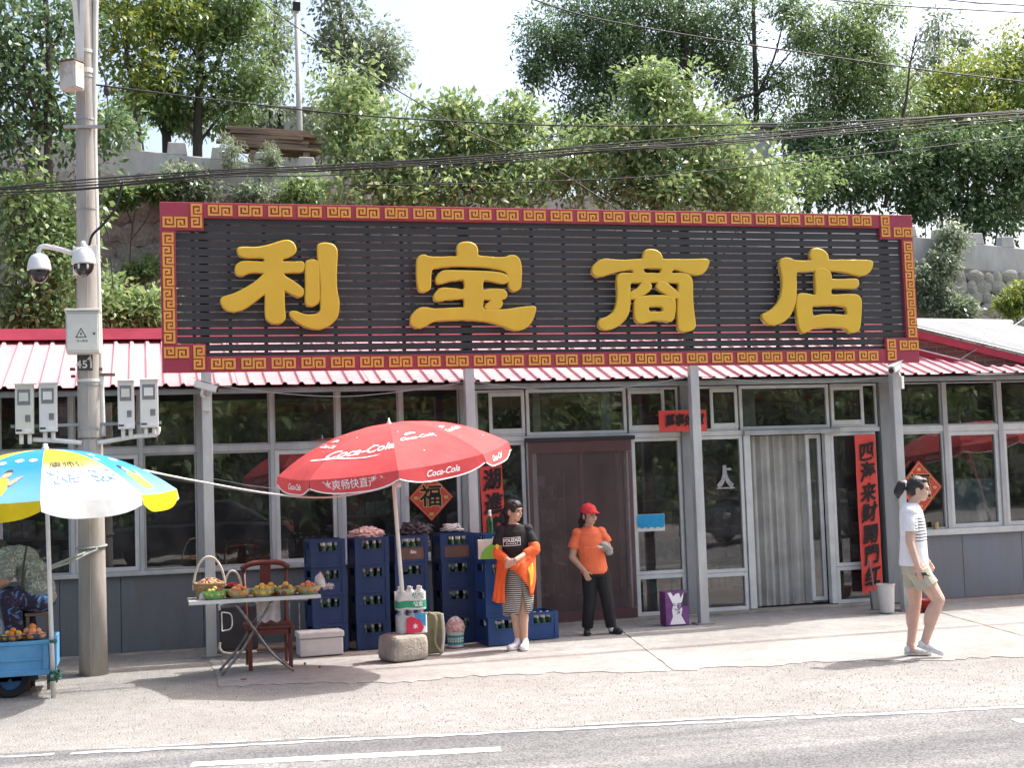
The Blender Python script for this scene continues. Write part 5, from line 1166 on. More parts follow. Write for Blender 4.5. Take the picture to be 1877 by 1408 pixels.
# ================================================================== FRUIT TABLE
pm('table_metal', (.50, .49, .46), .5, col2=(.40, .39, .37), scale=4); pm('leg_metal', (.30, .29, .28), .4, metal=.6, col2=(.12, .11, .10), scale=12)
TY = -2.30; tl, tr_ = at(346, 1107, TY), at(588, 1088, TY); TZ = (tl.z+tr_.z)/2
tb = thing('folding_table', 'folding metal table with crossed legs carrying fruit bowls', 'folding table', ((tl.x+tr_.x)/2, TY+.25, 0))
X0, X1 = tl.x, tr_.x
MB().box((X0, TY, TZ-.025), (X1, TY+.5, TZ)).build('tabletop', 'table_metal', tb, bevel=.006)
MB().box((X0-.0, TY-.006, TZ-.032), (X1, TY-.001, TZ+.004)).build('edge_trim', 'white_pipe', tb)
def leg(ptop, pbot, ytop, foot):
    MB().tube(spline([ptop, (Vector(ptop)+Vector(pbot))/2, pbot, foot], 5), .0135, 8).build('leg', 'leg_metal', tb, smooth=True)
cx = (X0+X1)/2
for yy, dz in ((TY+.06, 0), (TY+.42, 0)):
    leg((cx-.20, yy, TZ-.03), (cx+.16, yy, .20), 0, (cx+.36, yy-.03, .028)); leg((cx+.17, yy, TZ-.03), (cx-.16, yy+.03, .22), 0, (cx-.34, yy+.0, .028))
MB().tube([(cx-.20, TY+.06, TZ-.035), (cx-.20, TY+.42, TZ-.035)], .011, 6).build('leg_bar', 'leg_metal', tb); MB().tube([(cx+.17, TY+.06, TZ-.035), (cx+.17, TY+.42, TZ-.035)], .011, 6).build('leg_bar', 'leg_metal', tb)
# bowls of fruit
pm('bowl_green', (.30, .62, .22), .3, trans=.3, spec=.5, var=.05); pm('bowl_pale', (.50, .62, .36), .35, trans=.3, var=.06); pm('bowl_steel', (.42, .42, .42), .3, metal=.8, var=.06)
def fruitmat(n, a, b): pm(n, a, .6, col2=b, scale=14, spec=.35, lo=.3, hi=.7)
fruitmat('apricot', (.72, .30, .06), (.62, .16, .04)); fruitmat('apricot_yellow', (.74, .50, .09), (.66, .36, .06)); fruitmat('plum', (.30, .10, .06), (.2, .06, .05)); fruitmat('lime_plum', (.62, .58, .18), (.48, .44, .12)); fruitmat('peach', (.72, .36, .18), (.62, .20, .12)); fruitmat('cherry', (.55, .06, .05), (.4, .03, .03))
def fruit_mesh(mat):
    mb = MB(); n, m = 10, 8; vs = []
    mb.ell((0,0,0), (1,1,.93), n, m)
    for i, v in enumerate(mb.v):
        x, y, z = v; r = math.hypot(x, y); dz = -.16*math.exp(-(r/.28)**2) if z > 0 else 0; g_ = 1 - .05*math.exp(-((math.atan2(y, x))/.35)**2); mb.v[i] = (x*g_, y*g_, z+dz)
    me = mb.mesh('fruit'); fixn(me); me.polygons.foreach_set('use_smooth', [True]*len(me.polygons)); me.materials.append(MATS[mat]); return me
FM = {k: fruit_mesh(k) for k in ('apricot', 'apricot_yellow', 'plum', 'lime_plum', 'peach', 'cherry')}
def fruit(p, r, k, label, grp):
    o = bpy.data.objects.new(FNAME[k], FM[k]); COL.objects.link(o); o.location = p; o.scale = (r*random.uniform(.9, 1.08),)*3; o.rotation_euler = (random.uniform(-.8,.8), random.uniform(-.8,.8), random.random()*6)
    tag(o, label, FNAME[k], grp); return o
FNAME = {'apricot': 'apricot', 'apricot_yellow': 'apricot', 'plum': 'plum', 'lime_plum': 'plum', 'peach': 'peach', 'cherry': 'cherry'}
def bowl(c, r, h, mat, label, fr, fl, n=17, fr_r=.030, cat='bowl'):
    t = thing('fruit_bowl', label, cat, c)
    MB().lathe([(r*.62, 0), (r*.66, .004), (r*.9, h*.75), (r, h), (r*1.05, h+.004), (r*.985, h-.002), (r*.86, h*.72), (r*.6, .012), (0, .012)], c, 22).build('shell', mat, t, smooth=True)
    # heap: rings of fruit, lower ring resting in the bowl
    i = 0; lay = [(r*.72, h*.62, .5), (r*.42, h*.62+fr_r*1.15, .45), (r*.0, h*.62+fr_r*2.1, 0)]
    for (rad, z, _) in lay:
        cnt = max(1, int(2*math.pi*rad/(fr_r*2.02)))
        for k in range(cnt):
            a = 2*math.pi*k/cnt + random.uniform(-.1, .1) + z*40
            kk = fr if isinstance(fr, str) else random.choice(fr)
            fruit(Vector(c) + Vector((math.cos(a)*rad, math.sin(a)*rad, z + random.uniform(-.004, .006))), fr_r, kk, fl, 'fruit heaped for sale'); i += 1
    return t
ty = TY + .15
def tpos(px): p = at(px, 1092, ty); return Vector((p.x, ty, TZ+.001))
bowl(tpos(394), .125, .085, 'bowl_green', 'bright green plastic bowl of small yellow plums below the wicker basket', ('lime_plum', 'lime_plum', 'plum'), 'small greenish yellow plum in the bright green bowl', fr_r=.024)
bowl(tpos(439), .128, .08, 'bowl_pale', 'pale green bowl of orange red apricots beside the bright green bowl', ('apricot', 'apricot', 'peach'), 'orange red apricot heaped beside the bright green bowl')
bowl(tpos(481), .128, .078, 'bowl_pale', 'pale green bowl of yellow apricots in the middle of the table', 'apricot_yellow', 'yellow apricot heaped in the middle table bowl')
bowl(tpos(524), .125, .07, 'bowl_pale', 'pale green bowl of mixed yellow and brown fruit on the table', ('apricot_yellow', 'lime_plum', 'plum'), 'yellow or brown fruit in the mixed table bowl')
bowl(tpos(565), .13, .08, 'bowl_pale', 'pale bowl of peach coloured apricots at the crate end of the table', ('peach', 'peach', 'apricot'), 'peach coloured apricot in the bowl nearest the beer crates')
p = tpos(500) + Vector((0, .19, 0)); bowl(p, .09, .05, 'bowl_pale', 'shallow bowl of yellow apricots behind the front row on the table', 'apricot_yellow', 'yellow apricot in the shallow back bowl on the table')
crumple('plastic_bag', tpos(577) + Vector((.06, .05, .06)), (.05, .04, .09), 'bag_white', 'clear white plastic bag hanging over the fruit table end', 'bag', 13, .5); crumple('plastic_bag', tpos(372) + Vector((.0, .02, 0)), (.035, .03, .05), 'bag_white', 'small white bag beside the bright green bowl', 'bag', 14, .5)
# wicker baskets
pm('wicker', (.50, .30, .15), .8, col2=(.34, .19, .09), scale=40, stretch=(1, 1, 3), bump=.6, bscale=120); pm('wicker_handle', (.60, .55, .46), .8, col2=(.45, .40, .32), scale=20, bump=.5); pm('nuts', (.68, .50, .32), .7, col2=(.50, .26, .14), scale=30); pm('basket_dark', (.05, .035, .03), .8, bump=.5)
def basket(c, r, h, hh, hr, mat, label, nmat_, nuts_label, nr):
    t = thing('wicker_basket', label, 'basket', c)
    mb = MB(); prof = [(r*.72, 0), (r*.76, .01)]; nn = 9
    for i in range(nn): z = h*(i+.5)/nn; rr = r*(.74 + .26*(z/h)); prof += [(rr+.003, z-.3*h/nn), (rr+.008, z), (rr+.003, z+.3*h/nn)]
    prof += [(r*1.04, h), (r*1.02, h+.012), (r*.95, h+.004), (r*.9, h*.75), (0, h*.7)]
    mb.lathe(prof, c, 28).build('body', mat, t, smooth=True)
    pts = [Vector(c) + Vector((math.cos(a)*r*1.0, .0, h*.55 + math.sin(a)*hh)) for a in np.linspace(0, math.pi, 25)]
    MB().tube(pts, hr, 8).build('handle', 'wicker_handle', t, smooth=True)
    hp_ = MB(); 
    for i in range(190):
        a = random.random()*6.28; q = math.sqrt(random.random()); z = h*.80 + (1-q*q)*h*.55 + random.uniform(-.004, .004)
        hp_.ell(Vector(c) + Vector((math.cos(a)*q*r*.93, math.sin(a)*q*r*.93, z)), (nr*1.3, nr*.9, nr*.8), 6, 4, Matrix.Rotation(random.random()*6, 3, 'Z'))
    o = hp_.build(nuts_label.split(' ')[0] + '_heap' if False else 'nut_heap', nmat_, smooth=True); o['kind'] = 'stuff'; o['label'] = nuts_label; o['category'] = 'nuts'
    return t
bp_ = at(384, 1086, TY+.33); basket(Vector((bp_.x, TY+.33, TZ+.001)), .155, .145, .33, .012, 'wicker', 'large wicker basket with tall hooped handle on the fruit table', 'nuts', 'heap of pale brown nuts in the large wicker basket', .012)
bp_ = at(427, 1086, TY+.36); basket(Vector((bp_.x, TY+.36, TZ+.001)), .085, .10, .20, .012, 'basket_dark', 'small dark basket with hooped handle beside the large wicker basket', 'cherry', 'heap of small red cherries in the dark basket', .009)
# chair behind the table
pm('chair_red', (.15, .038, .026), .45, col2=(.10, .026, .02), scale=4, stretch=(6, 6, 1)); pm('cloth_pale', (.62, .55, .55), .85, bump=.3, bscale=12)
CYc = -1.55; c0 = at(486, 1035, CYc)
chr_ = thing('wooden_chair', 'dark red wooden chair with curved crest rail behind the fruit table', 'chair', (c0.x, CYc-.2, 0))
cz = c0.z; sz = .42
MB().tube(spline([(c0.x-.24, CYc+.03, cz-.04), (c0.x-.15, CYc+.0, cz+.01), (c0.x, CYc-.01, cz+.02), (c0.x+.15, CYc, cz+.01), (c0.x+.24, CYc+.03, cz-.04)], 5), .028, 8).build('crest_rail', 'chair_red', chr_, smooth=True)
MB().box((c0.x-.055, CYc-.015, sz), (c0.x+.055, CYc+.01, cz)).build('back_splat', 'chair_red', chr_, bevel=.006)
for s in (-1, 1):
    MB().tube([(c0.x+s*.2, CYc+.03, .017), (c0.x+s*.2, CYc+.02, sz), (c0.x+s*.22, CYc+.03, cz-.03)], .018, 8).build('leg', 'chair_red', chr_, smooth=True); MB().box((c0.x+s*.2-.02, CYc-.44, .017), (c0.x+s*.2+.02, CYc-.40, sz-.002)).build('leg', 'chair_red', chr_, bevel=.004)
    MB().box((c0.x+s*.2-.014, CYc-.40, .2), (c0.x+s*.2+.014, CYc+.01, .23)).build('stretcher', 'chair_red', chr_)
MB().box((c0.x-.24, CYc-.46, sz), (c0.x+.24, CYc+.04, sz+.035)).build('seat', 'chair_red', chr_, bevel=.01)
MB().box((c0.x-.20, CYc-.44, sz-.06), (c0.x+.20, CYc-.42, sz-.003)).build('apron_rail', 'chair_red', chr_)
mb = MB(); vs = []; n = 12
a, b = at(470, 1094, CYc-.47), at(514, 1138, CYc-.47)
for i in range(n+1):
    for j in range(7):
        x = a.x + (b.x-a.x)*i/n; z = a.z + (b.z-a.z)*j/6 + .015*math.sin(i*1.1)*(j == 6); vs.append((x, CYc-.47 + .012*math.sin(i*1.3+j*.3) - .02*j/6, z))
tag(mb.add(vs, [(i*7+j, i*7+j+1, (i+1)*7+j+1, (i+1)*7+j) for i in range(n) for j in range(6)]).build('hanging_cloth', 'cloth_pale', smooth=True, fix=False), 'pale pink cloth hanging below the fruit table', 'cloth')
# folded black lounger against the wall, bamboo pole
pm('black_cloth', (.045, .045, .05), .8, col2=(.03, .03, .033), scale=5, bump=.2)
a, b = at(402, 1112, -.85), at(446, 1192, -.85)
lg = thing('folded_recliner', 'folded black recliner with pale tube frame leaning behind the fruit table', 'recliner', ((a.x+b.x)/2+.1, -.8, .017))
MB().box((a.x, -.86, b.z), (b.x+.16, -.80, a.z)).build('sling', 'black_cloth', lg, bevel=.02)
MB().tube(spline([(a.x, -.88, a.z-.04), (a.x+.03, -.89, a.z+.03), (b.x+.1, -.89, a.z+.05), (b.x+.16, -.88, a.z+.01)], 4), .013, 8).build('frame_tube', 'white_pipe', lg, smooth=True)
MB().tube(spline([(b.x+.14, -.88, b.z-.02), (a.x+.08, -.9, b.z-.02), (a.x+.0, -.9, b.z+.03), (a.x, -.88, b.z+.1)], 4), .013, 8).build('frame_tube', 'white_pipe', lg, smooth=True)
MB().tube([(a.x+.02, -.9, b.z+.22), (a.x+.02, -.9, b.z+.42)], .008, 6).build('buckle', 'white_pipe', lg); MB().tube(spline([(a.x+.02, -.9, b.z+.42), (a.x+.11, -.9, b.z+.40), (a.x+.13, -.9, b.z+.32), (a.x+.11, -.9, b.z+.24), (a.x+.02, -.9, b.z+.22)], 4), .008, 6).build('buckle', 'white_pipe', lg)
for px in (530, 548): 
    p0, p1 = at(px, 1105, -.95), at(px+1, 1165, -.95); MB().tube([p0, (p0.x, p0.y, .017)], .008, 6).build('rear_tube', 'leg_metal', lg)
MB().tube([at(519, 1100, -.95), at(565, 1100, -.95)], .008, 6).build('rear_tube', 'leg_metal', lg)
pm('bamboo', (.50, .36, .22), .6, col2=(.40, .27, .16), scale=6); a, b = gnd(398, 1203), gnd(552, 1195)
tag(MB().tube([a+Vector((0,0,.055)), b+Vector((0,0,.055))], .03, 10).build('bamboo_pole', 'bamboo', smooth=True), 'pale bamboo pole lying on the ground behind the table legs', 'pole')
# pebbles and litter
for i, (px, py) in enumerate(((559, 1222), (586, 1228), (447, 1251))):
    p = gnd(px, py); o = bpy.data.objects.new('fallen_apricot' if i < 2 else 'stick', FM['plum']); COL.objects.link(o); o.location = p + Vector((0,0,.028)); o.scale = (.014,)*3 if i < 2 else (.035, .008, .008); tag(o, ['brown fallen fruit on the ground right of the table leg', 'tiny fallen fruit on the ground before the foam box', 'short dark stick on the ground below the table'][i], 'litter')
# ================================================================== RIGHT-HAND SMALL THINGS
pm('purple', (.22, .08, .24), .55, col2=(.15, .045, .17), scale=4)
a, b = gnd(1219, 1149), gnd(1268, 1147); Yq = -.62
a, b = at(1219, 1086, Yq), at(1264, 1148, Yq)
pc = thing('gift_carton', 'purple and white printed drinks carton standing by the sign post', 'carton', ((a.x+b.x)/2, Yq+.1, .017))
MB().box((a.x, Yq, .017), (b.x, Yq+.2, a.z)).build('box', 'purple', pc, bevel=.004)
W_, H_ = b.x-a.x, a.z-.017
for pts in ([(.16,.03),(.30,.26),(.27,.45),(.33,.62),(.10,.97),(.24,.98),(.34,.86),(.45,.93),(.60,.95),(.66,.80),(.80,.97),(.88,.97),(.66,.62),(.72,.48),(.66,.28),(.84,.03)],):
    MB().prism([(x*W_, y*H_) for x, y in pts], (a.x, Yq-.0005, .017), (1,0,0), (0,0,1), (0,-1,0), .0015).build('white_print', 'print_white', pc)
MB().prism([(x*W_, y*H_) for x, y in [(.70,.60),(.95,.55),(.97,.95),(.80,.97)]], (a.x, Yq-.0005, .017), (1,0,0), (0,0,1), (0,-1,0), .0022).build('dark_print', 'ink', pc)
for (tx, col, y_) in (('安慕', 'purple', .55), ('希', 'purple', .38)):
    me = textmesh(tx, .07, .004); mapmesh(me, lambda x, y, z: Vector((a.x+W_*.5+x, Yq-.0035, .017+H_*y_+y))-wloc(pc)); mobj('lettering', me, col, pc, fix=False)
gq = gnd(1634, 1127); cc = Vector((gq.x, gq.y+.10, .017)); pm('bin_white', (.62, .60, .56), .5, col2=(.54, .52, .48), scale=3)
bn = thing('waste_bin', 'white plastic waste bin at the foot of the long red couplet', 'bin', cc)
MB().lathe([(.085, 0), (.088, .005), (.105, .33), (.113, .335), (.113, .35), (.1, .35), (.083, .02), (0, .02)], cc, 24).build('pail', 'bin_white', bn, smooth=False)
a, b = at(1602, 1098, -.35), at(1616, 1120, -.35); pm('dustpan', (.16, .16, .16), .6)
dp = thing('dustpan', 'grey dustpan leaning beside the white waste bin', 'dustpan', (a.x, -.35, .02)); MB().add([(a.x-.02,-.36,.02),(b.x+.03,-.36,.02),(b.x+.02,-.28,.24),(a.x,-.28,.24),(a.x-.02,-.30,.02),(b.x+.03,-.30,.02),(b.x+.02,-.24,.24),(a.x,-.24,.24)], [(0,1,2,3),(7,6,5,4),(0,4,5,1),(1,5,6,2),(2,6,7,3),(3,7,4,0)]).build('pan', 'dustpan', dp)
MB().tube([(a.x+.06, -.27, .2), (a.x+.10, -.1, .62)], .01, 6).build('handle', 'dustpan', dp)
pm('basin_red', (.42, .05, .04), .4); gq = gnd(1712, 1124); cc = Vector((gq.x, gq.y+.1, .017))
bs = thing('plastic_basin', 'red plastic basin on the ground behind the walking woman', 'basin', cc); MB().lathe([(.10, 0), (.105, .005), (.14, .13), (.16, .135), (.16, .145), (.135, .14), (.1, .015), (0, .015)], cc, 24).build('basin', 'basin_red', bs, smooth=True)
pm('can_gold', (.55, .42, .2), .35, metal=.5); p = at(1717, 977, .17); cn_ = thing('drink_can', 'small gold drink can on the window sill behind the walking woman', 'can', (p.x, .17, ZRS1)); MB().lathe([(.026, .001), (.03, .008), (.03, .085), (.025, .095), (0, .093)], (p.x, .17, ZRS1), 14).build('can', 'can_gold', cn_)
# ================================================================== RED PAPER
pm('paper_red', (.74, .085, .065), .7, col2=(.64, .065, .05), scale=4, bump=.08, bscale=6); pm('paper_red2', (.62, .075, .05), .6, col2=(.44, .04, .035), scale=6); pm('brush_ink', (.012, .011, .011), .6); pm('gold_print', (.62, .38, .12), .5)
def paper(name, label, X0, X1, Z0, Z1, Y, shear, chars, size, vertical=True, cat='couplet', slots=None):
    t = thing(name, label, cat, ((X0+X1)/2, Y, Z0)); n = 16; vs = []
    if vertical:
        for i in range(n+1):
            z = Z0 + (Z1-Z0)*i/n; sh = shear*(1-i/n); wob = .006*math.sin(i*1.7)
            for k in range(4): vs.append((X0 + (X1-X0)*k/3 + sh, Y + wob*.7 - .004*math.sin(k*1.5+i*.5), z))
        MB().add(vs, [(i*4+k, i*4+k+1, i*4+k+5, i*4+k+4) for i in range(n) for k in range(3)]).build('paper', 'paper_red', t, smooth=True, fix=False)
    else: MB().box((X0, Y, Z0), (X1, Y+.003, Z1)).build('paper', 'paper_red', t)
    m = len(chars)
    for i, ch in enumerate(chars):
        parts_ = []; me = textmesh(ch, 1., .010); subdiv(me, 1)
        if vertical: u = slots[i] if slots else (i+.6)/(m+.15); cx_, cz_ = (X0+X1)/2 + shear*u, Z1 - (Z1-Z0)*u
        else: cx_, cz_ = X0 + (X1-X0)*(slots[i] if slots else (i+.5)/m), (Z0+Z1)/2
        rg = np.random.default_rng(i+7); p1, p2, p3 = rg.uniform(0, 6, 3)
        def f(x, y, z):
            x2 = x*.90 + .08*y + .025*math.sin(5*y+p1); y2 = y*1.05 + .16*x + .02*math.sin(5*x+p3)
            return Vector((cx_ + x2*size, Y - .016, cz_ + y2*size)) - wloc(t)
        mapmesh(me, f)
        for q_, (ex, ez) in enumerate(((0, 0), (.045, .0), (.022, -.04))):
            m3 = me if q_ == 0 else me.copy()
            if q_: mapmesh(m3, lambda x, y, z: (x+ex*size, y-.0006*q_, z+ez*size))
            parts_.append(m3)
        bm = bmesh.new()
        for m3 in parts_: bm.from_mesh(m3)
        mm_ = bpy.data.meshes.new('character'); bm.to_mesh(mm_); bm.free(); mobj('character', mm_, 'brush_ink', t, fix=False)
    return t
Yr = .12
a, b = at(1566, 797, Yr), at(1604, 797, Yr); c = at(1592, 1088, Yr); sh = at(1581, 1088, Yr).x - a.x
paper('couplet', 'long red paper couplet of seven black characters by the strip curtain doorway', a.x, b.x, c.z, a.z, Yr, sh*.75, '四海来财開門红', .25, slots=[.115, .245, .375, .50, .635, .765, .90])
a, b = at(876, 812, Yr), at(917, 812, Yr); c = at(900, 1050, Yr)
paper('couplet', 'red paper couplet beside the first doorway partly hidden by the red parasol', a.x, b.x, c.z-.5, a.z, Yr, .06, '五湖進寶满堂彩', .26)
Yh = -.02; a, b = at(1207, 753, Yh), at(1296, 790, Yh)
paper('door_banner', 'short horizontal red banner hung above the doorway behind the sign post', a.x, b.x, b.z, a.z, Yh, 0, '萬事如意', .15, False, 'banner', [.22, .42, .62, .84])
for hx in (a.x+.05, b.x-.05): MB().bar((hx, Yh+.004, a.z-.05), (hx, .2, a.z-.05), .01, .01).build('banner_hook', 'galv', bpy.data.objects['door_banner'])
def fu(px, py, hw, hh, Y, label):
    c = at(px, py, Y); l = at(px-hw, py, Y); u = at(px, py-hh, Y); w_ = c.x-l.x; h_ = u.z-c.z
    t = thing('fortune_diamond', label, 'door paper', (c.x, Y, c.z-h_))
    MB().prism([(-w_,0),(0,-h_),(w_,0),(0,h_)], (c.x, Y, c.z), (1,0,0), (0,0,1), (0,-1,0), .003).build('paper', 'paper_red2', t)
    lp = [[(-w_*.93,0),(0,-h_*.93),(w_*.93,0),(0,h_*.93)], [(-w_*.90,0),(0,-h_*.90),(w_*.90,0),(0,h_*.90)]]
    me = curvemesh(lp, 0, 0, 'border'); mapmesh(me, lambda x, y, z: Vector((c.x+x, Y-.0045, c.z+y))-wloc(t)); mobj('gold_border', me, 'gold_print', t, fix=False)
    for (bold, mt, off) in ((.05, 'gold_print', .005), (.016, 'brush_ink', .0065)):
        me = textmesh('福', w_*1.02, w_*bold); mapmesh(me, lambda x, y, z: Vector((c.x+x, Y-off, c.z+y))-wloc(t)); mobj('character', me, mt, t, fix=False)
    for (dx, dz) in ((0, .68), (0, -.68), (.68, 0), (-.68, 0)):
        MB().prism([(-.025,-.018),(.0,-.028),(.025,-.018),(.03,.005),(.01,.02),(0,.008),(-.01,.02),(-.03,.005)], (c.x+dx*w_, Y-.003, c.z+dz*h_), (1,0,0), (0,0,1), (0,-1,0), .0015).build('gold_motif', 'gold_print', t)
fu(790, 912, 41, 44, .19, 'red diamond paper with black fortune character on the window above the crates'); fu(1686, 894, 41, 50, .19, 'red diamond paper with fortune character on the window behind the walking woman')
# stickers
pm('sticker_blue', (.02, .33, .62), .4); pm('sticker_white', (.72, .72, .70), .4); pm('sticker_grey', (.36, .36, .35), .8, var=.2, scale=20)
Yk = .212; a, b = at(1167, 944, Yk), at(1219, 973, Yk); t = thing('glass_sticker', 'blue and white notice sticker on the glass beside the mesh door screen', 'sticker', ((a.x+b.x)/2, Yk, b.z))
MB().box((a.x, Yk, b.z), (b.x, Yk+.002, a.z)).build('sheet', 'sticker_white', t); n = 12
pts = [(a.x+.004, a.z-.004), (b.x-.004, a.z-.004)] + [(b.x-.004-(b.x-a.x-.008)*i/n, b.z+.045+.012*math.cos(i*2.2)) for i in range(n+1)]; MB().prism(pts, (0, Yk-.0005, 0), (1,0,0), (0,0,1), (0,-1,0), .001).build('blue_print', 'sticker_blue', t)
c = at(1329, 877, .21); t = thing('glass_sticker', 'worn grey character sticker on the glass left of the strip curtain', 'sticker', (c.x, .21, c.z-.15))
me = textmesh('人', .27, .022); mapmesh(me, lambda x, y, z: Vector((c.x+x*.75, .21, c.z+y))-wloc(t)); mobj('character', me, 'sticker_grey', t, fix=False)
MB().box((c.x-.12, .209, c.z-.135), (c.x+.13, .2115, c.z-.115)).build('remnant', 'sticker_grey', t); MB().box((c.x-.0, .209, c.z+.10), (c.x+.09, .2115, c.z+.13)).build('remnant', 'sticker_grey', t)
p0, p1 = at(934, 926, .21), at(946, 948, .21); tag(MB().box((p0.x, .209, p1.z), (p1.x, .212, p0.z)).build('notice', 'sticker_white'), 'small pale notice on the glass behind the ponytailed woman', 'notice')
# floral cloth, spare parasol and bag seen behind the glass
def floral():
    m, N, L, b = nmat('floral'); tc = N.new('ShaderNodeTexCoord'); v = N.new('ShaderNodeTexVoronoi'); v.inputs['Scale'].default_value = 4.5; v.inputs['Randomness'].default_value = .9; n = N.new('ShaderNodeTexNoise'); n.inputs['Scale'].default_value = 9
    L.new(tc.outputs['Object'], n.inputs['Vector']); mxv = N.new('ShaderNodeMixRGB'); mxv.inputs[0].default_value = .12; L.new(tc.outputs['Object'], mxv.inputs[1]); L.new(n.outputs['Color'], mxv.inputs[2]); L.new(mxv.outputs[0], v.inputs['Vector'])
    r = N.new('ShaderNodeValToRGB'); e = r.color_ramp.elements; e[0].position = .0; e[0].color = (.72, .62, .45, 1); e[1].position = .62; e[1].color = (.16, .24, .30, 1); e2 = r.color_ramp.elements.new(.08); e2.color = (.72, .72, .70, 1); e3 = r.color_ramp.elements.new(.30); e3.color = (.66, .68, .68, 1); e4 = r.color_ramp.elements.new(.40); e4.color = (.20, .30, .36, 1)
    L.new(v.outputs['Distance'], r.inputs[0]); L.new(r.outputs[0], b.inputs['Base Color']); b.inputs['Roughness'].default_value = .9
floral()
fc = MB(); vs = []; x0, x1, z0, z1 = V(1738), V(1835), ZRS1+.03, zl(1790, 878); n = 20
for i in range(n+1):
    for j in range(2): vs.append((x0+(x1-x0)*i/n, .31+.008*math.sin(i*1.3), (z0, z1)[j]))
tag(fc.add(vs, [(2*i, 2*i+2, 2*i+3, 2*i+1) for i in range(n)]).build('window_curtain', 'floral', smooth=True, fix=False), 'blue half curtain with white flowers inside the window at the right end of the shop', 'curtain')
# ================================================================== PEOPLE
def skinmat(name, col): pm(name, col, .5, var=.05, scale=9, spec=.3)
skinmat('skin_a', (.56, .34, .25)); skinmat('skin_b', (.52, .31, .22)); skinmat('skin_c', (.62, .40, .31)); skinmat('skin_d', (.42, .23, .15))
pm('hair', (.012, .010, .010), .42, col2=(.02, .016, .015), scale=30, stretch=(1, 1, .2), bump=.5, bscale=90, spec=.5)
pm('eye_dark', (.015, .012, .012), .25); pm('lip', (.42, .15, .13), .5)
pm('tee_black', (.018, .018, .02), .85, bump=.9, bscale=9); pm('tee_orange', (.80, .17, .07), .85, bump=.9, bscale=9, var=.06); pm('jacket_orange', (.82, .13, .03), .75, bump=.9, bscale=11, var=.06); pm('jacket_yellow', (.80, .48, .05), .75, bump=.3, bscale=13)
pm('trouser_black', (.016, .016, .018), .85, bump=.9, bscale=10); pm('shorts_khaki', (.46, .43, .34), .85, bump=.3, bscale=14, var=.05); pm('shoe_white', (.74, .73, .71), .5, var=.04); pm('shoe_black', (.018, .017, .017), .5); pm('sole', (.62, .61, .58), .7); pm('sock', (.68, .66, .62), .9); pm('cap_red', (.66, .045, .05), .75, bump=.2, bscale=14, var=.05)
def loft(mb, rings, n=24, e=1.):
    vs = []
    for (z, cx, cy, rx, ry) in rings:
        for k in range(n):
            a = 2*math.pi*k/n; c, s = math.cos(a), math.sin(a)
            vs.append((cx + math.copysign(abs(c)**e, c)*rx, cy + math.copysign(abs(s)**e, s)*ry, z))
    m = len(rings); fs = [(i*n+k, i*n+(k+1)%n, (i+1)*n+(k+1)%n, (i+1)*n+k) for i in range(m-1) for k in range(n)] + [tuple(range(n))[::-1], tuple((m-1)*n+k for k in range(n))]
    return mb.add(vs, fs)
def limb(mb, pts, rs):
    for i in range(len(pts)-1): mb.cap(pts[i], pts[i+1], rs[i], rs[i+1])
    return mb
def sleeve(mb, pts, rs, n=14): return mb.tube(spline(pts, 4), list(np.interp(np.linspace(0, len(pts)-1, (len(pts)-1)*4+1), range(len(pts)), rs)), n)
def rotz(a): return Matrix.Rotation(a, 3, 'Z')
class Head:
    # built facing -y, then turned by yaw (radians, + = towards image right) and tilted
    def __init__(s, c, yaw, pitch=0., roll=0., k=1.): s.c = Vector(c); s.M = Matrix.Rotation(yaw, 3, 'Z') @ Matrix.Rotation(roll, 3, 'Y') @ Matrix.Rotation(pitch, 3, 'X'); s.k = k
    def p(s, x, y, z): return s.c + s.M @ (Vector((x, y, z))*s.k)
    def ell(s, mb, c, r, n=14, m=10): mb.ell(s.p(*c), tuple(v*s.k for v in r), n, m, s.M)
    def skin(s, mb):
        s.ell(mb, (0, .012, .03), (.074, .092, .088)); s.ell(mb, (0, -.022, -.03), (.062, .068, .078)); s.ell(mb, (0, -.042, -.078), (.036, .038, .030))
        for k in (-1, 1): s.ell(mb, (k*.034, -.052, -.03), (.030, .032, .030)); s.ell(mb, (k*.074, .008, -.012), (.010, .022, .032))
        mb.cap(s.p(0, -.086, .012), s.p(0, -.099, -.026), .008*s.k, .0115*s.k); s.ell(mb, (0, -.079, .030), (.05, .012, .012)); s.ell(mb, (0, -.080, -.060), (.018, .008, .009))
    def face(s, par, root):
        for k in (-1, 1):
            m = MB(); s.ell(m, (k*.030, -.083, .008), (.012, .008, .0055), 10, 6); m.build('eye', 'eye_dark', par, origin=wl(root), smooth=True)
            m = MB(); m.cap(s.p(k*.016, -.092, .026), s.p(k*.045, -.082, .028), .0032*s.k, .0024*s.k); m.build('eyebrow', 'hair', par, origin=wl(root))
        m = MB(); m.cap(s.p(-.014, -.0865, -.056), s.p(.014, -.0865, -.056), .0042*s.k, .0042*s.k); m.build('mouth', 'lip', par, origin=wl(root), smooth=True)
def wl(root): return (0, 0, 0)
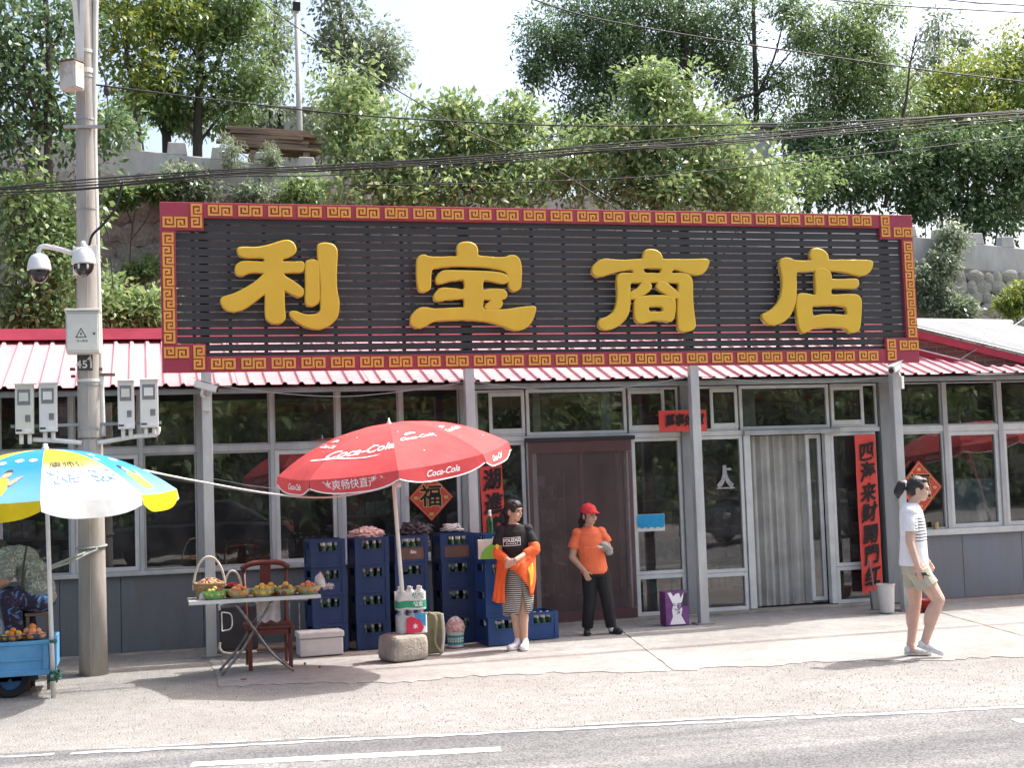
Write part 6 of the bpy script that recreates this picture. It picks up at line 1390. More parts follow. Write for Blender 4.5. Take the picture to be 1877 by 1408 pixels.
def hand(mb, wrist, d, nrm, curl=.5, s=1., side=1):
    d = Vector(d).normalized(); nrm = (Vector(nrm) - d*Vector(nrm).dot(d)).normalized(); sd = d.cross(nrm)*side; W_ = Vector(wrist)
    R = Matrix((sd, d, nrm)).transposed(); mb.ell(W_ + d*.045*s, (.040*s, .052*s, .016*s), 12, 8, R)
    for i, (off, ln) in enumerate(((-.029, .070), (-.010, .080), (.009, .076), (.028, .060))):
        p = W_ + d*.082*s + sd*off*s; a = 0; dd = d.copy()
        for j, fr_ in enumerate((.45, .32, .23)):
            a += curl*(.55 if j == 0 else .75); dd = d*math.cos(a) - nrm*math.sin(a); q = p + dd*ln*fr_*s; mb.cap(p, q, (.0088-.0008*j)*s, (.0082-.001*j)*s, 8); p = q
    p = W_ + d*.03*s - sd*.035*s; q = p + (d*.6 - sd*.55 - nrm*.45).normalized()*.036*s; mb.cap(p, q, .011*s, .0095*s, 8); mb.cap(q, q + (d*.85 - sd*.05 - nrm*.5).normalized()*.028*s, .0092*s, .0075*s, 8)
def finish(mb, name, mat, root, voxel=.006, smooth=3): 
    me = remesh(mb, name, voxel, smooth); return mobj(name, me, mat, root, fix=False)
def shoe(root, heel, toe, matu='shoe_white', h=.085, wd=.043, lift=0., toe_drop=0.):
    heel = Vector(heel); toe = Vector(toe); d = (toe-heel); L = d.length; d.normalize(); sd = d.cross(Vector((0,0,1))).normalized(); up = sd.cross(d)
    mb = MB(); P = lambda t, z: heel + d*t*L + up*z
    for t, r, z in ((.12, .037, .045), (.32, .038, .05), (.5, .039, .042), (.68, .041, .035), (.84, .038, .031)): mb.ell(P(t, z), (r if False else r, r, .032+.012*(t < .4)), 12, 8, Matrix((sd, d, up)).transposed())
    mb.cap(P(.2, .06), P(.22, h), .036, .035)
    o = finish(mb, 'shoe', matu, root, .005, 3)
    pts = []; n = 18
    for k in range(n):
        a = 2*math.pi*k/n; x = math.cos(a); y = math.sin(a); pts.append((y*(.040+.006*(x > 0)), (x*.5+.5)*L*1.04-.01))
    MB().prism(pts, heel, sd, d, up, .02).build('sole', 'sole' if matu != 'shoe_black' else 'shoe_black', o, origin=(0,0,0), bevel=.004)
    return o
def sheet(root, name, mat, P, nu=14, nv=14, amp=.012, fu=3., fv=1., th=.006, ph=0.):
    # P: rows of control points (each row a list of Vectors) -> smooth cloth
    rows = [spline(r, 4) for r in P]; cols = list(zip(*rows)); grid = [spline(c, 4) for c in cols]; vs = []; m = len(grid[0]); n = len(grid)
    for i, c in enumerate(grid):
        for j, p in enumerate(c):
            w_ = amp*math.sin(fu*6.28*i/n + fv*3*j/m + ph); vs.append((p[0]+w_*.3, p[1]+w_, p[2]))
    o = MB().add(vs, [(i*m+j, i*m+j+1, (i+1)*m+j+1, (i+1)*m+j) for i in range(n-1) for j in range(m-1)]).build(name, mat, root, smooth=True, fix=False, origin=(0,0,0))
    s = o.modifiers.new('s', 'SOLIDIFY'); s.thickness = th; s.offset = 0; return o
RZP = -_y
V3 = lambda *a: Vector(a)
# ---------------------------------------------------------------- A: woman in black tee with striped skirt
gA = gnd(957, 1194); A_ = thing('person', 'person in black tee and striped skirt, orange jacket over folded arms, gazing sideways', 'person', (gA.x, gA.y+.06, .014), RZP)
mb = MB(); hd = Head((-.025, .0, 1.475), math.radians(58), math.radians(4)); hd.skin(mb)
mb.cap((-.04, .02, 1.33), (-.03, .01, 1.42), .050, .047)
loft(mb, [(.80, -.01, .02, .15, .11), (1.0, -.02, .02, .12, .09), (1.2, -.03, .02, .145, .095), (1.30, -.03, .02, .13, .08), (1.34, -.03, .02, .06, .05)])
SL, SRt = V3(-.175, .0, 1.275), V3(.125, .02, 1.275)
EL, ER = V3(-.205, -.03, 1.03), V3(.175, -.04, 1.06); HL, HR = V3(-.075, -.19, .945), V3(-.02, -.215, .965)
limb(mb, [SL, EL, HL], [.05, .040, .027]); limb(mb, [SRt, ER, HR], [.05, .040, .027])
hand(mb, HL, (.9, -.05, -.25), (0, -1, .15), .55, .95, -1); hand(mb, HR, (-.85, -.12, -.45), (0, -1, .1), .6, .95, 1)
limb(mb, [(.055, .03, .80), (.045, -.01, .47), (.045, .03, .09)], [.085, .056, .036]); mb.ell((.048, .045, .33), (.05, .058, .12))
limb(mb, [(-.07, .03, .80), (-.055, .03, .46), (-.02, .06, .09)], [.085, .055, .036]); mb.ell((-.04, .065, .33), (.048, .055, .12))
bodyA = finish(mb, 'body', 'skin_a', A_, .0048, 2); hd.face(bodyA, A_)
mb = MB(); loft(mb, [(.93, -.015, .015, .15, .115), (1.02, -.02, .015, .148, .112), (1.15, -.028, .01, .158, .118), (1.25, -.03, .015, .162, .108), (1.31, -.03, .02, .135, .085), (1.335, -.03, .02, .085, .065)])
sleeve(mb, [SL+V3(.02, 0, -.02), SL*.6+EL*.4+V3(-.006,0,.0), SL*.35+EL*.65+V3(-.008,0,0)], [.064, .063, .067]); sleeve(mb, [SRt+V3(-.02, 0, -.02), SRt*.6+ER*.4+V3(.006,0,.0), SRt*.35+ER*.65+V3(.008,0,0)], [.064, .063, .067])
mb.ell(SL+V3(.010,0,-.004), (.066,.068,.066)); mb.ell(SRt+V3(-.008,0,-.004), (.068,.068,.066))
tee = finish(mb, 'tee_shirt', 'tee_black', A_, .006, 3)
lp = [[(-.098,-.045),(.098,-.045),(.098,.045),(-.098,.045)], [(-.092,-.039),(.092,-.039),(.092,.039),(-.092,.039)]]
def chest(x, y, z): a = x/.16; return (-.055 + x*.96, .01 - .124*math.sqrt(max(.05, 1-((x-.025)/.162)**2)) - .002, 1.155 + y + x*.05)
me = curvemesh(lp, 0, 0, 'frame'); subdiv(me, 3); mapmesh(me, chest); mobj('print_frame', me, 'print_white', tee, fix=False)
me = textmesh('YOUZAD', .048, .002); subdiv(me, 1); mapmesh(me, lambda x, y, z: chest(x, y+.012, z)); mobj('lettering', me, 'print_white', tee, fix=False)
for dx in np.linspace(-.06, .06, 7): 
    me = curvemesh([[(dx-.006,-.028),(dx+.007,-.026),(dx+.005,-.014),(dx-.005,-.016)]], 0, 0, 'mark'); mapmesh(me, chest); mobj('print_mark', me, 'print_white', tee, fix=False)
# striped skirt with front slit
def stripes(name, pitch, ax='Z', c1=(.02, .02, .02), c2=(.62, .60, .54), duty=.5, mask=None, base=(.80, .80, .79)):
    m, N, L, b = nmat(name); tc = N.new('ShaderNodeTexCoord'); sx = N.new('ShaderNodeSeparateXYZ'); L.new(tc.outputs['Object'], sx.inputs[0])
    n = N.new('ShaderNodeTexNoise'); n.inputs['Scale'].default_value = 6; L.new(tc.outputs['Object'], n.inputs['Vector'])
    a = N.new('ShaderNodeMath'); a.operation = 'MULTIPLY_ADD'; a.inputs[1].default_value = .02; L.new(n.outputs['Fac'], a.inputs[0]); L.new(sx.outputs[ax], a.inputs[2])
    d = N.new('ShaderNodeMath'); d.operation = 'DIVIDE'; d.inputs[1].default_value = pitch; L.new(a.outputs[0], d.inputs[0]); f = N.new('ShaderNodeMath'); f.operation = 'FRACT'; L.new(d.outputs[0], f.inputs[0])
    g_ = N.new('ShaderNodeMath'); g_.operation = 'GREATER_THAN'; g_.inputs[1].default_value = duty; L.new(f.outputs[0], g_.inputs[0])
    mx = N.new('ShaderNodeMixRGB'); mx.inputs[1].default_value = (*c2, 1); mx.inputs[2].default_value = (*c1, 1); L.new(g_.outputs[0], mx.inputs[0]); out = mx.outputs[0]
    if mask:
        cur = None
        for (axn, lo, hi) in mask:
            for (op, v) in (('GREATER_THAN', lo), ('LESS_THAN', hi)):
                q = N.new('ShaderNodeMath'); q.operation = op; q.inputs[1].default_value = v; L.new(sx.outputs[axn], q.inputs[0])
                if cur is None: cur = q.outputs[0]
                else: m_ = N.new('ShaderNodeMath'); m_.operation = 'MULTIPLY'; L.new(cur, m_.inputs[0]); L.new(q.outputs[0], m_.inputs[1]); cur = m_.outputs[0]
        mm = N.new('ShaderNodeMixRGB'); mm.inputs[1].default_value = (*base, 1); L.new(cur, mm.inputs[0]); L.new(out, mm.inputs[2]); out = mm.outputs[0]
    L.new(out, b.inputs['Base Color']); b.inputs['Roughness'].default_value = .85
    n2 = N.new('ShaderNodeTexNoise'); n2.inputs['Scale'].default_value = 12; L.new(tc.outputs['Object'], n2.inputs['Vector']); bp = N.new('ShaderNodeBump'); bp.inputs['Strength'].default_value = .7; bp.inputs['Distance'].default_value = .02; L.new(n2.outputs['Fac'], bp.inputs['Height']); L.new(bp.outputs[0], b.inputs['Normal'])
stripes('skirt_stripe', .022, duty=.42)
vs = []; n = 40; rings = []; zs = [.98, .90, .82, .74, .66, .60, .54, .48, .42, .37]
for z in zs:
    f = (.98-z)/.61; rx = .155 + .012*math.sin(f*3); ry = .118 + .012*f
    slit = max(0, (.64-z)/.27)*.62
    row = []
    for k in range(n+1):
        u = k/n; a0 = math.radians(-72) + slit*.55; a1 = math.radians(-72) + 2*math.pi - slit*.45; a = a0 + (a1-a0)*u
        zz = z + (.03*math.sin(a*2) if z < .4 else 0) - (.05*(1-math.cos(a))*.5 if z < .45 else 0)*0
        zz += (0.06 if z < .45 and math.cos(a) > 0 else 0)*math.cos(a)
        rr = 1 + .02*math.sin(a*5+z*6)
        row.append((-.005 + math.cos(a)*rx*rr - .01*f, .02 + math.sin(a)*ry*rr, zz))
    rings.append(row)
vs = [p for r in rings for p in r]
sk = MB().add(vs, [(i*(n+1)+k, i*(n+1)+k+1, (i+1)*(n+1)+k+1, (i+1)*(n+1)+k) for i in range(len(zs)-1) for k in range(n)]).build('skirt', 'skirt_stripe', A_, smooth=True, fix=False, origin=(0,0,0)); sm_ = sk.modifiers.new('s', 'SOLIDIFY'); sm_.thickness = .006
# jacket
mb = MB(); limb(mb, [EL+V3(-.005,-.01,.02), EL+V3(0,-.015,-.01), HL*.5+EL*.5+V3(0,-.0,-.01)], [.056, .058, .05]); limb(mb, [ER+V3(.012,-.01,.03), ER+V3(.01,-.02,.0), ER*.62+HR*.38+V3(0,-.0,.0)], [.062, .064, .052])
limb(mb, [ER*.6+HR*.4+V3(0,-.01,-.045), V3(-.03,-.18,.90), EL*.4+HL*.6+V3(0,0,-.05)], [.045, .05, .04])
jk = finish(mb, 'jacket', 'jacket_orange', A_, .007, 3)
sheet(jk, 'jacket_tail', 'jacket_orange', [[V3(-.215,-.03,1.0), V3(-.15,-.12,.95), V3(-.09,-.16,.91)], [V3(-.24,-.05,.82), V3(-.19,-.13,.80), V3(-.13,-.17,.80)], [V3(-.265,-.06,.65), V3(-.22,-.12,.64), V3(-.145,-.15,.64)], [V3(-.285,-.06,.53), V3(-.23,-.11,.51), V3(-.15,-.13,.505)]], amp=.012)
sheet(jk, 'jacket_drape', 'jacket_orange', [[V3(-.10,-.175,.925), V3(.02,-.19,.93), V3(.12,-.14,1.0), V3(.20,-.03,1.06)], [V3(-.06,-.18,.86), V3(.03,-.20,.85), V3(.13,-.16,.88), V3(.19,-.04,.90)], [V3(.0,-.175,.80), V3(.06,-.19,.77), V3(.13,-.16,.74), V3(.185,-.04,.74)], [V3(.075,-.15,.745), V3(.10,-.16,.68), V3(.125,-.14,.60), V3(.145,-.06,.56)]], amp=.014, fu=2.)
sheet(jk, 'yellow_lining', 'jacket_yellow', [[V3(.10,-.175,.86), V3(.16,-.13,.93)], [V3(.12,-.18,.76), V3(.165,-.13,.82)], [V3(.125,-.165,.66), V3(.15,-.12,.70)]], amp=.004)
m = MB(); m.ell(EL+V3(-.01,-.055,.075), (.022, .012, .028), 10, 6); m.build('badge', 'jacket_yellow', jk, origin=(0,0,0))
# hair
mb = MB(); hd.ell(mb, (0, .022, .045), (.082, .095, .086)); hd.ell(mb, (0, .055, -.0), (.074, .066, .085)); hd.ell(mb, (0, -.062, .066), (.060, .030, .036)); hd.ell(mb, (0, -.03, .09), (.062, .05, .034)); hd.ell(mb, (-.06, -.03, .035), (.018, .042, .045)); hd.ell(mb, (.055, -.035, .055), (.022, .04, .03))
limb(mb, [hd.p(0, .105, .0), hd.p(0.0, .13, -.06), hd.p(.0, .125, -.14), hd.p(.0, .11, -.21)], [.04, .045, .035, .016])
finish(mb, 'hair', 'hair', A_, .006, 3)
shoe(A_, (.065, .06, .0), (.015, -.17, .0)); shoe(A_, (.0, .07, .0), (-.135, -.11, .0))
# ---------------------------------------------------------------- B: woman in orange tee and red cap
gB = gnd(1098, 1166); B_ = thing('person', 'person in orange tee, black trousers and red cap standing before the mesh screen', 'person', (gB.x, gB.y+.06, .014), RZP)
mb = MB(); hb = Head((-.045, -.01, 1.365), math.radians(38), math.radians(3)); hb.skin(mb)
mb.cap((-.05, .02, 1.22), (-.045, .01, 1.31), .048, .046)
loft(mb, [(.72, .0, .02, .12, .09), (.85, -.02, .02, .125, .095), (1.05, -.04, .02, .14, .10), (1.17, -.045, .02, .14, .085), (1.225, -.05, .02, .06, .05)])
SL, SRt = V3(-.195, .0, 1.165), V3(.095, .02, 1.17); EL, ER = V3(-.255, .0, .89), V3(.17, .0, .96); HL, HR = V3(-.125, -.10, .735), V3(.085, -.17, .995)
limb(mb, [SL, EL, HL], [.052, .042, .028]); limb(mb, [SRt, ER, HR], [.052, .041, .028])
hand(mb, HL, (.35, -.15, -.9), (-.3, -1, 0), .75, .92, 1); hand(mb, HR, (-.15, -.5, .2), (.2, -.3, 1), .8, .9, -1)
finish(mb, 'body', 'skin_b', B_, .0048, 2); bodyB = B_.children[-1]; hb.face(bodyB, B_)
mb = MB(); loft(mb, [(.695, -.005, .015, .155, .125), (.72, -.008, .015, .165, .132), (.82, -.02, .012, .158, .125), (.95, -.035, .01, .155, .122), (1.08, -.045, .012, .160, .116), (1.16, -.047, .018, .165, .105), (1.205, -.048, .02, .125, .082), (1.235, -.05, .02, .068, .056)])
sleeve(mb, [SL+V3(.02, 0, -.02), SL*.6+EL*.4+V3(-.004,0,0), SL*.38+EL*.62+V3(-.006,0,0)], [.064, .064, .068]); sleeve(mb, [SRt+V3(-.02, 0, -.02), SRt*.6+ER*.4+V3(.006,0,0), SRt*.40+ER*.60+V3(.008,0,0)], [.064, .064, .068])
mb.ell(SL+V3(.010,0,-.005), (.067,.068,.066)); mb.ell(SRt+V3(-.010,0,-.005), (.067,.068,.066))
teeB = finish(mb, 'tee_shirt', 'tee_orange', B_, .006, 3)
pm('print_faint', (.84, .34, .22), .8); 
for dx in np.linspace(-.06, .05, 8):
    me = curvemesh([[(dx,-.006),(dx+.009,-.005),(dx+.010,.006),(dx+.001,.005)]], 0, 0, 'mark'); mapmesh(me, lambda x, y, z: (-.05+x, .01-.128*math.sqrt(max(.1, 1-((x-.01)/.16)**2)), 1.0+y)); mobj('print_mark', me, 'print_faint', teeB, fix=False)
mb = MB(); loft(mb, [(.66, .01, .02, .150, .118), (.70, .0, .02, .155, .12), (.76, -.005, .02, .15, .115)])
KL, KR = V3(-.075, -.01, .40), V3(.125, -.01, .40); AL, AR = V3(-.11, .03, .075), V3(.165, .03, .075)
limb(mb, [(-.06, .02, .69), KL], [.096, .070]); sleeve(mb, [V3(-.065, .02, .62), KL, AL], [.092, .075, .066]); limb(mb, [(.085, .02, .69), KR], [.096, .070]); sleeve(mb, [V3(.09, .02, .62), KR, AR], [.092, .075, .064])
finish(mb, 'trousers', 'trouser_black', B_, .006, 3)
for (p, q) in ((AL, V3(-.115,.03,.05)), (AR, V3(.17,.03,.05))): m = MB(); m.cap(p+V3(.0,-.01,-.0), q+V3(0,-.03,0), .038, .036); m.build('sock', 'sock', B_, origin=(0,0,0), smooth=True)
shoe(B_, (-.11, .07, .0), (-.125, -.15, .0), 'shoe_black', .055); shoe(B_, (.15, .06, .0), (.275, -.09, .0), 'shoe_black', .055)
mb = MB(); hb.ell(mb, (0, .03, .03), (.078, .09, .07)); hb.ell(mb, (0, .06, -.03), (.066, .05, .07)); hb.ell(mb, (-.062, .0, .0), (.016, .03, .05)); limb(mb, [hb.p(0, .10, -.02), hb.p(-.01, .13, -.08), hb.p(-.02, .12, -.16)], [.032, .036, .016]); finish(mb, 'hair', 'hair', B_, .006, 3)
mb = MB(); hb.ell(mb, (0, .012, .062), (.088, .104, .080)); 
for k in np.linspace(-1, 1, 9): mb.cap(hb.p(.062*k, -.075+.03*k*k, .060), hb.p(.052*k, -.165+.055*k*k, .038-.012*k*k), .009, .007)
cpB = finish(mb, 'cap', 'cap_red', B_, .006, 3); m = MB(); hb.ell(m, (0, .01, .144), (.010, .010, .006), 8, 6); m.build('button', 'cap_red', cpB, origin=(0,0,0))
pm('glove_grey', (.32, .30, .27), .85, bump=.6, bscale=40); mb = MB(); mb.ell(HR+V3(.015, -.055, .03), (.06, .045, .05)); mb.ell(HR+V3(.07, -.05, -.02), (.05, .035, .045)); mb.ell(HR+V3(.075, -.06, -.055), (.045, .03, .03)); o = finish(mb, 'bundled_gloves', 'glove_grey', None, .007, 2)
o.location = B_.location; o.rotation_euler = (0, 0, RZP); tag(o, 'bundle of grey work gloves held by the person in the red cap', 'gloves')
# ---------------------------------------------------------------- C: woman walking in white tee and shorts
gC = gnd(1688, 1206); C_ = thing('person', 'person in white striped tee, khaki shorts and white sneakers walking past the shop', 'person', (gC.x, gC.y+.02, .0), RZP-.24)
mb = MB(); hc = Head((.075, .0, 1.615), math.radians(88), math.radians(9), 0, 1.02); hc.skin(mb)
mb.cap((.0, .0, 1.46), (.055, .0, 1.55), .050, .047)
loft(mb, [(.82, .0, .0, .115, .15), (1.05, .0, .0, .095, .125), (1.25, -.01, .0, .105, .14), (1.40, -.015, .0, .095, .15), (1.47, -.01, .0, .05, .06)])
S1_, S2_ = V3(-.02, -.165, 1.40), V3(-.01, .165, 1.40); E1, E2 = V3(-.045, -.20, 1.12), V3(-.04, .2, 1.12); H1, H2 = V3(.015, -.20, .89), V3(.10, .18, .93)
limb(mb, [S1_, E1, H1], [.05, .040, .027]); limb(mb, [S2_, E2, H2], [.05, .040, .027]); hand(mb, H1, (.30, -.05, -.85), (.2, -1, 0), .65, 1., -1); hand(mb, H2, (.5, 0, -.8), (.2, 1, 0), .6, 1., 1)
# standing leg (behind) and swinging leg
limb(mb, [(-.015, .08, .86), (-.015, .08, .50), (-.075, .07, .10)], [.098, .060, .038]); mb.ell((-.058, .078, .37), (.052, .046, .14)); mb.cap((-.075,.07,.12), (-.06,.06,.06), .042, .04)
limb(mb, [(.02, -.08, .86), (.195, -.08, .56), (.055, -.075, .17)], [.100, .062, .039]); mb.ell((.118, -.078, .42), (.056, .048, .135), 14, 10, Matrix.Rotation(math.radians(20), 3, 'Y')); mb.cap((.055,-.075,.17), (.07,-.07,.13), .042, .04)
bodyC = finish(mb, 'body', 'skin_c', C_, .0048, 2); hc.face(bodyC, C_)
stripes('tee_stripe', .030, duty=.70, mask=(('X', .012, .4), ('Z', 1.10, 1.345)), base=(.76, .76, .77), c2=(.76, .76, .77))
mb = MB(); loft(mb, [(.885, -.01, .0, .135, .175), (.91, -.01, .0, .14, .18), (1.05, -.005, .0, .128, .165), (1.2, .0, .0, .125, .16), (1.32, -.005, .0, .12, .165), (1.41, -.012, .0, .108, .17), (1.455, -.012, .0, .085, .12), (1.485, -.005, .0, .062, .07)])
for (s, e) in ((S1_, E1), (S2_, E2)): sleeve(mb, [s+V3(0, .02 if s.y < 0 else -.02, -.02), s*.6+e*.4, s*.35+e*.65], [.068, .069, .073])
mb.ell(S1_+V3(0,.012,-.006), (.069,.066,.064)); mb.ell(S2_+V3(0,-.012,-.006), (.069,.066,.064))
teeC = finish(mb, 'tee_shirt', 'tee_stripe', C_, .006, 3)
mb = MB(); loft(mb, [(.80, .0, .0, .128, .165), (.86, .0, .0, .128, .165), (.93, .0, .0, .118, .152)]); sleeve(mb, [V3(-.012, .08, .84), V3(-.015, .08, .76), V3(-.018, .08, .66)], [.108, .102, .108]); sleeve(mb, [V3(.025, -.08, .84), V3(.068, -.08, .755), V3(.105, -.08, .685)], [.112, .106, .112])
finish(mb, 'shorts', 'shorts_khaki', C_, .006, 3)
shoe(C_, (-.135, .07, .014), (.12, .05, .014)); shoe(C_, (-.02, -.075, .105), (.215, -.075, .02))
mb = MB(); hc.ell(mb, (0, .028, .045), (.082, .092, .082)); hc.ell(mb, (0, .06, .0), (.070, .06, .078)); hc.ell(mb, (0, -.03, .088), (.058, .042, .026)); hc.ell(mb, (.062, .0, .03), (.02, .045, .04)); hc.ell(mb, (-.062, .0, .03), (.02, .045, .04))
limb(mb, [hc.p(0, .11, .03), hc.p(0, .16, .02), hc.p(0, .185, -.05), hc.p(.0, .18, -.10)], [.034, .05, .046, .018]); finish(mb, 'hair', 'hair', C_, .006, 3)
m = MB().lathe([(.036, -.008), (.042, 0), (.036, .008)], hc.p(0, .125, .03), 14, hc.M @ Matrix.Rotation(math.radians(80), 3, 'X')); m.build('hair_tie', 'shoe_white', C_, origin=(0,0,0))
m = MB()
for k in (-1, 1):
    pts = [hc.p(k*.030 + .017*math.cos(a), -.096, .008 + .014*math.sin(a)) for a in np.linspace(0, 6.283, 17)]; m.tube(pts, .0009, 5); m.tube([hc.p(k*.047, -.094, .010), hc.p(k*.078, .0, .010)], .0009, 5)
m.build('glasses', 'ink', C_, origin=(0,0,0))
mb = MB(); mb.obox(H1+V3(.055, -.03, -.075), (.045, .012, .03)); mb.cap(H1+V3(.06,-.03,-.07), H1+V3(.10,-.03,-.095), .006, .005); mb.cap(H1+V3(.05,-.03,-.07), H1+V3(.045,-.035,-.115), .005, .004); o = mb.build('key_ring', 'ink', origin=(0,0,0)); o.location = C_.location; o.rotation_euler = (0,0,RZP-.24); tag(o, 'small bunch of keys in the hand of the walking person', 'keys')
# ---------------------------------------------------------------- D: vendor bent over the cart
VY = -2.05; gD = at(40, 1150, VY); D_ = thing('person', 'person in grey floral shirt bent over the blue fruit cart', 'person', (gD.x, VY, .014), RZP)
def flor(name, base, cols, sc):
    m, N, L, b = nmat(name); tc = N.new('ShaderNodeTexCoord'); n = N.new('ShaderNodeTexNoise'); n.inputs['Scale'].default_value = sc; n.inputs['Detail'].default_value = 5; n.inputs['Distortion'].default_value = 1.6; L.new(tc.outputs['Object'], n.inputs['Vector'])
    r = N.new('ShaderNodeValToRGB'); r.color_ramp.interpolation = 'CONSTANT'; e = r.color_ramp.elements; e[0].color = (*base, 1); e[0].position = 0; e[1].position = .50; e[1].color = (*cols[0], 1)
    for p, c in cols[1:] if isinstance(cols[1][0], float) and len(cols[1]) == 2 else []: q = r.color_ramp.elements.new(p); q.color = (*c, 1)
    L.new(n.outputs['Fac'], r.inputs[0]); L.new(r.outputs[0], b.inputs['Base Color']); b.inputs['Roughness'].default_value = .85
flor('shirt_floral', (.17, .19, .16), [(.26, .28, .24), (.56, (.42, .43, .38)), (.63, (.12, .14, .12))], 16); flor('trouser_floral', (.02, .018, .035), [(.03, .02, .05), (.54, (.10, .05, .10)), (.58, (.03, .22, .46)), (.66, (.45, .42, .42))], 9)
k = 190.
def vp(px, py, y=0.): return V3((px-40)/k, y, (1150-py)/k + gD.z - .014)
mb = MB(); hv = Head(vp(1, 1014, -.06), math.radians(-70), math.radians(25)); hv.skin(mb); mb.cap(vp(14, 1030), vp(2, 1028, -.03), .055, .05)
limb(mb, [vp(22, 1020, -.16), vp(28, 1062, -.22), vp(-12, 1078, -.25)], [.055, .045, .03]); hand(mb, vp(-12, 1078, -.25), (-1, -.1, -.2), (0, -.3, 1), .6, 1., 1); limb(mb, [vp(22, 1020, .16), vp(10, 1060, .1), vp(-20, 1075, -.0)], [.055, .045, .03]); hand(mb, vp(-20, 1075, 0), (-1, -.1, -.2), (0, -.3, 1), .6, 1., -1)
loft(mb, [(vp(0,1110).z, .17, 0, .09, .11), (vp(0,1060).z, .12, 0, .09, .11)]); limb(mb, [vp(70, 1095, -.1), vp(25, 1092, -.14), vp(38, 1160, -.12), V3(.0, -.10, .08)], [.09, .075, .06, .045]); limb(mb, [vp(70, 1095, .1), vp(30, 1092, .12), vp(45, 1160, .1), V3(.03, .1, .08)], [.09, .075, .06, .045]); mb.cap(vp(35,1035), vp(66,1088), .09, .10)
bodyD = finish(mb, 'body', 'skin_d', D_, .006, 2); hv.face(bodyD, D_)
mb = MB(); mb.ell(vp(18, 1022), (.10, .17, .11)); mb.ell(vp(42, 1030), (.16, .19, .145)); mb.ell(vp(62, 1055), (.155, .19, .15)); mb.ell(vp(72, 1082), (.15, .20, .15)); mb.ell(vp(74, 1098), (.15, .20, .10)); limb(mb, [vp(24, 1018, -.17), vp(30, 1048, -.215)], [.085, .078]); limb(mb, [vp(24, 1018, .17), vp(20, 1045, .14)], [.085, .078]); finish(mb, 'shirt', 'shirt_floral', D_, .008, 3)
mb = MB(); limb(mb, [vp(76, 1102, -.08), vp(28, 1092, -.14), vp(38, 1165, -.12), V3(.0, -.10, .15)], [.12, .098, .088, .08]); limb(mb, [vp(76, 1102, .08), vp(32, 1094, .12), vp(46, 1165, .1), V3(.03, .1, .15)], [.12, .095, .085, .08]); finish(mb, 'trousers', 'trouser_floral', D_, .008, 3)
mb = MB(); hv.ell(mb, (0, .025, .04), (.082, .094, .085)); hv.ell(mb, (0, .06, -.01), (.07, .05, .075)); finish(mb, 'hair', 'hair', D_, .007, 2)
shoe(D_, (.05, -.10, .0), (-.17, -.12, .0), 'shoe_black', .06); shoe(D_, (.08, .1, .0), (-.14, .08, .0), 'shoe_black', .06)
m = MB(); m.tube(spline([vp(60, 1003, -.14), vp(58, 1040, -.20), vp(55, 1080, -.2)], 4), .01, 6); m.build('bag_strap', 'ink', D_, origin=(0,0,0))
st_ = thing('stool', 'low wooden stool under the vendor behind the blue cart', 'stool', (gD.x+.19, VY-.05, 0)); zt_ = vp(0, 1117).z - .02
MB().box((gD.x+.04, VY-.16, zt_-.03), (gD.x+.28, VY+.12, zt_)).build('seat', 'shelf_wood', st_, bevel=.006)
for sx in (.05, .23):
    for sy in (-.14, .07): MB().box((gD.x+sx, VY+sy, 0), (gD.x+sx+.03, VY+sy+.03, zt_-.031)).build('leg', 'shelf_wood', st_)
# ================================================================== BLUE FRUIT CART
pm('cart_blue', (.13, .37, .62), .45, col2=(.10, .30, .53), scale=3, bump=.05); pm('cart_edge', (.03, .14, .30), .5, col2=(.02, .08, .16), scale=8); pm('tyre', (.02, .02, .02), .85); pm('green_tape', (.02, .12, .08), .6)
KY = -2.62; a, b = at(0, 1181, KY), at(99, 1172, KY); KZ1 = (a.z+b.z)/2; KZ0 = at(50, 1240, KY).z; KX1 = b.x; KX0 = a.x - 1.25
ct = thing('fruit_cart', 'sky blue metal cart bed on small wheels loaded with fruit bowls', 'cart', ((KX0+KX1)/2, KY+.4, 0))
MB().box((KX0+.03, KY+.014, KZ0+.04), (KX1-.03, KY+.026, KZ1-.03)).build('side_panel', 'cart_blue', ct)
MB().box((KX0, KY, KZ1-.035), (KX1, KY+.04, KZ1)).build('top_rail', 'cart_blue', ct, bevel=.006); MB().box((KX0, KY, KZ0), (KX1, KY+.04, KZ0+.05)).build('bottom_rail', 'cart_blue', ct, bevel=.006)
zm_ = KZ0 + (KZ1-KZ0)*.45; MB().box((KX0+.04, KY+.004, zm_-.008), (KX1-.10, KY+.03, zm_+.012)).build('swage', 'cart_blue', ct, bevel=.004)
for x in (KX1-.10, KX0): MB().box((x, KY-.003, KZ0+.052), (x+.05, KY+.036, KZ1-.037)).build('side_post', 'cart_blue', ct, bevel=.004)
MB().box((KX1-.035, KY-.004, KZ0-.03), (KX1+.02, KY+.05, KZ1+.02)).build('corner_post', 'cart_blue', ct, bevel=.004)
MB().box((KX1-.02, KY+.052, KZ0+.02), (KX1+.0, KY+.80, KZ1-.01)).build('end_panel', 'cart_blue', ct); MB().box((KX0+.02, KY+.76, KZ0+.02), (KX1-.022, KY+.79, KZ1-.01)).build('side_panel', 'cart_blue', ct)
MB().box((KX0+.01, KY+.042, KZ1-.05), (KX1-.022, KY+.755, KZ1-.02)).build('deck', 'cart_edge', ct)
MB().box((KX0+.1, KY+.08, KZ0-.05), (KX1-.15, KY+.12, KZ0-.002)).build('chassis', 'ink', ct); MB().box((KX0+.1, KY+.64, KZ0-.05), (KX1-.15, KY+.68, KZ0-.002)).build('chassis', 'ink', ct)
wr = .165; wxx = at(20, 1250, KY+.12).x
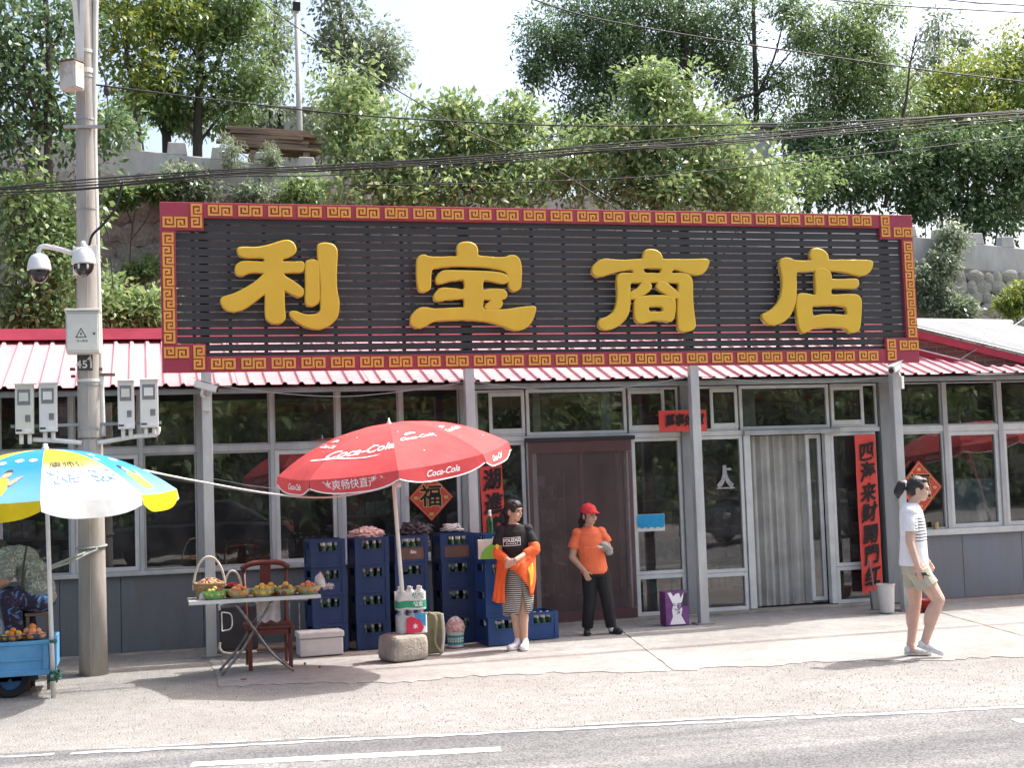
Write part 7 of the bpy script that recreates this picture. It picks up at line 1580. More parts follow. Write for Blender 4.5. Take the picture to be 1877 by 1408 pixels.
for yy in (KY+.10, KY+.62):
    for xx in (wxx, KX0+.25):
        M_ = Matrix.Rotation(math.radians(90), 3, 'X'); w_ = MB().lathe([(wr*.6, -.035), (wr*.93, -.038), (wr, -.02), (wr, .02), (wr*.93, .038), (wr*.6, .035), (wr*.6, -.035)], (xx, yy, wr), 28, M_).build('wheel', 'tyre', ct, smooth=False)
        MB().lathe([(.0, -.02), (wr*.58, -.02), (wr*.605, 0), (wr*.58, .02), (0, .02)], (xx, yy, wr), 16, M_).build('hub', 'cart_edge', w_)
MB().tube([(wxx, KY+.02, wr), (wxx, KY+.70, wr)], .015, 8).build('axle', 'ink', ct); 
for yy in (KY+.10, KY+.66): MB().box((wxx-.03, yy-.012+.0, wr-.005), (wxx+.03, yy+.012, KZ0-.03)).build('axle_bracket', 'ink', ct)
# umbrella clamp and bindings
px_ = yb.x
for z in (KZ0-.03, KZ0+.03, KZ1+.0): MB().lathe([(.032, z-.014), (.038, z), (.032, z+.014)], (px_+.004, yb.y, 0), 12).build('pole_clamp', 'green_tape', ct)
MB().bar((px_, yb.y, KZ0), (KX1, KY+.02, KZ0), .03, .03).build('clamp_bar', 'green_tape', ct); MB().bar((px_, yb.y, KZ1-.02), (KX1, KY+.02, KZ1-.02), .03, .03).build('clamp_bar', 'green_tape', ct)
for i in range(5): MB().tube(spline([(px_+random.uniform(-.04,.04), yb.y-.035, KZ0+random.uniform(-.06,.06)), (px_+.06, yb.y-.02, KZ0+random.uniform(-.05,.05)), (px_+.04, yb.y+.08, KZ0+random.uniform(-.05,.04)), (px_-.05, yb.y+.02, KZ0+random.uniform(-.06,.05))], 4), .008, 5).build('binding_wire', 'green_tape', ct)
for i, (px, py, yy, fr_, lb, fl) in enumerate(((-25, 1170, KY+.30, 'apricot', 'steel bowl of orange apricots at the edge of the blue cart beside the vendor', 'orange apricot in the steel cart bowl beside the vendor'), (24, 1170, KY+.28, ('apricot_yellow', 'apricot', 'apricot_yellow'), 'steel bowl of yellow orange apricots in the middle of the blue cart', 'yellow orange apricot in the middle cart bowl'), (60, 1167, KY+.30, ('peach', 'apricot'), 'steel bowl of large peaches near the parasol end of the cart', 'large peach in the steel bowl at the parasol end of the cart'))):
    p = at(px, py, yy); bowl(Vector((p.x, yy, KZ1-.019)), .115, .06, 'bowl_steel', lb, fr_, fl, fr_r=.031 if i < 2 else .037)
p = at(4, 1150, KY+.5); crumple('plastic_bag', Vector((p.x-.02, KY+.5, KZ1-.02)), (.06, .05, .13), 'bag_white', 'clear plastic bag standing behind the cart bowls', 'bag', 31, .4)
p = gnd(75, 1252); 
# ================================================================== TREES AND SHRUBS
def leafmat(name, c1, c2, c3, rough=.42, tr=.30):
    m, N, L, b = nmat(name); gm = N.new('ShaderNodeNewGeometry'); r = N.new('ShaderNodeValToRGB'); e = r.color_ramp.elements
    e[0].color = (*c2, 1); e[1].color = (*c3, 1); q = r.color_ramp.elements.new(.5); q.color = (*c1, 1)
    L.new(gm.outputs['Random Per Island'], r.inputs[0]); L.new(r.outputs[0], b.inputs['Base Color']); b.inputs['Roughness'].default_value = rough; b.inputs['Specular IOR Level'].default_value = .5
    t = N.new('ShaderNodeBsdfTranslucent'); mx = N.new('ShaderNodeMixShader'); mx.inputs[0].default_value = tr
    hs = N.new('ShaderNodeHueSaturation'); hs.inputs['Value'].default_value = 1.5; hs.inputs['Hue'].default_value = .48; L.new(r.outputs[0], hs.inputs['Color']); L.new(hs.outputs[0], t.inputs[0])
    L.new(b.outputs[0], mx.inputs[1]); L.new(t.outputs[0], mx.inputs[2]); L.new(mx.outputs[0], N['Material Output'].inputs[0]); return m
leafmat('leaf_mid', (.155, .245, .09), (.095, .17, .058), (.25, .35, .15), .38, .36)
leafmat('leaf_dark', (.088, .16, .068), (.055, .11, .046), (.15, .235, .105), .38, .34)
leafmat('leaf_walnut', (.19, .29, .105), (.12, .205, .07), (.32, .40, .20), .28, .36)
leafmat('leaf_yellow', (.21, .29, .06), (.13, .21, .05), (.34, .38, .09))
leafmat('leaf_pale', (.185, .24, .155), (.12, .175, .10), (.27, .32, .22), .38, .36)
pm('bark', (.10, .085, .07), .9, col2=(.06, .05, .042), scale=8, stretch=(4, 4, .6), bump=.6, bscale=30); pm('bark_pale', (.17, .155, .13), .9, col2=(.10, .09, .075), scale=8, stretch=(4, 4, .6), bump=.5, bscale=30)
def leaves(centers, counts, rad, size, seed, droop=.35, aspect=.42):
    rg = np.random.default_rng(seed); N_ = int(np.sum(counts))
    idx = np.repeat(np.arange(len(centers)), counts); C = np.array(centers)[idx]; Rr = np.array(rad)[idx]
    d = rg.normal(size=(N_, 3)); d /= np.linalg.norm(d, axis=1)[:, None]; rr = rg.random(N_)**(1/2.2)
    P = C + d*(rr[:, None]*Rr)
    ax = d*.7 + rg.normal(size=(N_, 3))*.55; ax[:, 2] -= droop; ax /= np.linalg.norm(ax, axis=1)[:, None]
    up = np.array([0, 0, 1.]) + rg.normal(size=(N_, 3))*.55; sd = np.cross(ax, up); sd /= np.linalg.norm(sd, axis=1)[:, None]; nn = np.cross(sd, ax)
    L_ = size*rg.uniform(.5, 1.45, N_)[:, None]; W_ = L_*aspect
    v = np.empty((N_, 4, 3)); v[:, 0] = P; v[:, 1] = P + ax*L_*.45 + sd*W_*.5 + nn*L_*.06; v[:, 2] = P + ax*L_ - nn*L_*.06; v[:, 3] = P + ax*L_*.45 - sd*W_*.5 + nn*L_*.06
    F = (np.arange(N_)[:, None]*4 + np.array([[0, 1, 2, 3]])).astype(np.int32)
    return v.reshape(-1, 3), F
def leafobj(name, V_, F, mat, parent, origin):
    me = bpy.data.meshes.new(name); n = len(V_); me.vertices.add(n); me.vertices.foreach_set('co', (V_ - np.array(origin)).astype(np.float32).ravel())
    me.loops.add(F.size); me.loops.foreach_set('vertex_index', F.ravel()); me.polygons.add(len(F)); me.polygons.foreach_set('loop_start', np.arange(len(F), dtype=np.int32)*4); me.update(calc_edges=True)
    me.materials.append(MATS[mat]); o = bpy.data.objects.new(name, me); COL.objects.link(o); o.parent = parent; return o
SEED = [100]
def tree(name, label, cat, base, blobs, mat, leaf=.10, dens=1., trunk=None, clump=.34, bark='bark', tr=.09, group=None, droop=.35, aspect=.5, limbs=True, per=46, fill=1.):
    """blobs: (px, py, rx_px, ry_px, Y[, depth]) masses of foliage; base: (px, py, Y) or Vector; trunk: list of px points"""
    SEED[0] += 1; rg = np.random.default_rng(SEED[0])
    B = base if isinstance(base, Vector) else at(*base)
    t = thing(name, label, cat, B, group=group); cen = []; rad = []; cnt = []
    tw = MB()
    tp = [at(x, y, Y) for (x, y, Y) in trunk] if trunk else [B, Vector((B.x, B.y, max(B.z+.5, at(blobs[0][0], blobs[0][1], blobs[0][4]).z))) ]
    if trunk and tp[0].z > B.z + .05: tp = [Vector((tp[0].x, tp[0].y, B.z))] + tp
    for bl in blobs:
        px, py, rx, ry, Y = bl[:5]; c = at(px, py, Y); s = ppm(c); Rx, Rz = rx/s, ry/s; Ry = bl[5] if len(bl) > 5 else (Rx+Rz)/2*.9
        vol = Rx*Ry*Rz; n = max(12, int(66*dens*vol**.75/(clump/.34)**1.6))
        # limb into this mass
        j = min(range(len(tp)), key=lambda i: (tp[i]-c).length)
        if limbs:
            q0 = tp[max(0, j-1)] if len(tp) > 2 else tp[-1]; mid = (q0+c)/2 + Vector((rg.normal()*.12, rg.normal()*.12, -.08)); r0 = min(tr*.4, .04); tw.tube(spline([q0, mid, c], 4), list(np.linspace(r0, .012, 9)), 6)
        for i in range(n):
            d = rg.normal(size=3); d /= np.linalg.norm(d); rr = rg.random()**(1/2.4)*(1.0 if rg.random() < .75 else 1.28); p = np.array(c) + d*rr*np.array((Rx, Ry, Rz)); k = clump*rg.uniform(.5, 1.7)
            cen.append(p); rad.append(np.array((k, k, k*.75))); cnt.append(max(4, int(2.1*per*(k/clump)**1.6*fill*(.10/leaf)**1.2*rg.uniform(.5, 1.3))))
            if limbs and rg.random() < .45:
                st__ = np.array(c)*.6 + p*.4 if rg.random() < .5 else np.array(c); tw.tube([tuple(st__), tuple((st__+p)/2 + rg.normal(size=3)*.06), tuple(p)], [.014, .009, .004], 4)
    V_, F = leaves(cen, cnt, rad, leaf, SEED[0]+5, droop, aspect); leafobj('crown', V_, F, mat, t, B)
    if trunk or limbs:
        if len(tp) >= 2: tw.tube(spline(tp, 5), list(np.linspace(tr, tr*.38, (len(tp)-1)*5+1)), 8)
        if tw.v: tw.build('trunk', bark, t, smooth=True, origin=B)
    return t
def bz(px, Y, py): p = at(px, py, Y); return Vector((p.x, Y, hz(p.x, Y)-.05))
# --- left side
tree('tree', 'dark broadleaf tree crowding behind the utility pole', 'tree', bz(95, 6.0, 600), [(40, 60, 100, 95, 6.2), (95, 165, 90, 80, 6.0), (25, 230, 80, 75, 5.8), (170, 235, 70, 70, 6.3), (120, 30, 70, 60, 6.4), (-60, 120, 80, 110, 6.2)], 'leaf_dark', .125, .75, [(95, 640, 6), (92, 420, 6), (88, 250, 6), (90, 90, 6.1), (80, -40, 6.1)], .40, tr=.10, per=44)
tree('tree', 'yellow green tree arching beside the utility pole top', 'tree', bz(215, 10.5, 250), [(215, 40, 60, 70, 10.5), (245, 120, 45, 60, 10.6), (235, -30, 70, 50, 10.5), (300, 20, 60, 60, 10.8)], 'leaf_yellow', .12, .8, [(262, 300, 10.5), (245, 180, 10.5), (228, 60, 10.5), (225, -60, 10.5)], .36, tr=.07)
tree('tree', 'bushy green tree with forked dark trunk behind the parapet', 'tree', bz(365, 11.2, 260), [(330, 55, 95, 80, 11.2), (420, 60, 80, 85, 11.4), (300, 140, 60, 55, 11), (400, 165, 90, 50, 11.2), (380, -20, 110, 60, 11.3), (450, 150, 50, 60, 11)], 'leaf_mid', .12, .78, [(362, 265, 11.2), (366, 150, 11.2), (372, 60, 11.2), (385, -50, 11.2)], .36, tr=.11, per=44)
tree('tree', 'short tree with thick trunk left of the forked tree', 'tree', bz(305, 11.8, 260), [(270, 185, 40, 30, 11.8), (330, 200, 45, 30, 11.8)], 'leaf_mid', .12, .7, [(306, 268, 11.8), (300, 190, 11.8), (290, 120, 11.8)], .3, tr=.12)
tree('tree', 'pale slender tree left of the lamp post', 'tree', bz(500, 13.5, 250), [(505, 70, 40, 60, 13.5), (495, 160, 45, 55, 13.5), (515, 0, 35, 50, 13.5)], 'leaf_pale', .115, .62, [(497, 262, 13.5), (500, 120, 13.5), (508, -30, 13.5)], .34, tr=.05, bark='bark_pale')
tree('tree', 'tall pale tree right of the lamp post against the sky', 'tree', bz(640, 12.5, 280), [(625, 40, 42, 75, 12.5), (655, 130, 60, 70, 12.6), (690, 90, 42, 55, 12.4), (640, 210, 65, 50, 12.5), (710, 120, 32, 28, 12.4), (620, -30, 35, 50, 12.5)], 'leaf_pale', .115, .72, [(636, 300, 12.5), (632, 180, 12.5), (626, 60, 12.5), (618, -40, 12.5)], .34, tr=.075, bark='bark')
# shrubs below the left parapet
tree('shrub', 'tangle of shrubs below the dark tree on the bank', 'shrub', bz(60, 5.4, 600), [(40, 350, 75, 50, 5.5), (110, 400, 55, 60, 5.6), (30, 470, 60, 70, 5.3), (100, 520, 70, 60, 5.2), (20, 580, 60, 50, 5.2), (140, 590, 60, 40, 5.2)], 'leaf_mid', .115, .62, [(62, 650, 5.4), (60, 500, 5.4), (70, 380, 5.4)], .34, tr=.05, per=44)
tree('shrub', 'bright leafy shrub between the pole and the sign', 'shrub', bz(235, 5.0, 620), [(235, 585, 50, 35, 5.0), (270, 575, 32, 40, 5.0), (205, 560, 30, 45, 5.1)], 'leaf_walnut', .105, .8, [(238, 650, 5), (238, 600, 5), (236, 560, 5)], .27, tr=.025)
tree('shrub', 'green bush clinging to the rubble wall left of the sign', 'shrub', bz(240, 8.3, 600), [(222, 362, 24, 10, 8.3), (262, 492, 32, 10, 8.3), (288, 345, 26, 10, 8.3)], 'leaf_mid', .10, .5, [(240, 640, 8.3), (238, 520, 8.35), (240, 440, 8.4), (250, 370, 8.4)], .15, tr=.02)
tree('shrub', 'weedy bush growing under the left parapet', 'shrub', at(330, 340, 8.5), [(335, 322, 36, 14, 8.45), (345, 350, 45, 14, 8.4), (470, 360, 36, 12, 8.4)], 'leaf_pale', .085, .9, None, .24, tr=.02)
tree('shrub', 'thin upright weed before the left parapet', 'weed', at(425, 320, 8.6), [(425, 280, 16, 38, 8.6), (500, 290, 10, 22, 8.6)], 'leaf_pale', .07, 1.2, None, .16, tr=.015, aspect=.25)
# --- large walnut bushes behind the sign
tree('shrub', 'large leaved walnut bush behind the left half of the sign', 'bush', bz(760, 6.0, 600), [(660, 250, 75, 70, 6.2), (740, 240, 80, 55, 6.0), (820, 265, 80, 60, 6.0), (900, 290, 80, 60, 6.0), (700, 330, 110, 60, 5.8), (850, 350, 130, 50, 5.8), (960, 330, 70, 60, 6), (640, 180, 40, 50, 6.4), (840, 215, 28, 20, 6.0), (950, 215, 25, 20, 6.1)], 'leaf_walnut', .118, .85, [(760, 640, 6), (750, 430, 6), (745, 300, 6)], .36, tr=.06, per=48, droop=.2, aspect=.52)
tree('shrub', 'large leaved walnut bush behind the right half of the sign', 'bush', bz(1230, 6.0, 600), [(1120, 260, 80, 55, 6.0), (1210, 220, 75, 70, 6.1), (1290, 260, 85, 65, 6.0), (1180, 330, 120, 60, 5.8), (1320, 340, 115, 55, 5.8), (1240, 165, 50, 50, 6.2), (1390, 350, 60, 45, 5.8), (1180, 150, 18, 30, 6.2), (1050, 320, 60, 60, 5.9)], 'leaf_walnut', .118, .85, [(1230, 640, 6), (1225, 430, 6), (1220, 250, 6)], .36, tr=.06, per=48, droop=.2, aspect=.52)
# --- locust trees on the terrace
tree('tree', 'big dark locust tree leaning out into the sky gap', 'tree', bz(1255, 13, 260), [(1100, 40, 100, 70, 13), (1030, 100, 75, 55, 12.8), (1150, 120, 90, 70, 13), (1180, 20, 110, 70, 13.2), (1090, 190, 70, 55, 12.8), (1000, 60, 45, 40, 12.6), (1120, 240, 70, 40, 12.9), (1270, 60, 70, 80, 13.2), (1330, 120, 60, 60, 13.2), (980, 140, 25, 30, 12.6)], 'leaf_dark', .10, .95, [(1262, 290, 13), (1262, 150, 13), (1250, 40, 13), (1248, -60, 13)], .36, tr=.16, per=46, aspect=.42)
tree('tree', 'bare straight locust trunk with a sweeping dark branch', 'tree', bz(1384, 12.6, 260), [(1350, 20, 50, 40, 12.6), (1440, 20, 40, 30, 12.6), (1470, 70, 25, 20, 12.5), (1360, 180, 45, 40, 12.7), (1440, 170, 50, 40, 12.6)], 'leaf_dark', .10, .7, [(1388, 290, 12.6), (1386, 180, 12.6), (1382, 60, 12.6), (1380, -60, 12.6)], .32, tr=.095, aspect=.42)
mb = MB(); pts = [at(1296, 212, 12.4), at(1340, 185, 12.4), at(1400, 165, 12.4), at(1450, 138, 12.4), at(1478, 112, 12.4)]; mb.tube(spline(pts, 5), list(np.linspace(.055, .014, 21)), 7); _t = [o for o in bpy.data.objects if o.get('label', '').startswith('bare straight')][0]; mb.build('branch', 'bark', _t, smooth=True, origin=_t.location)
tree('tree', 'feathery locust tree on a slanting trunk', 'tree', bz(1490, 11.5, 360), [(1530, 60, 80, 55, 11.6), (1590, 100, 65, 65, 11.6), (1510, 130, 65, 50, 11.5), (1600, 30, 55, 40, 11.7), (1560, 180, 60, 50, 11.5), (1500, 210, 50, 40, 11.4), (1620, 170, 50, 60, 11.6)], 'leaf_mid', .095, .95, [(1478, 390, 11.4), (1520, 270, 11.4), (1552, 180, 11.5), (1575, 60, 11.6)], .33, tr=.12, per=46, aspect=.42)
# dead thin tree
mb = MB(); rg = np.random.default_rng(9); base = at(1655, 400, 10.6); tdt = thing('tree', 'bare thin dead tree with crooked twigs', 'tree', base)
main = [at(1622, 380, 10.6), at(1640, 280, 10.6), at(1660, 190, 10.6), at(1668, 120, 10.6), at(1680, 60, 10.6)]; mb.tube(spline(main, 5), list(np.linspace(.05, .012, 21)), 6)
for i in range(16):
    p = Vector(main[0]).lerp(main[-1], rg.uniform(.35, .98)); q = p + Vector((rg.normal()*.35, rg.normal()*.2, rg.uniform(.1, .5))); mid = (p+q)/2 + Vector((rg.normal()*.06, 0, .04)); mb.tube(spline([p, mid, q], 3), list(np.linspace(.014, .004, 7)), 4)
mb.build('branches', 'bark', tdt, smooth=True, origin=base)
# right mass
tree('tree', 'yellow green tree glowing in the sun at the right end of the terrace', 'tree', bz(1800, 13, 420), [(1760, 150, 85, 55, 12.6), (1830, 130, 70, 55, 12.8), (1720, 200, 60, 50, 12.4), (1860, 180, 60, 60, 12.7), (1790, 210, 80, 40, 12.4), (1900, 120, 60, 60, 12.8)], 'leaf_yellow', .115, .8, [(1800, 430, 13), (1800, 300, 13), (1800, 160, 12.8)], .36, tr=.1, per=44)
tree('tree', 'dense dark evergreen mass above the right parapet', 'tree', bz(1790, 11, 430), [(1720, 290, 80, 60, 10.8), (1800, 300, 90, 70, 10.8), (1860, 330, 70, 80, 10.7), (1740, 370, 90, 50, 10.6), (1830, 400, 80, 40, 10.4), (1680, 340, 60, 60, 10.9)], 'leaf_dark', .125, .85, [(1790, 440, 11), (1790, 340, 10.9), (1790, 240, 10.9)], .36, tr=.1, per=46)
tree('shrub', 'dim undergrowth under the slanting locust trunk', 'undergrowth', bz(1560, 10.8, 400), [(1500, 320, 60, 50, 10.8), (1570, 340, 60, 50, 10.6), (1630, 320, 45, 70, 10.9), (1540, 270, 50, 50, 11.2), (1470, 260, 50, 60, 11.2), (1600, 250, 45, 40, 11.2)], 'leaf_dark', .11, .8, None, .34, tr=.03, per=46)
tree('tree', 'pale hazy tree far beyond the terrace', 'tree', bz(1740, 26, 250), [(1715, 60, 28, 50, 26), (1765, 90, 22, 40, 26), (1700, 130, 40, 50, 26)], 'leaf_pale', .16, .5, [(1722, 330, 26), (1722, 160, 26), (1720, 40, 26)], .5, tr=.08)
tree('shrub', 'leafy vine spilling over the right parapet wall', 'shrub', at(1740, 590, 8.4), [(1712, 550, 26, 26, 8.4), (1755, 568, 26, 16, 8.3), (1722, 490, 18, 26, 8.5), (1690, 510, 14, 40, 8.4), (1748, 435, 14, 18, 8.6)], 'leaf_pale', .085, .95, None, .24, tr=.02)
tree('shrub', 'yellow green sprig at the foot of the right stone wall', 'shrub', at(1865, 590, 8.0), [(1862, 555, 24, 24, 8.0), (1880, 540, 20, 30, 8.0)], 'leaf_yellow', .09, 1., None, .2, tr=.02)
# fillers behind: foliage bank on the terrace
for i, (px, py, rx, ry, Y, m, lb) in enumerate(((1010, 330, 60, 50, 9.9, 'leaf_mid', 'green bush behind the parapet between the walnut bushes'), (1450, 330, 60, 50, 9.8, 'leaf_mid', 'green bush behind the parapet beside the right walnut bush'), (560, 352, 40, 12, 8.4, 'leaf_mid', 'low green bush under the parapet below the lumber'), (1130, 330, 80, 60, 10.5, 'leaf_dark', 'dark bush on the terrace under the big locust'), (590, 250, 45, 30, 11.5, 'leaf_pale', 'pale bush behind the lumber pile'), (165, 300, 40, 40, 9.6, 'leaf_dark', 'dark bush behind the parapet near the utility pole'), (60, 300, 80, 60, 10.2, 'leaf_mid', 'green bush on the terrace left of the utility pole'), (1790, 240, 120, 60, 16, 'leaf_mid', 'green thicket behind the yellow tree'), (1900, 300, 60, 120, 12, 'leaf_dark', 'dark thicket at the far right of the terrace'))):
    tree('shrub', lb, 'bush', bz(px, Y, py+60) if Y > 9 else at(px, py+20, Y), [(px, py, rx, ry, Y)], m, .11, .9, None, .32, tr=.02, per=46)
for i, (px, py, rx, ry, Y, m) in enumerate(((225, 235, 30, 22, 14, 'leaf_mid'), (340, 225, 30, 14, 16, 'leaf_pale'), (430, 225, 40, 14, 16, 'leaf_mid'), (480, 225, 45, 25, 16, 'leaf_pale'), (110, 270, 80, 40, 13, 'leaf_mid'), (1380, 235, 45, 30, 15, 'leaf_mid'), (1475, 230, 45, 35, 15, 'leaf_dark'), (1640, 230, 45, 45, 15, 'leaf_mid'), (1690, 250, 60, 50, 14.5, 'leaf_dark'), (1560, 300, 60, 50, 13, 'leaf_mid'), (1010, 250, 60, 30, 15, 'leaf_mid'), (900, 255, 50, 28, 16, 'leaf_pale'))):
    tree('shrub', ['low green bush on the terrace near the utility pole', 'pale bush behind the parapet under the forked tree', 'green bush behind the parapet right of the forked tree', 'pale bush left of the lamp post foot', 'wide green bush behind the left parapet end', 'green bush below the sweeping locust branch', 'dark bush under the feathery locust', 'green bush behind the dead tree', 'dark bush right of the dead tree', 'green bush behind the slanting trunk', 'green bush on the terrace in the sky gap', 'pale bush on the terrace in the sky gap'][i], 'bush', bz(px, Y, py+60), [(px, py, rx, ry, Y)], m, .12, .9, None, .34, tr=.02, per=44)
# ================================================================== ACROSS THE ROAD (mirrored in the glass only)
def bank(name, label, x0, x1, y0, h, mat, n, seed):
    rg = np.random.default_rng(seed); cen = []; rad = []; cnt = []
    for i in range(n):
        x = rg.uniform(x0, x1); z = rg.random()**.8*h*(.75+.25*math.sin(x*.5+seed)); y = y0 - rg.random()*3 - z*.15; k = rg.uniform(.5, 1.1); cen.append((x, y, z+.2)); rad.append((k, k, k*.8)); cnt.append(40)
    t = thing(name, label, 'hedge', ((x0+x1)/2, y0-1.5, 0)); V_, F = leaves(cen, cnt, rad, .34, seed, .3, .5); leafobj('foliage', V_, F, mat, t, t.location)
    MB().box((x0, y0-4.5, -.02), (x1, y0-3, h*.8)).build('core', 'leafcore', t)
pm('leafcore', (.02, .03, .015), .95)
bank('roadside_trees', 'row of dark green trees across the road facing the shop', -26, 34, -25, 8.5, 'leaf_mid', 900, 41)

# parked dark cars on the far side of the road (seen only in the glass)
pm('car_paint', (.018, .02, .025), .2, spec=.6, coat=.6); pm('car_glass', (.02, .024, .026), .06, spec=.7); pm('car_lamp', (.6, .6, .58), .2); pm('chrome', (.5, .5, .5), .15, metal=1.)
def car(loc, rz, label):
    t = thing('parked_car', label, 'car', loc, rz, group='cars parked across the road')
    L_, W_ = 4.4, 1.76
    low = [(-2.2,.32),(-2.18,.62),(-2.05,.86),(-1.3,.92),(-1.0,.95),(1.1,.95),(2.0,.88),(2.18,.70),(2.2,.36),(2.05,.22),(-2.05,.22)]
    MB().prism(low, (0,-W_/2,0), (1,0,0), (0,0,1), (0,1,0), W_).build('body', 'car_paint', t, bevel=.08, origin=(0,0,0))
    cab = [(-1.25,.93),(-.60,1.40),(.1,1.46),(.85,1.42),(1.65,.93)]
    MB().prism([(x, z) for x, z in cab], (0,-W_/2+.14,0), (1,0,0), (0,0,1), (0,1,0), W_-.28).build('cabin', 'car_paint', t, bevel=.07, origin=(0,0,0))
    for s in (-1, 1):
        for q in ([(-1.02,.98),(-.55,1.33),(.12,1.37),(.12,.98)], [(.20,.98),(.20,1.37),(.80,1.33),(1.35,.98)]):
            MB().prism(q, (0, s*(W_/2-.137) - .004, 0), (1,0,0), (0,0,1), (0,1,0), .008).build('side_window', 'car_glass', t, origin=(0,0,0))
        for x in (-1.38, 1.36):
            w_ = MB().lathe([(.2,-.1),(.31,-.1),(.32,-.07),(.32,.07),(.31,.1),(.2,.1)], (x, s*(W_/2-.09), .32), 24, Matrix.Rotation(math.radians(90), 3, 'X')).build('wheel', 'tyre', t, origin=(0,0,0))
            MB().lathe([(0,-.08),(.2,-.095),(.2,.095),(0,.08)], (x, s*(W_/2-.09), .32), 12, Matrix.Rotation(math.radians(90), 3, 'X')).build('rim', 'chrome', w_, origin=(0,0,0))
        MB().box((-2.19, s*.78-.14*(s>0)-.0, .60), (-2.05, s*.78+.14*(s<0), .74)).build('headlight', 'car_lamp', t, bevel=.02, origin=(0,0,0)); MB().box((2.1, s*.78-.14*(s>0), .68), (2.2, s*.78+.14*(s<0), .82)).build('tail_light', 'paper_red', t, bevel=.02, origin=(0,0,0))
    MB().prism([(-1.235,.985),(-.64,1.405),(-.62,1.385),(-1.20,.97)], (0,-W_/2+.22,0), (1,0,0), (0,0,1), (0,1,0), W_-.44).build('windscreen', 'car_glass', t, origin=(0,0,0))
    return t
car((1.2, -17.1, 0), .02, 'dark parked car across the road facing the shop middle'); car((15.2, -14.2, 0), -.1, 'dark parked car across the road opposite the strip curtain'); car((-4.6, -17.0, 0), .02, 'dark parked car across the road opposite the utility pole'); car((8.0, -17.6, 0), 0.05, 'dark parked car across the road opposite the mesh screen')
# ================================================================== OVERHEAD CABLES, CORDS
pm('cable', (.02, .02, .022), .6)
def cable(label, pts, r, mat='cable', grp='overhead cables', name='cable', cat='cable', n=8, par=None):
    q = [at(*p) for p in pts]
    if grp and pts[-1][0] >= 1880: q.append(q[-1] + (q[-1]-q[-2]).normalized()*9)
    if grp and pts[0][0] <= 0: q.insert(0, q[0] + (q[0]-q[1]).normalized()*6)
    o = MB().tube(spline(q, n), r, 6).build(name, mat, smooth=True); return tag(o, label, cat, grp)
YC = PY
# thick bundle from the pole to the right
bund = [(-40, 348), (150, 338), (400, 318), (620, 308), (900, 288), (1100, 272), (1300, 258), (1500, 240), (1700, 220), (1900, 204)]
rg = np.random.default_rng(3)
for i in range(6):
    dy = (-7, -3, 0, 3, 7, 13)[i]
    pts = [(x, y + dy*(.35 + .65*abs(math.sin((x+i*90)/260))) + rg.normal()*1.4, -1.9 + .25*(x/1877) + i*.02) for x, y in bund]
    cable(['upper strand', 'second strand', 'middle strand', 'fourth strand', 'fifth strand', 'lower strand'][i] + ' of the thick black cable bundle crossing above the sign', pts, .006 if i % 2 else .0085)
cable('sagging black cable from the pole across the walnut bushes', [(176, 155, -1.8), (400, 183, -1.7), (650, 210, -1.6), (900, 225, -1.5), (1100, 230, -1.5), (1400, 227, -1.5), (1640, 218, -1.5), (1900, 200, -1.5)], .009)
cable('thin diagonal service wire running down from the upper sky past the lamp post', [(450, -20, 2), (560, 60, 2), (700, 148, 2), (860, 240, 2), (1000, 300, 2), (1140, 388, 2)], .008)
cable('thin wire crossing the locust crowns toward the right edge', [(940, -15, -1), (1080, 30, -1), (1300, 70, -1), (1500, 100, -1), (1700, 128, -1), (1900, 152, -1)], .009)
cable('topmost thin wire against the bright sky', [(1480, -5, -1), (1650, 10, -1), (1900, 24, -1)], .008)
cable('second thin wire against the bright sky', [(1700, -5, -1.4), (1800, 5, -1.4), (1900, 10, -1.4)], .008)
cable('thin wire below the cable bundle over the right bushes', [(640, 340, 0), (900, 335, 0), (1150, 326, 0), (1300, 312, 0), (1500, 292, 0), (1700, 270, 0), (1900, 245, 0)], .008)
cable('faint wire between the bundle and the sign at the right', [(1290, 300, .2), (1450, 282, .2), (1600, 262, .2), (1800, 228, .2), (1900, 215, .2)], .006)
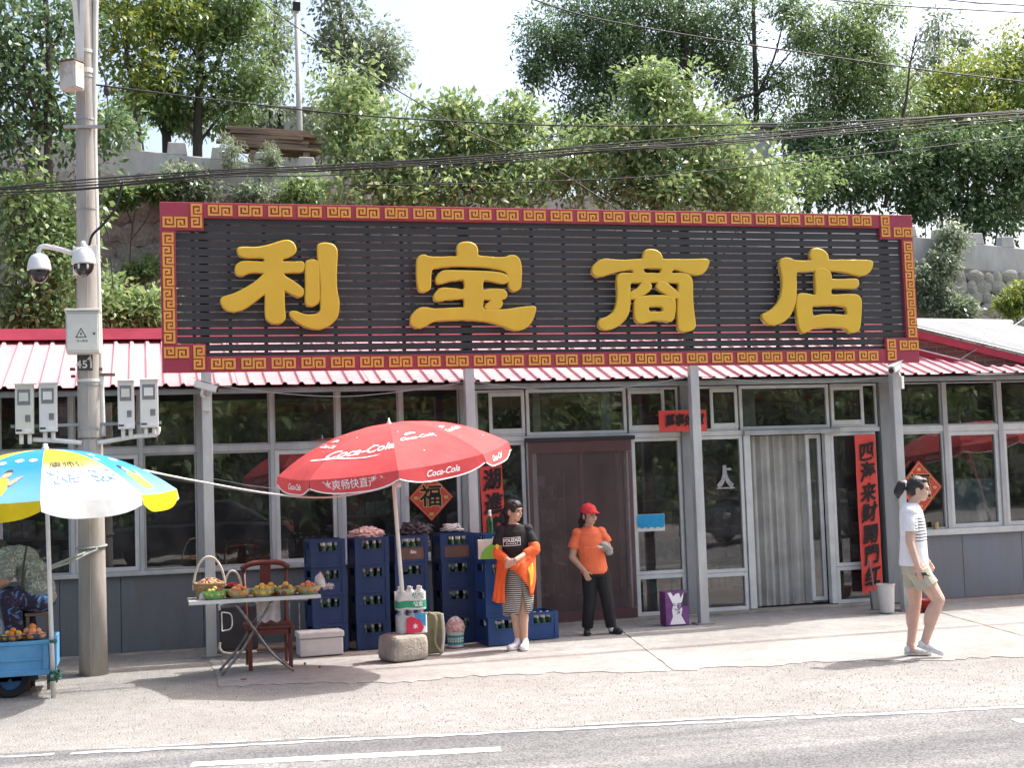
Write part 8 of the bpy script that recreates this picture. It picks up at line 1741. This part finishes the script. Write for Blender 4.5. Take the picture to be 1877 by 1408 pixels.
cable('loose black drop cable hanging from the bundle to the pole', [(225, 330, -1.75), (212, 380, -1.75), (190, 410, -1.75), (170, 430, -1.72), (163, 450, -1.70)], .014)
cable('thin black wire dangling beside the drop cable', [(190, 408, -1.7), (200, 440, -1.65), (205, 500, -1.65), (208, 530, -1.65)], .005)
# insulator on the stay wire
ins = at(196, 165, -1.7); t = thing('insulator', 'small dark insulator hanging on the stay wire beside the pole', 'insulator', ins); MB().lathe([(.01, -.06), (.03, -.045), (.035, 0), (.03, .045), (.01, .06)], ins, 12).build('body', 'ink', t, smooth=True); MB().tube([ins+Vector((0,0,.05)), at(188, 128, -1.7)], .012, 6).build('stay', 'ink', t); MB().tube([ins-Vector((0,0,.05)), at(199, 205, -1.7)], .008, 6).build('stay', 'ink', t)
# cords at the shop front
cable('thin cord strung under the eave between the sign posts', [(392, 706, -.62), (500, 720, -.6), (630, 727, -.6), (760, 715, -.6), (855, 700, -.62)], .005, 'rope', None, 'eave_cord', 'cord')
cable('thin cord strung under the eave above the doors', [(868, 700, -.62), (1000, 715, -.6), (1130, 712, -.6), (1270, 690, -.62)], .005, 'rope', None, 'eave_cord', 'cord')
cable('thin cord strung under the eave above the strip curtain', [(1280, 690, -.62), (1400, 700, -.6), (1520, 700, -.6), (1632, 690, -.62)], .005, 'rope', None, 'eave_cord', 'cord')
cable('white and brown pole rope tied from the yellow parasol to the red parasol', [(262, 862, -2.3), (360, 882, -2.0), (500, 906, -1.9), (600, 912, -1.95), (680, 900, -2.05), (726, 886, -2.2)], .011, 'white_pipe', None, 'tie_rope', 'rope')
cable('thin string from the sign post to the red parasol rim', [(392, 878, -.66), (470, 892, -1.2), (560, 900, -1.8), (640, 893, -2.1), (725, 880, -2.25)], .004, 'rope', None, 'tie_string', 'string')
cable('wire slanting over the pale roof of the neighbour house', [(1740, 672, .0), (1790, 640, .0), (1830, 617, .1), (1890, 575, .3)], .006, 'galv', None, 'roof_wire', 'wire')
cable('short wire stay on the brick gable', [(1700, 628, .35), (1770, 655, .15), (1815, 672, .0)], .006, 'galv', None, 'roof_wire', 'wire')
